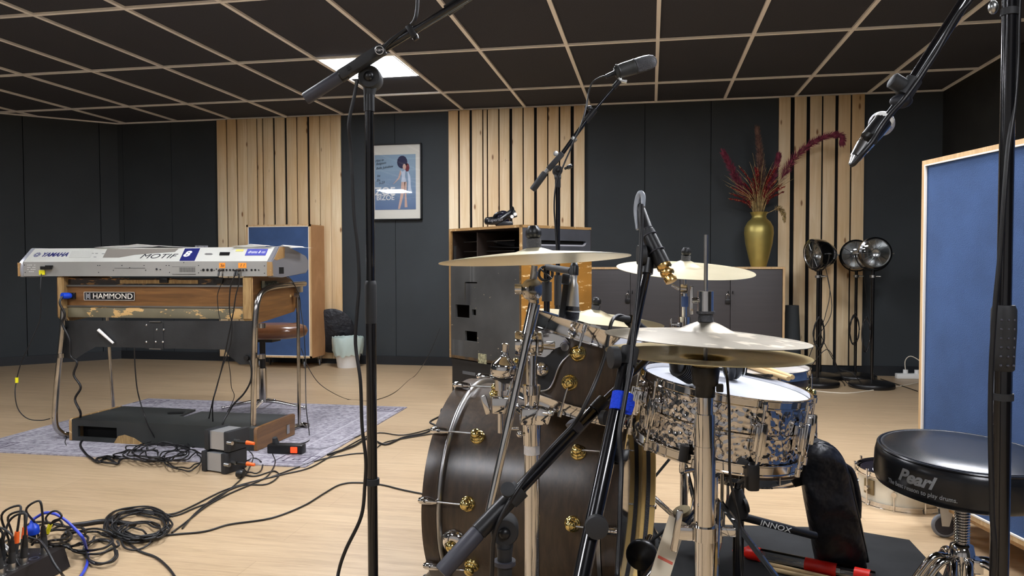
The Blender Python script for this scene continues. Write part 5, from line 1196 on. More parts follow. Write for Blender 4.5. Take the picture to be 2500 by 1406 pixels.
for i, (a_, b_) in enumerate((((1822, 892), (1925, 925)), ((1838, 888), (1935, 921)))):
    A2, B2 = fl(*a_, FC.z+.008), fl(*b_, FC.z+.008); mb = M(); d = (A2-B2).normalized()
    mb.tube([B2, B2.lerp(A2, .7), A2, A2+d*.03, A2+d*.035], lambda u: .0072 if u < .55 else .0072*(1.15-.6*u), 10, 4)
    make('drumstick', mb, M_STICK, label=('near' if i == 0 else 'far')+' one of two wooden drumsticks lying on the floor tom head', cat='drumstick', group='drumsticks on the floor tom')
# ---- cymbals
def cymbal(c, n, R, m, name, label, bell_r=.19, bow=.06, bell=.09, th=.0012, flip=False):
    n = V(n).normalized(); x, y, a = frame_of(n); s_ = -1 if flip else 1
    pr_ = []
    for i in range(15):
        u = 1-i/14*(1-bell_r); pr_.append((u*R, s_*bow*R*(1-u**1.5)))
    h0 = pr_[-1][1]
    for i in range(1, 9):
        u = i/8; pr_.append((bell_r*R*(1-u*.93), h0+s_*bell*R*(u*u*(3-2*u))**.75))
    low = [(r, h-th) for r, h in pr_[::-1]]
    mb = M(); mb.lathe(c, n, pr_+low, 96, True)
    return make(name, mb, m, label=label, cat='cymbal', loc=c, angle=50, rot=(c, basis(x, y, a))), V(c)+n*(h0+s_*bell*R)
def topper(p, n, label, big=1., wing=True):
    t = thing('cymbal_fastener', p, label, 'cymbal fastener'); n = V(n).normalized()
    mb = M(); mb.cyl(p, p+n*.018*big, .0155*big); part(t, 'felt_washer', mb, M_FELTG)
    mb = M(); mb.lathe(p+n*.019*big, n, [(0, 0), (.012*big, 0), (.0165*big, .006*big), (.0165*big, .016*big), (.010*big, .026*big), (0, .027*big)], 6 if wing else 14); part(t, 'clamp_nut', mb, M_BLACK)
    return t
CCr = ad(1305, 634, 1.55); cn_ = (V((0, 0, 1))-rh*.04+fh*.050)
_, top = cymbal(CCr, cn_, .196, M_CYM, 'crash_cymbal', 'large crash cymbal at the front left of the kit, seen edge-on', bell_r=.24, bow=.085, bell=.055)
topper(top-cn_.normalized()*.001, cn_, 'black plastic nut and felt on top of the front crash cymbal', 1.0)
RC = V((.113, 2.615, .959)); rn = V((.058, -.122, 1)); _, top2 = cymbal(RC, rn, .229, M_CYM, 'ride_cymbal', 'crash cymbal beyond the hi-hat, in front of the cabinet', bell_r=.27, bow=.05, bell=.10); topper(top2-V((0, 0, .003)), rn, 'black nut and felt on the far right cymbal', 1.0)
MC = V((-.183, 2.515, .801)); mn = V((.109, -.007, 1)); _, top3 = cymbal(MC, mn, .229, M_CYM, 'ride_cymbal', 'cymbal partly hidden behind the rack tom rim', bell_r=.27, bow=.05, bell=.08); topper(top3-V((0, 0, .003)), mn, 'felt and small nut on the cymbal behind the rack tom', .95, False)
HC1, HC2 = ad(1723, 824, 1.32), ad(1724, 862, 1.32)
hn1, hn2 = V((0, 0, 1))+rh*.05, V((0, 0, 1))+rh*.03
_, topH = cymbal(HC1, hn1, .175, M_CYMD, 'hi_hat_cymbal', 'upper hi-hat cymbal with patchy raw bronze surface', bell_r=.30, bow=.08, bell=.10)
cymbal(HC2, hn2, .175, M_CYMB, 'hi_hat_cymbal', 'lower hi-hat cymbal, golden and upturned beneath the patchy one', bell_r=.28, bow=.05, bell=.12, flip=True)
# ---- hi-hat stand
hx_, hy_ = ad(1722, 900, 1.32).x, ad(1722, 900, 1.32).y
def hz(py): return at(1722, py, hy_).z
t = thing('hi_hat_stand', (hx_, hy_, 0), 'chrome hi-hat stand with long rod in the near right of the kit', 'cymbal stand')
def vc_(p0, p1, r, m, nm, n=20, r2=None, par=None):
    mb = M(); mb.cyl((hx_, hy_, hz(p0)), (hx_, hy_, hz(p1)), r, r2, n); return part(par or t, nm, mb, m)
vc_(885, 573, .0034, M_STEEL, 'pull_rod', 12)
o = vc_(762, 711, .0135, M_CHROME, 'clutch'); vc_(779, 764, .012, M_CHROME, 'clutch_nut')
mb = M(); mb.lathe((hx_, hy_, hz(779)-.004), (0, 0, 1), [(.0, 0), (.014, 0), (.012, .012), (.016, .014), (.016, .018), (0, .018)], 20); part(t, 'felt_washer', mb, M_FELTG)
mb = M(); mb.cyl((hx_-.013, hy_, hz(733)), (hx_-.024, hy_-.003, hz(733)), .005); mb.box((hx_-.024, hy_, hz(733)), (.006, .008, .05), None, .002); part(o, 'wing_screw', mb, M_CHROME)
mb = M(); mb.lathe((hx_, hy_, hz(968)), (0, 0, 1), [(0, 0), (.017, 0), (.017, .018), (.022, .022), (.0245, .045), (.0235, .052), (0, .052)], 28); part(t, 'cymbal_seat', mb, M_BLACK)
mb = M(); mb.box((hx_+.024, hy_-.005, hz(945)), (.012, .012, .014), None, .002); part(t, 'tilt_screw', mb, M_BLACK)
vc_(1110, 966, .0138, M_CHROME, 'upper_tube'); vc_(1088, 1010, .0172, M_CHROME, 'collar', 24)
vc_(1292, 1088, .0182, M_CHROME, 'middle_tube', 28); vc_(1500, 1290, .0165, M_CHROME, 'lower_tube', 28)
mb = M(); mb.cyl((hx_, hy_, hz(1316)), (hx_, hy_, hz(1282)), .0235, n=24); mb.box((hx_-.035, hy_-.006, hz(1300)), (.03, .018, .024), None, .004); o = part(t, 'height_clamp', mb, M_CHROME)
mb = M(); mb.box((hx_-.048, hy_-.02, hz(1290)), (.012, .010, .075), rotm('Y', .15), .004); part(o, 'wing_nut', mb, M_CHROME)
tripod(t, hx_, hy_, .28, .27, (10, 130, 250), M_CHROME, .008)
mb = M(); mb.cyl((hx_, hy_, .03), (hx_, hy_, .3), .012); part(t, 'base_tube', mb, M_CHROME)
mb = M(); mb.box((hx_+.16, hy_-.02, .04), (.26, .08, .012), rotm('Y', -.12)@rotm('Z', .1), .004); part(t, 'foot_plate', mb, M_STEEL)
# black cable running down beside the hi-hat stand
cable('microphone_cable', 'thin black cable hanging down in front of the snare drum by the hi-hat stand', [ad(1770, 895, 1.38), ad(1776, 930, 1.33), ad(1780, 1000, 1.30), ad(1781, 1080, 1.30), ad(1782, 1160, 1.32), ad(1793, 1220, 1.34), ad(1805, 1280, 1.38), ad(1812, 1400, 1.40)]+[fl(1830, 1560, .006)], .0024)
# ---- front crash stand
cs = ad(1298, 900, 1.60); cx_, cy_ = cs.x, cs.y
def cz_(py): return at(1298, py, cy_).z
t = thing('boom_cymbal_stand', (cx_, cy_, 0), 'heavy chrome boom stand carrying the front crash cymbal', 'cymbal stand')
def cv(p0, p1, r, m, nm, r2=None, n=24):
    mb = M(); mb.cyl((cx_, cy_, cz_(p0)), (cx_, cy_, cz_(p1)), r, r2, n); return part(t, nm, mb, m)
cv(1500, 1068, .0162, M_CHROME, 'lower_tube'); cv(1000, 860, .0118, M_CHROME, 'upper_tube'); cv(1085, 1000, .0185, M_CHROME, 'tube_sleeve', .0205); cv(1000, 962, .0145, M_CHROME, 'tube_collar', .0175); cv(962, 940, .019, M_CHROME, 'tube_collar')
cv(1108, 1084, .0170, mat('crinkled_foil', (222, 222, 224), .3, .6, bump=1, bscale=120), 'tape_wrap')
mb = M(); mb.box((cx_+.0, cy_-.004, cz_(1012)), (.050, .048, .036), rotm('Z', .2), .006); mb.box((cx_+.03, cy_-.02, cz_(1008)), (.03, .03, .03), rotm('Y', .3), .005); o = part(t, 'multi_clamp', mb, M_CHROME)
for dx, dz in ((-.045, 1040), (.045, 1000), (-.02, 1052)): mb = M(); mb.cyl((cx_+dx*.5, cy_-.03, cz_(dz)), (cx_+dx, cy_-.035, cz_(dz)), .004, n=10); mb.sph((cx_+dx, cy_-.035, cz_(dz)), .007, u=10, v=8); part(o, 'clamp_screw', mb, M_CHROME)
J = ad(1288, 838, 1.57); mb = M(); mb.lathe(J-rh*.026, rh, [(0, 0), (.024, 0), (.026, .004), (.026, .016), (.0245, .018), (.0245, .022), (.026, .024), (.026, .042), (.022, .044), (0, .046)], 32); o = part(t, 'boom_joint', mb, M_CHROME)
mb = M(); mb.lathe(J+rh*.022, rh, [(0, 0), (.025, 0), (.025, .006), (.016, .010), (0, .012)], 24); mb.box(J+rh*.042, (.03, .008, .008), rotm('Z', YAW), .002); part(o, 'joint_wing', mb, M_CHROME)
b0, b1 = ad(1305, 742, 1.56), ad(1193, 1252, 1.52); mb = M(); mb.cyl(b0.lerp(b1, .14)-fh*.022, b1-fh*.012, .0082, n=20); part(t, 'boom_rod', mb, M_CHROME)
mb = M(); mb.cyl(b0, b0.lerp(b1, .15), .0125, n=20); mb.cyl(b0.lerp(b1, .14), J, .0135, n=20); part(t, 'boom_sleeve', mb, M_CHROME)
T_ = ad(1297, 706, 1.555); mb = M(); mb.lathe(T_-fh*.012-rh*.006, (rh*.8-fh).normalized(), [(0, 0), (.019, 0), (.0215, .003), (.0215, .02), (.019, .023), (0, .024)], 28); mb.cyl(T_, b0, .014, .010); o = part(t, 'tilter', mb, M_CHROMEW)
mb = M(); mb.cyl(T_-rh*.012, T_-rh*.034, .011, n=14); part(o, 'tilter_knob', mb, M_CHROME)
mb = M(); mb.cyl(T_+V((.003, 0, .01)), CCr-V((0, 0, .012)), .0068); mb.cyl(T_+V((.003, 0, .015)), T_.lerp(CCr, .62)+V((.003, 0, 0)), .0078); part(t, 'cymbal_rod', mb, M_STEEL)
tripod(t, cx_, cy_, .26, .27, (200, 320, 75), M_CHROME, .009)
mb = M(); mb.cyl((cx_, cy_, .06), (cx_, cy_, .4), .014); part(t, 'base_tube', mb, M_CHROME)
# small accessory arm with cup
t = thing('accessory_arm', ad(1228, 990, 1.56), 'short chrome accessory arm with a cup, clamped beside the boom stand', 'clamp arm')
A3 = ad(1222, 988, 1.56); 
mb = M(); mb.tube([V((cx_-.02, cy_-.004, cz_(1008))), A3+rh*.03+V((0, 0, -.003)), A3], .0085, 10, 2, smooth=False); part(t, 'cross_arm', mb, M_CHROME)
mb = M(); mb.box(A3, (.036, .03, .034), rotm('Z', .2), .005); mb.box(A3-rh*.03+V((0, 0, .0)), (.012, .010, .040), rotm('Y', -.3), .003); part(t, 'clamp', mb, M_CHROME)
mb = M(); mb.cyl(A3-V((0, 0, .058)), A3+V((0, 0, .045)), .0062); mb.cyl(A3+V((0, 0, .03)), A3+V((0, 0, .052)), .0115); part(t, 'post', mb, M_CHROME)
q = ad(1229, 920, 1.56); mb = M(); mb.lathe(q-V((0, 0, .012)), (.05, 0, 1), [(0, 0), (.012, .0), (.020, .010), (0, .012)], 24); part(t, 'rubber_washer', mb, M_BLACKM)
mb = M(); mb.lathe(q, (.07, 0, 1), [(0, 0), (.022, .0), (.0275, .006), (.0275, .024), (.025, .029), (.011, .040), (.008, .045), (.008, .052), (.0065, .053), (.0075, .068), (.004, .070), (0, .070)], 28); part(t, 'cup', mb, M_CHROME)
# ---- far cymbal stands
def far_stand(c, n, lab, ztilt, legs, seg):
    n = V(n).normalized(); t = thing('cymbal_stand', (c.x, c.y, 0), lab, 'cymbal stand'); p = c-n*.02; T2 = p-V((0, 0, .045))
    mb = M(); mb.cyl(T2, p+n*.02, .005); part(t, 'cymbal_rod', mb, M_STEEL)
    mb = M(); mb.lathe(T2-rh*.012, rh-fh*.3, [(0, 0), (.016, 0), (.016, .02), (0, .024)], 20); mb.box(T2-rh*.03+V((0, 0, .006)), (.03, .008, .01), rotm('Y', .5), .003); part(t, 'tilter', mb, M_CHROME)
    mb = M(); mb.cyl((c.x, c.y, .45), T2, .0095); part(t, 'upper_tube', mb, M_CHROME)
    mb = M(); mb.cyl((c.x, c.y, .12), (c.x, c.y, seg), .0135); part(t, 'lower_tube', mb, M_CHROME)
    mb = M(); mb.cyl((c.x, c.y, seg-.02), (c.x, c.y, seg+.03), .019); mb.box((c.x-.03, c.y-.01, seg), (.03, .01, .02), None, .003); mb.box((c.x-.045, c.y-.01, seg), (.008, .01, .05), None, .003); part(t, 'height_clamp', mb, M_CHROME)
    mb = M(); mb.cyl((c.x, c.y, T2.z-.06), (c.x, c.y, T2.z-.025), .0115); part(t, 'tape_band', mb, M_FADE)
    tripod(t, c.x, c.y, .36, .26, legs, M_CHROME, .008); return t
far_stand(RC, rn, 'chrome stand under the far right cymbal', .9, (75, 165, 290), .77)
far_stand(MC, mn, 'chrome stand under the cymbal behind the rack tom', .7, (30, 100, 170), .60)
# ---- bass drum pedal
pc_ = KC+ka*(KL+.16); PA = pc_-ks*(-.02)
t = thing('bass_drum_pedal', (pc_.x, pc_.y, 0), 'black bass drum pedal with felt beater in front of the batter head', 'drum pedal')
bx_ = V((pc_.x, pc_.y, 0))
w1_ = ad(1568, 1352, 1.93); w1_ = V((w1_.x, w1_.y, w1_.z))
mb = M(); mb.lathe(w1_-ks*-.0-V((0, 0, 0)), ks, [(0, -.004), (.034, -.004), (.040, .002), (.040, .012), (.034, .018), (.02, .02), (.012, .028), (0, .03)], 28); part(t, 'cam_housing', mb, M_BLACK)
mb = M(); mb.tube([w1_+V((0, 0, 0)), w1_+V((.0, .0, -.10)), V((w1_.x-.03, w1_.y, .02))], .014, 10, 3); part(t, 'post', mb, M_BLACK)
w2_ = w1_-ks*.13; mb = M(); mb.tube([w2_, w2_-V((0, 0, .10)), V((w2_.x-.03, w2_.y, .02))], .014, 10, 3); part(t, 'post', mb, M_BLACK)
mb = M(); mb.cyl(w1_, w2_, .007); part(t, 'axle', mb, M_CHROME)
w3_ = w1_-ks*.065; bt_ = ad(1668, 1258, 2.0); mb = M(); mb.cyl(w3_, bt_, .0038, n=10); part(t, 'beater_rod', mb, M_BLACKM)
bn = (V((0, 0, 1))*.9-rh*.35-fh*.1).normalized(); mb = M(); mb.lathe(bt_-bn*.018, bn, [(0, 0), (.022, 0), (.025, .008), (.025, .020), (.022, .024), (0, .024)], 24); o = part(t, 'beater', mb, M_BLACK)
mb = M(); mb.lathe(bt_+bn*.006, bn, [(0, 0), (.024, 0), (.024, .010), (.018, .014), (0, .014)], 24); part(o, 'beater_felt', mb, M_CORK)
mb = M(); mb.box((w3_.x+.13, w3_.y-.02, .055), (.28, .075, .010), rotm('Z', -.149)@rotm('Y', .12), .003); part(t, 'footboard', mb, M_STEEL)
mb = M(); mb.box((w3_.x+.10, w3_.y-.02, .010), (.36, .09, .008), rotm('Z', -.149)); part(t, 'base_plate', mb, M_BLACK)
# flat chromed brace bar leaning in front of the pedal; its cream colour imitates the reflected floor
p0_, p1_ = ad(1655, 1268, 1.42), ad(1600, 1440, 1.36); d = (p0_-p1_).normalized(); s2 = d.cross(fh).normalized()
mb = M(); mb.box((p0_+p1_)/2, (.036, .003, (p0_-p1_).length), basis(s2, -d.cross(s2)*-1, d)); o = make('flat_bar', mb, mat('floor_reflection_cream', (212, 200, 176), .35, .35), label='flat metal bar coloured like a floor reflection, red mark, beside the hi-hat stand', cat='metal bar')
mb = M(); q = p0_.lerp(p1_, .58)-fh*.0022; mb.box(q, (.03, .0008, .005), basis(s2, d.cross(s2), d)); part(o, 'red_mark', mb, mat('faded_red', (190, 90, 70), .6))
# ---- mat under the kit
mb = M(); pe = fl(2300, 1406); dd = (pe-V((.9, 2.85, 0))); pe2 = V((.9, 2.85, 0))+dd*(1.5/abs(dd.y))
mb.prism([(-.12, 2.86), (.68, 2.935), (.9, 2.85), (pe2.x, pe2.y), (-.30, 1.35)], (0, 0, .0), (1, 0, 0), (0, 1, 0), V((0, 0, .004)))
make('drum_mat', mb, M_FELT, label='black felt mat on the floor under the drum kit', cat='mat', loc=(.4, 2.2, 0))
# ================================================================== THRONE, BAG, STICKS, FLOOR SNARE, RIGHT SCREEN
TC2 = ad(2352, 1098, 1.62); tn = (V((0, 0, 1))-fh*.06+rh*.02).normalized(); R_ = .171
t = thing('drum_throne', (TC2.x, TC2.y, 0), 'round black vinyl drum throne on chrome tripod at the right', 'stool')
mb = M(); mb.lathe(TC2-tn*.088, tn, [(0, .0), (R_*.86, .0), (R_*.97, .008), (R_, .02), (R_, .066), (R_*.985, .078), (R_*.93, .087), (R_*.90, .086), (R_*.87, .088), (R_*.5, .0893), (0, .0897)], 80); st = part(t, 'seat', mb, M_VINYL)
mb = M(); mb.torus(TC2-tn*.004, tn, R_*.965, .0028, 80, 6); part(st, 'piping', mb, M_VINYL)
e0 = -fh
aL = math.atan2((tn.cross(e0)).dot(rh), 1)
def angx(px):   # angle on the seat side whose point projects to px (e0 = towards viewer)
    best = None
    for k in range(-90, 91):
        a = math.radians(k); n2 = tn.cross(e0); p = TC2+(e0*math.cos(a)+n2*math.sin(a))*R_-tn*.05; q = p-CAM; x = 1250+FPX*q.dot(rt)/q.dot(fw)
        if best is None or abs(x-px) < best[0]: best = (abs(x-px), a)
    return best[1]
pgm = mat('grey_vinyl_print', (138, 142, 146), .5)
wrap_text(st, 'Pearl', .036, TC2, tn, e0, R_, pgm, angx(2232), -.037, bold=.0012, shear=.35, sx=1.0)
wrap_text(st, 'The best reason to play drums.', .0128, TC2, tn, e0, R_, pgm, angx(2242), -.060, bold=.0001, sx=.9)
mb = M(); mb.cyl(TC2-tn*.10, TC2-tn*.086, .07, .08); part(t, 'seat_plate', mb, M_BLACK)
X, Y = TC2.x, TC2.y; mb = M()
for k in range(22): mb.lathe((X, Y, .38+k*.006), (0, 0, 1), [(.0125, 0), (.0155, .0025), (.0155, .0035), (.0125, .006)], 18)
mb.cyl((X, Y, .20), (X, Y, TC2.z-.09), .0128); part(t, 'threaded_post', mb, M_CHROME)
mb = M(); mb.lathe((X, Y, .305), (0, 0, 1), [(.013, 0), (.024, .0), (.026, .01), (.026, .05), (.022, .07), (.013, .075)], 24); mb.box((X+.02, Y-.022, .34), (.02, .03, .03), None, .004); part(t, 'collar', mb, M_CHROME)
mb = M(); mb.cyl((X, Y, .05), (X, Y, .31), .021); part(t, 'base_tube', mb, M_CHROME)
for a in (195, 250, 330, 90):
    a = math.radians(a); d = V((math.cos(a), math.sin(a), 0)); s_ = V((-d.y, d.x, 0)); c = V((X, Y, 0)); mb = M()
    for k in (-1, 1): mb.tube([c+s_*k*.014+d*.02+V((0, 0, .345)), c+s_*k*.014+d*.07+V((0, 0, .33)), c+s_*k*.014+d*.19+V((0, 0, .15)), c+s_*k*.006+d*.27+V((0, 0, .016))], .008, 8, 5)
    mb.tube([c+d*.02+V((0, 0, .13)), c+d*.165+V((0, 0, .19))], .007, 8, 1); o = part(t, 'leg', mb, M_CHROME)
    mb = M(); mb.sph(c+d*.272+V((0, 0, .014)), .015, u=12, v=8); part(o, 'rubber_foot', mb, M_BLACKM)
# stick bag
b0, b1 = fl(2058, 1392, .0), ad(1996, 1085, 2.30); ax_ = (b1-b0); L_ = ax_.length; ax_.normalize()
sx_b = (rh-ax_*rh.dot(ax_)).normalized(); sy_b = ax_.cross(sx_b)
t = thing('stick_bag', b0, 'black padded nylon stick bag leaning upright beside the snare drum', 'bag')
mb = M(); rbg = random.Random(2); NU, NV = 28, 22; rings = []
for j in range(NV+1):
    v = j/NV; z = v*L_; w = .066+.012*(1-v); th = .040
    if v > .78: k = math.sqrt(max(0, 1-((v-.78)/.225)**2)); w *= k; th *= (.55+.45*k)
    if v < .05: w *= .93; th *= .85
    ring = []
    for i in range(NU):
        a = 2*PI*i/NU; ca, sa = math.cos(a), math.sin(a); e_ = .55
        u_ = math.copysign(abs(ca)**e_, ca)*w; y_ = math.copysign(abs(sa)**e_, sa)*th
        y_ += .007*math.sin(v*19+ca*2.5)*abs(sa)+.004*math.sin(v*31+ca*5)*abs(sa)
        ring.append(mb.b.verts.new(b0+ax_*(z+.004)+sx_b*u_+sy_b*y_))
    rings.append(ring)
for A2, B2 in zip(rings, rings[1:]):
    for i in range(NU): mb.b.faces.new([A2[i], A2[(i+1) % NU], B2[(i+1) % NU], B2[i]])
mb.b.faces.new(rings[0][::-1]); mb.b.faces.new(rings[-1]); part(t, 'body', mb, M_NYLON, angle=60)
mb = M(); mb.tube([b0+sx_b*.080+sy_b*.0+ax_*.01, b0+sx_b*.078+ax_*L_*.4, b0+sx_b*.070+ax_*L_*.76, b0+sx_b*.045+ax_*L_*.94, b0+ax_*L_*1.005, b0-sx_b*.04+ax_*L_*.95], .006, 8, 6); part(t, 'zip_piping', mb, M_VINYL)
mb = M(); mb.tube([b0+sx_b*.085+ax_*L_*.35+sy_b*.02, b0+sx_b*.096+ax_*L_*.5+sy_b*.02, b0+sx_b*.092+ax_*L_*.7+sy_b*.02, b0+sx_b*.07+ax_*L_*.78+sy_b*.02], .009, 8, 5); part(t, 'carry_handle', mb, M_NYLON)
# stick tube with red caps
q0, q1 = fl(1812, 1345, .026), fl(2135, 1412, .026); d = (q1-q0).normalized(); LL = (q1-q0).length
t = thing('stick_tube', (q0+q1)/2, 'clear plastic tube with red end caps lying on the drum mat', 'tube')
mb = M(); mb.lathe(q0, d, [(.021, .03), (.021, LL), (.0198, LL), (.0198, .03)], 36, True); part(t, 'tube', mb, M_CLEAR)
mb = M(); mb.lathe(q0, d, [(0, .0), (.012, .002), (.0222, .02), (.0222, .06), (0, .06)], 28); mb.torus(q0-d*.015, V((0, 0, 1))-d*.2, .014, .004, 20, 8); part(t, 'hanging_cap', mb, M_RED)
mb = M(); mb.lathe(q0, d, [(.0213, LL*.50), (.0216, LL*.505), (.0216, LL*.73), (.0213, LL*.735)], 36); part(t, 'red_label', mb, M_RED)
mb = M(); sd_ = (V((0, 0, 1))*.35-fh).normalized(); mb.box(q0+d*LL*.69+sd_*.0213, (.035, .003, .016), basis(d, sd_, d.cross(sd_))); part(t, 'white_label', mb, M_WHITE)
mb = M(); mb.lathe(q0, d, [(0, LL*.86), (.0228, LL*.86), (.0228, LL*.97), (0, LL*.97)], 28); part(t, 'end_cap', mb, M_RED)
for i, (a_, b_) in enumerate((((1872, 1376), (1985, 1402)), ((1876, 1388), (2000, 1414)))):
    A2, B2 = fl(*a_, .011), fl(*b_, .011); mb = M(); mb.tube([A2, A2.lerp(B2, .5), B2, B2+(B2-A2)*1.2], .0072, 10, 3)
    make('drumstick', mb, M_STICK, label=('upper' if i == 0 else 'lower')+' wooden drumstick of the pair on the mat beside the red tube', cat='drumstick', group='drumsticks on the mat')
# snare drum on the floor by the right screen
c = fl(2208, 1228); c = V((c.x-.0, c.y+.03, 0)); R5 = .165
t = thing('snare_drum', c, 'cream pearl snare drum lying on the floor beside the blue screen', 'drum')
mb = M(); mb.pipe(c+V((0, 0, .01)), c+V((0, 0, .128)), R5, .006, 72); part(t, 'shell', mb, M_SHELLW)
for z in (.022, .138): mb = M(); mb.lathe(c+V((0, 0, z)), (0, 0, 1), hoop_prof(R5+.004, .022, .003, .006), 72); part(t, 'hoop', mb, M_CHROME)
mb = M(); mb.lathe(c+V((0, 0, .128)), (0, 0, 1), [(R5+.003, 0), (0, 0)], 48); part(t, 'head', mb, mat('black_film_head', (24, 22, 30), .15))
mb = M(); mb.lathe(c+V((-.02, -.03, .1285)), (0, 0, 1), [(.10, 0), (0, .0003)], 36); part(t, 'white_patch', mb, M_HEAD)
for k in range(10):
    a = math.radians(36*k+10); n = V((math.sin(a), -math.cos(a), 0)); q = c+n*(R5+.014)
    mb = M(); mb.cyl(q+V((0, 0, .0)), q+V((0, 0, .146)), .003, n=8); mb.cyl(q+V((0, 0, .138)), q+V((0, 0, .15)), .0055, n=8); o = part(t, 'tension_rod', mb, M_CHROME)
    mb = M(); mb.cyl(c+n*(R5-.0)+V((0, 0, .07)), c+n*(R5+.022)+V((0, 0, .07)), .010, n=14); part(o, 'lug', mb, M_CHROME)
a = math.radians(-62); n = V((math.sin(a), -math.cos(a), 0)); mb = M(); mb.box(c+n*(R5+.003)+V((0, 0, .075)), (.05, .008, .06), rotm('Z', a), .003); part(t, 'badge', mb, mat('brown_badge', (110, 92, 60), .5))
# blue acoustic screen at the right
Pq = V((.985, 3.04, 0)); dq = V((.243, -.970, 0)).normalized(); nq = V((-dq.y, dq.x, 0)) * 1; nq = V((.970, .243, 0))
z0, z1, LQ, TQ = .119, 1.356, 1.95, .30
t = thing('acoustic_screen', Pq+dq*LQ/2+nq*TQ/2, 'large blue fabric acoustic baffle with plywood frame on castors at the right edge', 'acoustic panel')
mb = M(); mb.prism([(.018, z0+.018), (LQ-.018, z0+.018), (LQ-.018, z1-.018), (.018, z1-.018)], Pq+nq*.008, dq, up3, nq*.02); part(t, 'fabric_panel', mb, M_BLUE)
mb = M()
for u0, u1, a, b in ((0, .018, z0, z1), (LQ-.018, LQ, z0, z1), (.018, LQ-.018, z0, z0+.018), (.018, LQ-.018, z1-.018, z1)): mb.prism([(u0, a), (u1, a), (u1, b), (u0, b)], Pq, dq, up3, nq*TQ)
part(t, 'plywood_frame', mb, M_PLY)
mb = M()
for u0, u1, a, b in ((.016, .022, z0+.016, z1-.016), (.022, LQ-.022, z0+.016, z0+.021), (.022, LQ-.022, z1-.021, z1-.016)): mb.prism([(u0, a), (u1, a), (u1, b), (u0, b)], Pq-nq*.001, dq, up3, nq*.008)
part(t, 'white_bead', mb, M_WHITELINE)
mb = M(); mb.prism([(.03, z0-.022), (LQ-.03, z0-.022), (LQ-.03, z0), (.03, z0)], Pq+nq*.02, dq, up3, nq*(TQ-.04)); part(t, 'base_board', mb, M_PLY)
for u, v in ((.14, .015), (LQ-.14, .05), (.14, TQ-.06), (LQ-.14, TQ-.06)): caster(t, Pq+dq*u+nq*v, .044, (fh+rh*.25).normalized())
# ================================================================== MICROPHONES AND THEIR STANDS
def knob(t, p, d, r=.012, h=.02, par=None, m=M_BLACKM):
    mb = M(); mb.lathe(p, d, [(0, 0), (.005, 0), (.005, h*.35), (r, h*.4), (r, h*.95), (r*.8, h), (0, h)], 18); return part(par or t, 'knob', mb, m)
def grip(t, a, b, r, m=M_GRIP, nm='counterweight_grip'):
    a, b = V(a), V(b); x, y, ax = frame_of(b-a); mb = M(); L = (b-a).length; n = 40; rings = []
    for h in (0, .004, L-.004, L):
        k = .9 if h in (0, L) else 1; rings.append([mb.b.verts.new(a+ax*h+(x*math.cos(2*PI*i/n)+y*math.sin(2*PI*i/n))*r*k*(1 if i % 2 else .94)) for i in range(n)])
    for A2, B2 in zip(rings, rings[1:]):
        for i in range(n): mb.b.faces.new([A2[i], A2[(i+1) % n], B2[(i+1) % n], B2[i]])
    mb.b.faces.new(rings[0][::-1]); mb.b.faces.new(rings[-1]); return part(t, nm, mb, m)
def rod(t, nm, a, b, r, m=M_POLE, r2=None, n=18, par=None): mb = M(); mb.cyl(a, b, r, r2, n); return part(par or t, nm, mb, m)
def head_joint(t, c, r, neck, bd, m=M_BLACKM):
    # swivel: disc pair facing the viewer plus fork down to the pole
    mb = M(); mb.lathe(c-fh*.022, fh, [(0, 0), (r*.9, 0), (r, .004), (r, .040), (r*.9, .044), (0, .044)], 30); mb.cyl(c, neck, r*.75, .012, 16); o = part(t, 'swivel_joint', mb, m)
    mb = M(); mb.lathe(c-fh*.023, -fh, [(0, 0), (r*.42, 0), (r*.42, .003), (r*.28, .008), (0, .009)], 20); part(o, 'bolt', mb, M_BLACK)
    return o
# (A) tall stand in the foreground, left of the kit
D = 1.74; pA = ad(905, 700, D)
def zA_(py): return at(905, py, pA.y).z
t = thing('microphone_stand', (pA.x, pA.y, 0), 'tall black boom stand in the left foreground, boom crossing the ceiling light', 'microphone stand')
def va(py): return V((pA.x, pA.y, zA_(py)))
rod(t, 'lower_pole', V((pA.x, pA.y, .09)), va(780), .0118); rod(t, 'upper_pole', va(790), va(262), .0100)
mb = M(); mb.lathe(va(790), (0, 0, 1), [(.011, 0), (.0125, .001), (.0135, .02), (.0135, .088), (.0122, .097), (.010, .099)], 20); part(t, 'clutch_sleeve', mb, M_BLACKM)
rod(t, 'pole_collar', va(272), va(232), .0125, M_BLACK)
JA = ad(905, 192, D-.01)
head_joint(t, JA, .026, va(234), 0)
g0, g1, g2, g3, g4 = ad(745, 242, 1.70), ad(832, 186, 1.70), ad(938, 118, 1.69), ad(1090, 27, 1.66), ad(1600, -280, 1.55)
grip(t, g0, g1, .0142); rod(t, 'end_ferrule', g1.lerp(g0, .02), g1.lerp(g2, .12), .0152, M_BLACK)
d = (g2-g1).normalized(); s_ = d.cross(fh).normalized(); mb = M(); mb.box((g1+g2)/2, (.024, .032, (g2-g1).length*1.0), basis(s_, d.cross(s_), d), .006); o = part(t, 'boom_clamp', mb, M_BLACKM)
mb = M(); mb.box(g1.lerp(g2, .22)-fh*.0165, (.008, .003, .008), basis(s_, d.cross(s_), d)); part(o, 'square_recess', mb, M_BLACK)
rod(t, 'boom_rod', g2.lerp(g1, .1), g4, .0088)
mb = M(); c = ad(928, 125, 1.66); mb.lathe(c+fh*.01, -fh, [(0, 0), (.011, 0), (.0115, .002), (.0115, .016), (.010, .018), (0, .018)], 26); o = part(t, 'round_knob', mb, M_BLACK)
mb = M(); mb.torus(c-fh*.0083, fh, .009, .0006, 28, 4); part(o, 'logo_ring', mb, M_WHITE)
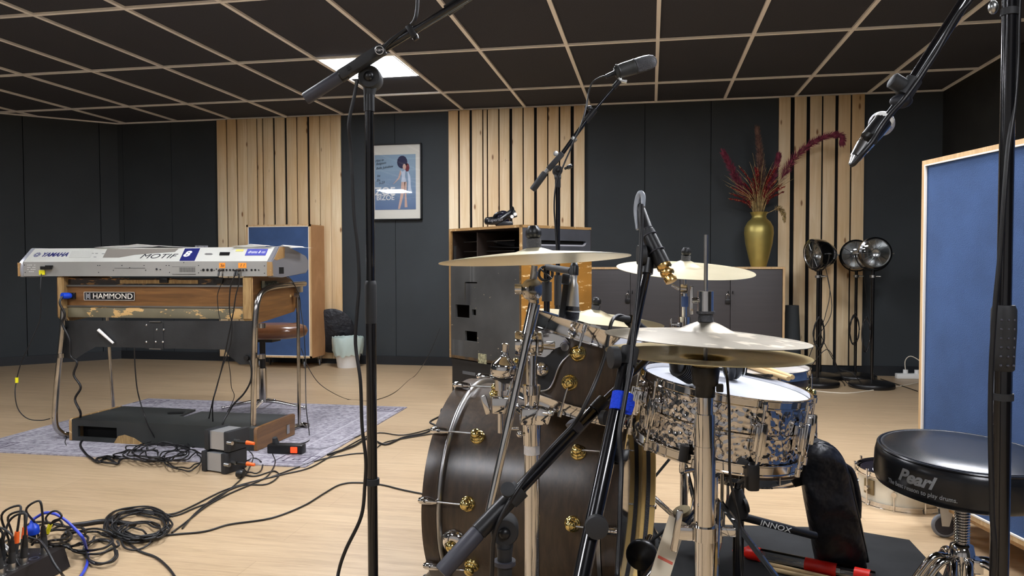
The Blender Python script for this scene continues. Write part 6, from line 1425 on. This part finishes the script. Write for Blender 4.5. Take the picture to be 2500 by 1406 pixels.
text(o, 'lettering', 'K&M', .0075, c-fh*.0086, rh, up3, M_WHITE, ext=.0003)
rod(t, 'boom_clutch', ad(1090, 27, 1.66), ad(1125, 4, 1.655), .0125, M_BLACK)
mb = M(); p = ad(1006, 78, 1.675); mb.box(p, (.030, .024, .015), basis(s_, d.cross(s_), d), .003); mb.cyl(p+s_*-.0, p-fh*.0-s_*.02, .006); part(t, 'cable_clip', mb, M_BLACK)
c_ = va(1175); mb = M(); mb.pipe(c_-V((0, 0, .007)), c_+V((0, 0, .007)), .0165, .004, 20); part(t, 'cable_ring', mb, M_BLACKM)
tripod(t, pA.x, pA.y, .20, .30, (150, 270, 30), M_POLE, .009, .09, False)
cable('microphone_cable', 'black cable hanging along the tall left foreground stand', [ad(872, 195, 1.70), ad(866, 230, 1.70), ad(852, 300, 1.70), ad(856, 360, 1.71), ad(860, 430, 1.71), ad(864, 520, 1.71), ad(873, 600, 1.71), ad(877, 690, 1.71), ad(872, 760, 1.71), ad(868, 840, 1.71), ad(880, 930, 1.70), ad(884, 1040, 1.70), ad(893, 1120, 1.70), ad(891, 1180, 1.71), ad(882, 1260, 1.71), ad(845, 1340, 1.71), ad(828, 1390, 1.72), ad(822, 1440, 1.74)]+[fl(815, 1560, .006)], .0042)
cable('microphone_cable', 'short black cable rising from the boom clip out of the picture', [ad(935, 118, 1.672), ad(955, 98, 1.672), ad(980, 80, 1.672), ad(997, 67, 1.67), ad(1012, 50, 1.66), ad(1018, 25, 1.66), ad(1020, -10, 1.66), ad(1024, -70, 1.66)], .0042)
# (B) stand at the right edge with hanging chrome microphone
pB = ad(2452, 700, 1.10)
t = thing('microphone_stand', (pB.x, pB.y, 0), 'black microphone stand in the right foreground with ribbed hand grip', 'microphone stand')
def vb(py): return V((pB.x, pB.y, at(2452, py, pB.y).z))
rod(t, 'lower_pole', V((pB.x, pB.y, .08)), vb(880), .0125); rod(t, 'upper_pole', vb(890), vb(-160), .0098)
mb = M(); z_, zt_ = vb(905).z, vb(745).z; H_ = zt_-z_
mb.lathe(vb(905), (0, 0, 1), [(.0125, 0), (.0150, .002), (.0155, H_*.3), (.0168, H_*.6), (.0165, H_*.93), (.014, H_), (.0098, H_)], 24); o = part(t, 'hand_grip', mb, M_BLACKM)
mb = M()
for i in range(6):
    for k in (-1, 0, 1): a = -PI/2+k*.55; mb.sph(vb(890-22*i)+V((math.cos(a)*.0158, math.sin(a)*.0158, 0)), .0022, u=8, v=6)
part(o, 'grip_dots', mb, M_GRIP, kind='stuff')
for py in (30, 968): c_ = vb(py); mb = M(); mb.pipe(c_-V((0, 0, .005)), c_+V((0, 0, .005)), .0145 if py > 500 else .0115, .003, 20); part(t, 'pole_ring', mb, M_BLACKM)
JB = vb(-150); knob(t, JB-fh*.02, -fh, .016, .02)
mb = M(); mb.cyl(JB-fh*.02, JB+fh*.02, .024); part(t, 'swivel_joint', mb, M_BLACKM)
mb = M(); mb.sph(ad(2425, 18, 1.10), .007, (1, 1, 1.4), u=12, v=8); mb.cyl(ad(2425, 14, 1.10), ad(2424, -20, 1.10), .003); part(t, 'steel_tip', mb, M_STEEL)
k0, k1, k2 = ad(2550, -300, 1.08), ad(2205, 235, 1.10), ad(2165, 287, 1.10)
rod(t, 'boom_rod', k0, ad(2225, 205, 1.10), .0088); grip(t, k0, k0+(k0-k1).normalized()*.1, .013)
rod(t, 'boom_clutch', ad(2232, 195, 1.10), k1, .0118, M_BLACKM); knob(t, ad(2222, 222, 1.10), (rh*-1+up3*.6).normalized(), .0115, .032)
mb = M(); mb.sph(ad(2200, 247, 1.10), .013, (1.2, 1, .8), u=14, v=8); part(t, 'cable_strap', mb, M_NYLON)
rod(t, 'thin_rod', k1, k2, .0055, M_BLACK)
tripod(t, pB.x, pB.y, .20, .28, (-60, 60, 180), M_POLE, .009, .08, False)
cable('microphone_cable', 'black cable running down along the right foreground stand pole', [ad(2490, -30, 1.09), ad(2486, 60, 1.09), ad(2484, 150, 1.09), ad(2476, 260, 1.085), ad(2462, 360, 1.08), ad(2452, 480, 1.075), ad(2442, 620, 1.075), ad(2430, 740, 1.075), ad(2420, 900, 1.075), ad(2418, 1060, 1.075), ad(2422, 1250, 1.075), ad(2424, 1420, 1.08)]+[V((pB.x-.03, pB.y+.02, .2)), V((pB.x-.05, pB.y+.05, .01))], .0036)
mb = M(); mt, me_ = ad(2150, 300, 1.11), ad(2090, 378, 1.08)
t = thing('microphone', mt, 'chrome-bodied microphone with silver ball grille hanging at the upper right', 'microphone')
mb.sph(ad(2152, 302, 1.135), .0185, u=24, v=16); part(t, 'ball_grille', mb, M_MESHS)
mb = M(); mb.cyl(ad(2152, 300, 1.125), ad(2104, 362, 1.09), .015, .0105, 20); part(t, 'body', mb, M_CHROME)
mb = M(); mb.cyl(ad(2160, 290, 1.10), ad(2122, 338, 1.09), .0125, .0125, 18); part(t, 'holder', mb, M_BLACK)
mb = M(); mb.pipe(ad(2162, 287, 1.10), ad(2156, 295, 1.10), .0135, .006, 20); part(t, 'white_ring', mb, M_WHITE)
mb = M(); mb.cyl(ad(2108, 356, 1.09), ad(2088, 386, 1.08), .0105, .008, 16); part(t, 'connector', mb, M_STEEL)
mb = M(); mb.cyl(ad(2089, 384, 1.08), ad(2078, 402, 1.08), .0075, .004, 14); part(t, 'connector_boot', mb, M_STEEL)
cable('microphone_cable', 'silvery-lit cable looping from the hanging chrome microphone up the boom', [ad(2078, 403, 1.08), ad(2086, 398, 1.075), ad(2105, 375, 1.07), ad(2130, 345, 1.07), ad(2150, 312, 1.07), ad(2175, 278, 1.075), ad(2205, 245, 1.08), ad(2235, 205, 1.08), ad(2262, 165, 1.08), ad(2285, 130, 1.08), ad(2310, 85, 1.08), ad(2340, 35, 1.075), ad(2370, 0, 1.07), ad(2405, -60, 1.07)], .0036)
# (C) distant stand with large condenser
D = 2.75; pC = ad(1362, 700, D)
t = thing('microphone_stand', (pC.x, pC.y, 0), 'black boom stand behind the front crash cymbal, its boom rising to the right', 'microphone stand')
def vc2(py): return V((pC.x, pC.y, at(1362, py, pC.y).z))
rod(t, 'lower_pole', V((pC.x, pC.y, .09)), vc2(735), .0120); rod(t, 'upper_pole', vc2(740), vc2(425), .0080)
rod(t, 'clutch_sleeve', vc2(745), vc2(672), .0135, M_BLACKM)
rod(t, 'pole_collar', vc2(458), vc2(433), .0105, M_BLACK)
JC = ad(1361, 417, D); head_joint(t, JC, .018, vc2(436), 0)
h0, h1, h2_, h3, h4, h5 = ad(1300, 464, D), ad(1331, 422, D), ad(1372, 376, D), ad(1436, 287, D), ad(1498, 214, D), ad(1514, 196, D)
grip(t, h0, h1, .0125, M_BLACKM); rod(t, 'boom_ferrule', h1, h1.lerp(h2_, .2), .008, M_STEEL); mb = M(); d = (h2_-h1).normalized(); s_ = d.cross(fh).normalized()
mb.box(h1.lerp(h2_, .6), (.02, .03, (h2_-h1).length*.85), basis(s_, d.cross(s_), d), .004); part(t, 'boom_clamp', mb, M_BLACKM)
rod(t, 'boom_rod', h2_, h3, .0078); rod(t, 'boom_clutch', ad(1430, 296, D), ad(1452, 268, D), .0115, M_BLACK); rod(t, 'boom_tip_rod', h3, h5, .0052); rod(t, 'tip_ferrule', h4, ad(1512, 198, D), .0095, M_BLACK)
mb = M(); mb.lathe(ad(1356, 377, D)-fh*.02, -fh, [(0, 0), (.009, 0), (.009, .01), (0, .011)], 16); part(t, 'lock_screw', mb, M_STEEL)
knob(t, ad(1440, 272, D), (up3-rh*.2).normalized(), .010, .02, m=M_BLACK); knob(t, ad(1378, 412, D), (rh+up3*.4).normalized(), .008, .03, m=M_BLACK)
mb = M(); p = ad(1401, 340, D); mb.box(p, (.022, .02, .014), basis(s_, d.cross(s_), d), .003); part(t, 'cable_clip', mb, M_STEEL)
mb = M(); mb.cyl(h5, ad(1513, 190, D), .008); mb.cyl(ad(1512, 196, D), ad(1530, 200, D), .007); part(t, 'swivel_mount', mb, M_STEEL)
tripod(t, pC.x, pC.y, .22, .32, (20, 140, 265), M_POLE, .009, .1, False)
a_, b_ = ad(1501, 178, D), ad(1603, 146, D+.02); d = (b_-a_).normalized(); L = (b_-a_).length
t = thing('microphone', a_, 'black side-address condenser microphone at the end of the high boom', 'microphone')
x_ = d.cross(fh).normalized(); y_ = d.cross(x_)
def flatbody(prof, mm, nm, par=None, sy=.62):
    mb = M(); mb.lathe((0, 0, 0), (0, 0, 1), prof, 28)
    for v in mb.b.verts: v.co = a_+d*v.co.z+x_*v.co.x+y_*v.co.y*sy
    return part(par or t, nm, mb, mm)
flatbody([(0, 0), (.019, .001), (.024, .008), (.027, .03), (.028, L*.48), (0, L*.48)], mat('dark_olive_body', (44, 44, 42), .35, .2), 'body')
flatbody([(0, L*.48), (.0275, L*.48), (.029, L*.6), (.0285, L*.75), (.026, L*.86), (.021, L*.94), (.012, L*.985), (0, L)], M_MESHG, 'grille')
mb = M(); mb.torus(a_+d*L*.48, d, .0275, .0016, 32, 6); part(t, 'rim_band', mb, M_BLACK)
mb = M(); mb.cyl(a_, a_-d*.035-up3*.004, .0095, .008, 14); part(t, 'connector', mb, M_BLACK)
mb = M(); mb.torus(a_+d*.012, d, .026, .003, 28, 6); mb.cyl(a_+d*.012-x_*-.026, ad(1513, 192, D), .005); part(t, 'clip_ring', mb, M_BLACK)
cable('microphone_cable', 'black cable looping from the high condenser microphone down its boom', [a_-d*.035-up3*.004, ad(1470, 187, D), ad(1448, 200, D), ad(1438, 222, D), ad(1433, 252, D), ad(1425, 285, D-.02), ad(1415, 315, D-.02), ad(1402, 342, D-.02), ad(1388, 375, D-.02), ad(1375, 405, D-.03), ad(1358, 450, D-.02), ad(1353, 500, D-.02), ad(1356, 560, D-.02), ad(1360, 640, D-.02), ad(1356, 760, D-.02)]+[V((pC.x-.02, pC.y-.02, .3)), V((pC.x-.06, pC.y, .01))], .003)
# (D) pencil microphone over the hi-hat on its leaning boom
s0, s1, s2, s3 = ad(1425, 1470, 1.06), ad(1515, 985, 1.16), ad(1533, 878, 1.19), ad(1580, 660, 1.26)
pD = ad(1395, 1560, 1.02); 
t = thing('microphone_stand', (pD.x, pD.y, 0), 'black stand leaning right with blue strap, holding the pencil microphone', 'microphone stand')
rod(t, 'base_pole', V((pD.x, pD.y, .05)), V((pD.x, pD.y, pD.z+.02)), .013); mb = M(); mb.sph((pD.x, pD.y, pD.z+.02), .024, u=16, v=10); part(t, 'swivel_joint', mb, M_BLACKM)
rod(t, 'lower_tube', V((pD.x, pD.y, pD.z+.02)), s2, .0122, M_POLE); rod(t, 'upper_tube', s2, s3, .0072)
rod(t, 'tube_clutch', s1.lerp(s2, .85), s2+(s3-s2)*.12, .0142, M_BLACKM); knob(t, s2-rh*.008+up3*.004, (-rh-fh*.25).normalized(), .0175, .022)
mb = M(); q = ad(1494, 1112, 1.135); dd_ = (s2-s0).normalized(); mb.pipe(q-dd_*.010, q+dd_*.010, .0155, .003, 20); mb.box(q+rh*.019, (.012, .012, .018), basis(rh, dd_.cross(rh).normalized(), dd_), .003); part(t, 'cable_ring', mb, M_BLACK)
knob(t, ad(1452, 1272, 1.08)+fh*-.01, -fh, .0165, .02)
mb = M(); q = ad(1517, 982, 1.155); mb.tube([q-dd_*.014, q, q+dd_*.014], .0165, 12, 3); mb.box(q+rh*.008-up3*.006, (.022, .026, .020), rotm('Y', .3), .004); part(t, 'blue_strap', mb, M_BLUEV, 'blue hook-and-loop strap')
rod(t, 'mic_clip_base', ad(1576, 668, 1.26), ad(1580, 632, 1.265), .012, M_BLACK); mb = M(); q = ad(1562, 622, 1.255); mb.cyl(q-rh*.004, q+rh*.010, .016, n=16); part(t, 'clip_screw', mb, M_BLACKM)
mb = M(); q = ad(1588, 620, 1.265); mb.box(q, (.022, .012, .05), rotm('Y', -.1), .004); part(t, 'clip_bracket', mb, mat('clip_grey', (70, 72, 78), .35))
tripod(t, pD.x, pD.y, .16, .26, (100, 220, 340), M_POLE, .009, .06, False)
mA, mB = ad(1577, 562, 1.27), ad(1630, 668, 1.24); d = (mB-mA).normalized(); L = (mB-mA).length
t = thing('microphone', mA, 'black pencil microphone with gold connector end pointing down at the hi-hat', 'microphone')
rod(t, 'body', mA, mA+d*L*.80, .0125, M_BLACK, n=24); rod(t, 'body_band', mA+d*L*.04, mA+d*L*.14, .0132, M_BLACKM)
mb = M(); mb.torus(mA+d*L*.14, d, .0132, .0012, 28, 6); mb.torus(mA+d*L*.50, d, .0135, .0012, 28, 6); mb.torus(mA+d*L*.0, d, .0122, .0008, 28, 6); part(t, 'clip_ring', mb, M_GRIP)
mb = M(); mb.lathe(mA+d*L*.80, d, [(0, 0), (.0120, 0), (.0125, .006), (.010, .009), (.0115, .013), (.0115, .018), (.009, .021), (.0105, .024), (.0100, .032), (0, .033)], 24); part(t, 'gold_capsule', mb, M_GOLDB)
mb = M(); mb.cyl(mA, ad(1563, 500, 1.29), .0122, .006, 20); part(t, 'connector', mb, M_BLACK)
mb = M(); mb.tube([ad(1557, 560, 1.28), ad(1553, 520, 1.29), ad(1556, 490, 1.29), ad(1563, 472, 1.285), ad(1570, 480, 1.28), ad(1570, 505, 1.27)], lambda u: .0034+.0018*max(0, math.sin(u*PI)), 10, 5); part(t, 'shrink_sleeve', mb, mat('translucent_grey_sleeve', (150, 156, 164), .3))
cable('microphone_cable', 'grey-black cable from the pencil microphone down along the leaning stand', [ad(1566, 500, 1.25), ad(1566, 560, 1.23), ad(1563, 640, 1.21), ad(1556, 720, 1.19), ad(1548, 800, 1.17), ad(1538, 900, 1.15), ad(1524, 985, 1.13), ad(1512, 1060, 1.11), ad(1517, 1130, 1.10), ad(1515, 1200, 1.08), ad(1512, 1300, 1.06), ad(1507, 1400, 1.04), ad(1503, 1480, 1.02)]+[V((pD.x+.06, pD.y+.03, .2)), V((pD.x+.08, pD.y+.05, .01))], .0036)
# (E) low boom stand crossing the bass drum
e0_, e1_, e2_, e3_, e4_ = ad(1078, 1398, 1.22), ad(1168, 1298, 1.25), ad(1258, 1205, 1.28), ad(1398, 1048, 1.36), ad(1462, 990, 1.40)
pE = ad(1232, 1330, 1.285)
t = thing('microphone_stand', (pE.x, pE.y, 0), 'low black boom stand whose boom slants up across the bass drum', 'microphone stand')
ze = ad(1232, 1265, 1.285).z
rod(t, 'pole', V((pE.x, pE.y, .07)), V((pE.x, pE.y, ze-.05)), .0125, M_BLACKM); rod(t, 'pole_ring', V((pE.x, pE.y, ad(1232, 1378, 1.285).z)), V((pE.x, pE.y, ad(1232, 1368, 1.285).z)), .019, M_GRIP)
JE = ad(1232, 1290, 1.30); head_joint(t, JE, .024, V((pE.x, pE.y, ze-.07)), 0)
grip(t, e0_, e1_, .0142); rod(t, 'boom_sleeve', e1_, e2_, .0148, M_BLACK); rod(t, 'boom_ferrule', ad(1243, 1220, 1.275), ad(1272, 1192, 1.28), .0172, M_BLACKM)
rod(t, 'boom_tube', e2_, e4_, .0112); rod(t, 'boom_collar', ad(1450, 1003, 1.39), ad(1474, 978, 1.405), .0128, M_BLACK); rod(t, 'boom_tip_rod', e4_, ad(1640, 820, 1.50), .0062)
knob(t, ad(1240, 1200, 1.25), (-fh+up3*.6).normalized(), .012, .018); knob(t, ad(1462, 1018, 1.38), (-fh*.7+rh).normalized(), .0135, .016)
mb = M(); q = ad(1403, 1040, 1.36); dE = (e4_-e2_).normalized(); sE = dE.cross(fh).normalized(); mb.box(q, (.024, .027, .016), basis(sE, dE.cross(sE), dE), .004); part(t, 'cable_clip', mb, M_GRIP)
tripod(t, pE.x, pE.y, .16, .24, (160, 280, 20), M_POLE, .008, .06, False)
cable('microphone_cable', 'black cable from the tom microphone sagging to the slanting low boom', [ad(1530, 775, 1.56), ad(1510, 770, 1.55), ad(1495, 782, 1.52), ad(1486, 815, 1.50), ad(1476, 870, 1.47), ad(1455, 930, 1.43), ad(1430, 985, 1.38), ad(1405, 1030, 1.345), ad(1340, 1100, 1.32), ad(1270, 1185, 1.26), ad(1225, 1260, 1.245), ad(1205, 1320, 1.25), ad(1200, 1420, 1.26)]+[V((pE.x-.03, pE.y-.03, .15)), V((pE.x-.06, pE.y, .01))], .0038)
a_, b_ = ad(1535, 780, 1.56), ad(1600, 838, 1.62); t = thing('microphone', a_, 'slim black microphone on a curved neck between rack tom and hi-hat', 'microphone')
rod(t, 'neck', ad(1500, 775, 1.55), a_, .005, M_BLACKM, .008); rod(t, 'body', a_, b_, .0115, M_BLACK, .016)
# (F) microphone over the snare with ribbed grille
a_, b_ = ad(1655, 895, 1.55), ad(1712, 930, 1.60); t = thing('microphone', a_, 'black ribbed-head microphone aimed at the snare beneath the hi-hat', 'microphone')
rod(t, 'body', ad(1640, 826, 1.50), a_, .012, M_BLACK, .017); mb = M(); d = (b_-a_).normalized()
for k in range(9): mb.lathe(a_+d*(.0055*k), d, [(.010, 0), (.021, .0005), (.021, .003), (.010, .0035)], 22)
mb.cyl(a_, b_, .013); part(t, 'ribbed_grille', mb, M_BLACKM)
# headphones resting behind the hi-hat on the snare head
hc = SCc+SN*.040+fh*.05-rh*.02
t = thing('headphones', hc, 'black headphones with white trim lying on the snare drum behind the hi-hat', 'headphones')
for s_, ty_ in ((-1, 0), (1, .03)):
    c = hc+rh*.058*s_+fh*ty_-V((0, 0, .006)); mb = M(); mb.sph(c, .034, (.5, 1, 1), rotm('Z', YAW), u=20, v=12); o = part(t, 'ear_cup', mb, M_BLACK)
    mb = M(); mb.torus(c+rh*.012*s_*-1, rh, .028, .009, 24, 8); part(o, 'ear_pad', mb, M_VINYL)
    mb = M(); mb.torus(c+rh*.017*s_, rh, .026, .0012, 28, 6); part(o, 'white_trim', mb, M_WHITE)
mb = M(); mb.tube([hc+rh*.074*math.cos(a)+fh*(.02)+V((0, 0, .055*math.sin(a)+.012)) for a in [PI*i/10 for i in range(11)]], .006, 8, 3); part(t, 'headband', mb, M_VINYL)
# silver-headed microphone behind hats
a_ = ad(1815, 845, 2.15); t = thing('microphone', a_, 'silver-grilled microphone standing behind the hi-hat over the floor tom', 'microphone')
mb = M(); mb.lathe(a_, (0.1, 0, -1), [(0, -.022), (.016, -.018), (.024, -.004), (.024, .006), (.016, .014), (0, .014)], 28); part(t, 'grille', mb, M_MESHS); mb = M(); mb.cyl(a_-V((0, 0, .01)), a_-V((0, -.02, .085)), .016, .012); part(t, 'body', mb, M_BLACK)
pF = V((a_.x+.0, a_.y+.02, 0))
tt = thing('microphone_stand', (pF.x, pF.y, 0), 'thin black stand between snare drum and floor tom', 'microphone stand'); rod(tt, 'pole', (pF.x, pF.y, .02), (pF.x, pF.y, a_.z-.085), .008)
mb = M(); mb.lathe((pF.x, pF.y, 0), (0, 0, 1), [(0, 0), (.09, 0), (.09, .012), (.02, .02), (0, .02)], 28); part(tt, 'base', mb, M_BLACKM)
# (G) silver microphone on the rack tom
a_, b_ = ad(1403, 638, 1.80), ad(1393, 790, 1.80); d = (b_-a_).normalized(); L = (b_-a_).length
t = thing('microphone', b_, 'silver tapered microphone with dark grille hanging over the rack tom', 'microphone')
mb = M(); mb.lathe(a_+d*L*.22, d, [(0, 0), (.0085, 0), (.0085, L*.10), (.0125, L*.16), (.0175, L*.46), (.0185, L*.50), (0, L*.50)], 28); part(t, 'body', mb, mat('satin_silver_body', (205, 205, 200), .32, .6))
mb = M(); mb.lathe(a_+d*L*.72, d, [(0, 0), (.0185, 0), (.0195, L*.07), (.0198, L*.12), (.019, L*.2), (.012, L*.27), (0, L*.28)], 28); o = part(t, 'grille', mb, M_MESHG)
mb = M(); mb.torus(a_+d*L*.80, d, .0200, .0018, 30, 6); part(o, 'grille_ring', mb, M_STEEL)
mb = M(); mb.lathe(a_, d, [(0, 0), (.006, .002), (.0105, .012), (.0115, L*.22), (0, L*.22)], 20); part(t, 'connector', mb, M_BLACK)
# (H) stand behind holding it
pH = ad(1335, 800, 1.97)
t = thing('microphone_stand', (pH.x, pH.y+.38, 0), 'black stand with short arm reaching to the silver tom microphone', 'microphone stand')
q0_ = ad(1335, 790, 2.42); zt2 = ad(1335, 652, 2.42)
rod(t, 'pole', (q0_.x, q0_.y, .06), (q0_.x, q0_.y, zt2.z), .010); rod(t, 'clutch_sleeve', (q0_.x, q0_.y, ad(1335, 735, 2.42).z), (q0_.x, q0_.y, ad(1335, 688, 2.42).z), .0165, M_BLACKM)
mb = M(); mb.torus(ad(1332, 668, 2.40), fh, .022, .005, 20, 8); mb.cyl(ad(1318, 655, 2.39), ad(1347, 680, 2.39), .003); part(t, 'swivel_clamp', mb, M_BLACK)
rod(t, 'short_boom', zt2, ad(1395, 662, 2.1), .010, M_BLACKM); rod(t, 'boom_end', ad(1395, 662, 2.1), ad(1400, 690, 1.86), .007, M_BLACKM)
t.location = (q0_.x, q0_.y, 0)
for ch in t.children: ch.location = V((pH.x-q0_.x, pH.y+.38-q0_.y, 0))+ch.location
WORG[t.name] = V((q0_.x, q0_.y, 0))
tripod(t, q0_.x, q0_.y, .20, .20, (30, 150, 200), M_POLE, .008, .08, False)
tt = thing('microphone_clip', ad(1378, 730, 1.80), 'black clip arm clamping the silver microphone to the rack tom rim', 'microphone clip')
c0_, c1_ = ad(1385, 670, 1.79), ad(1368, 790, 1.78); d = (c0_-c1_).normalized(); s_ = d.cross(fh).normalized(); mb = M(); mb.box((c0_+c1_)/2, (.014, .018, (c0_-c1_).length), basis(s_, d.cross(s_), d), .004); part(tt, 'arm', mb, M_BLACK)
mb = M(); mb.box(ad(1380, 682, 1.785), (.018, .022, .025), basis(s_, d.cross(s_), d), .004); part(tt, 'clip_head', mb, M_BLACKM); mb = M(); mb.box(c1_-d*.005, (.024, .028, .016), basis(s_, d.cross(s_), d), .004); part(tt, 'rim_clamp', mb, M_BLACKM)
# (I) low stand right of snare stand, with printed boom
hub = ad(1800, 1240, 1.95); t = thing('microphone_stand', (hub.x, hub.y, 0), 'low black stand with lettered boom under the snare drum', 'microphone stand')
mb = M(); mb.lathe(hub+V((0, 0, .05)), (0, 0, -1), [(0, 0), (.012, .0), (.022, .025), (.029, .055), (.026, .072), (0, .075)], 24); part(t, 'hub', mb, M_BLACKM)
rod(t, 'pole', (hub.x, hub.y, hub.z-.04), (hub.x, hub.y, .02), .011); rod(t, 'upper_rod', hub+V((0, 0, .05)), ad(1803, 1180, 1.95), .009)
knob(t, ad(1812, 1236, 1.93), (rh+up3*.2).normalized(), .018, .014)
bb = ad(1990, 1308, 2.02); rod(t, 'boom', ad(1815, 1262, 1.95), bb, .0105, M_BLACK); 
dB = (bb-ad(1815, 1262, 1.95)).normalized(); nB = dB.cross(fh).normalized(); nB = nB if nB.z > 0 else -nB
text(t, 'lettering', 'INNOX', .020, ad(1890, 1284, 1.975)-fh*.0112+nB*.002, dB, nB, M_WHITE, ext=.0003, sx=1.5)
mb = M(); mb.lathe((hub.x, hub.y, 0), (0, 0, 1), [(0, 0), (.11, 0), (.115, .006), (.11, .016), (.02, .024), (0, .024)], 32); part(t, 'base', mb, M_BLACKM)
q = ad(1828, 1157, 1.72); t = thing('microphone', q, 'black block-shaped microphone clipped under the near side of the snare drum', 'microphone')
mb = M(); mb.box(ad(1836, 1163, 1.48), (.024, .03, .054), rotm('Z', YAW), .007); part(t, 'body', mb, M_BLACK); mb = M(); mb.box(ad(1812, 1128, 1.49), (.020, .02, .018), rotm('Y', .4), .004); mb.cyl(ad(1805, 1178, 1.95), ad(1832, 1165, 1.50), .006); part(t, 'holder', mb, M_BLACKM)
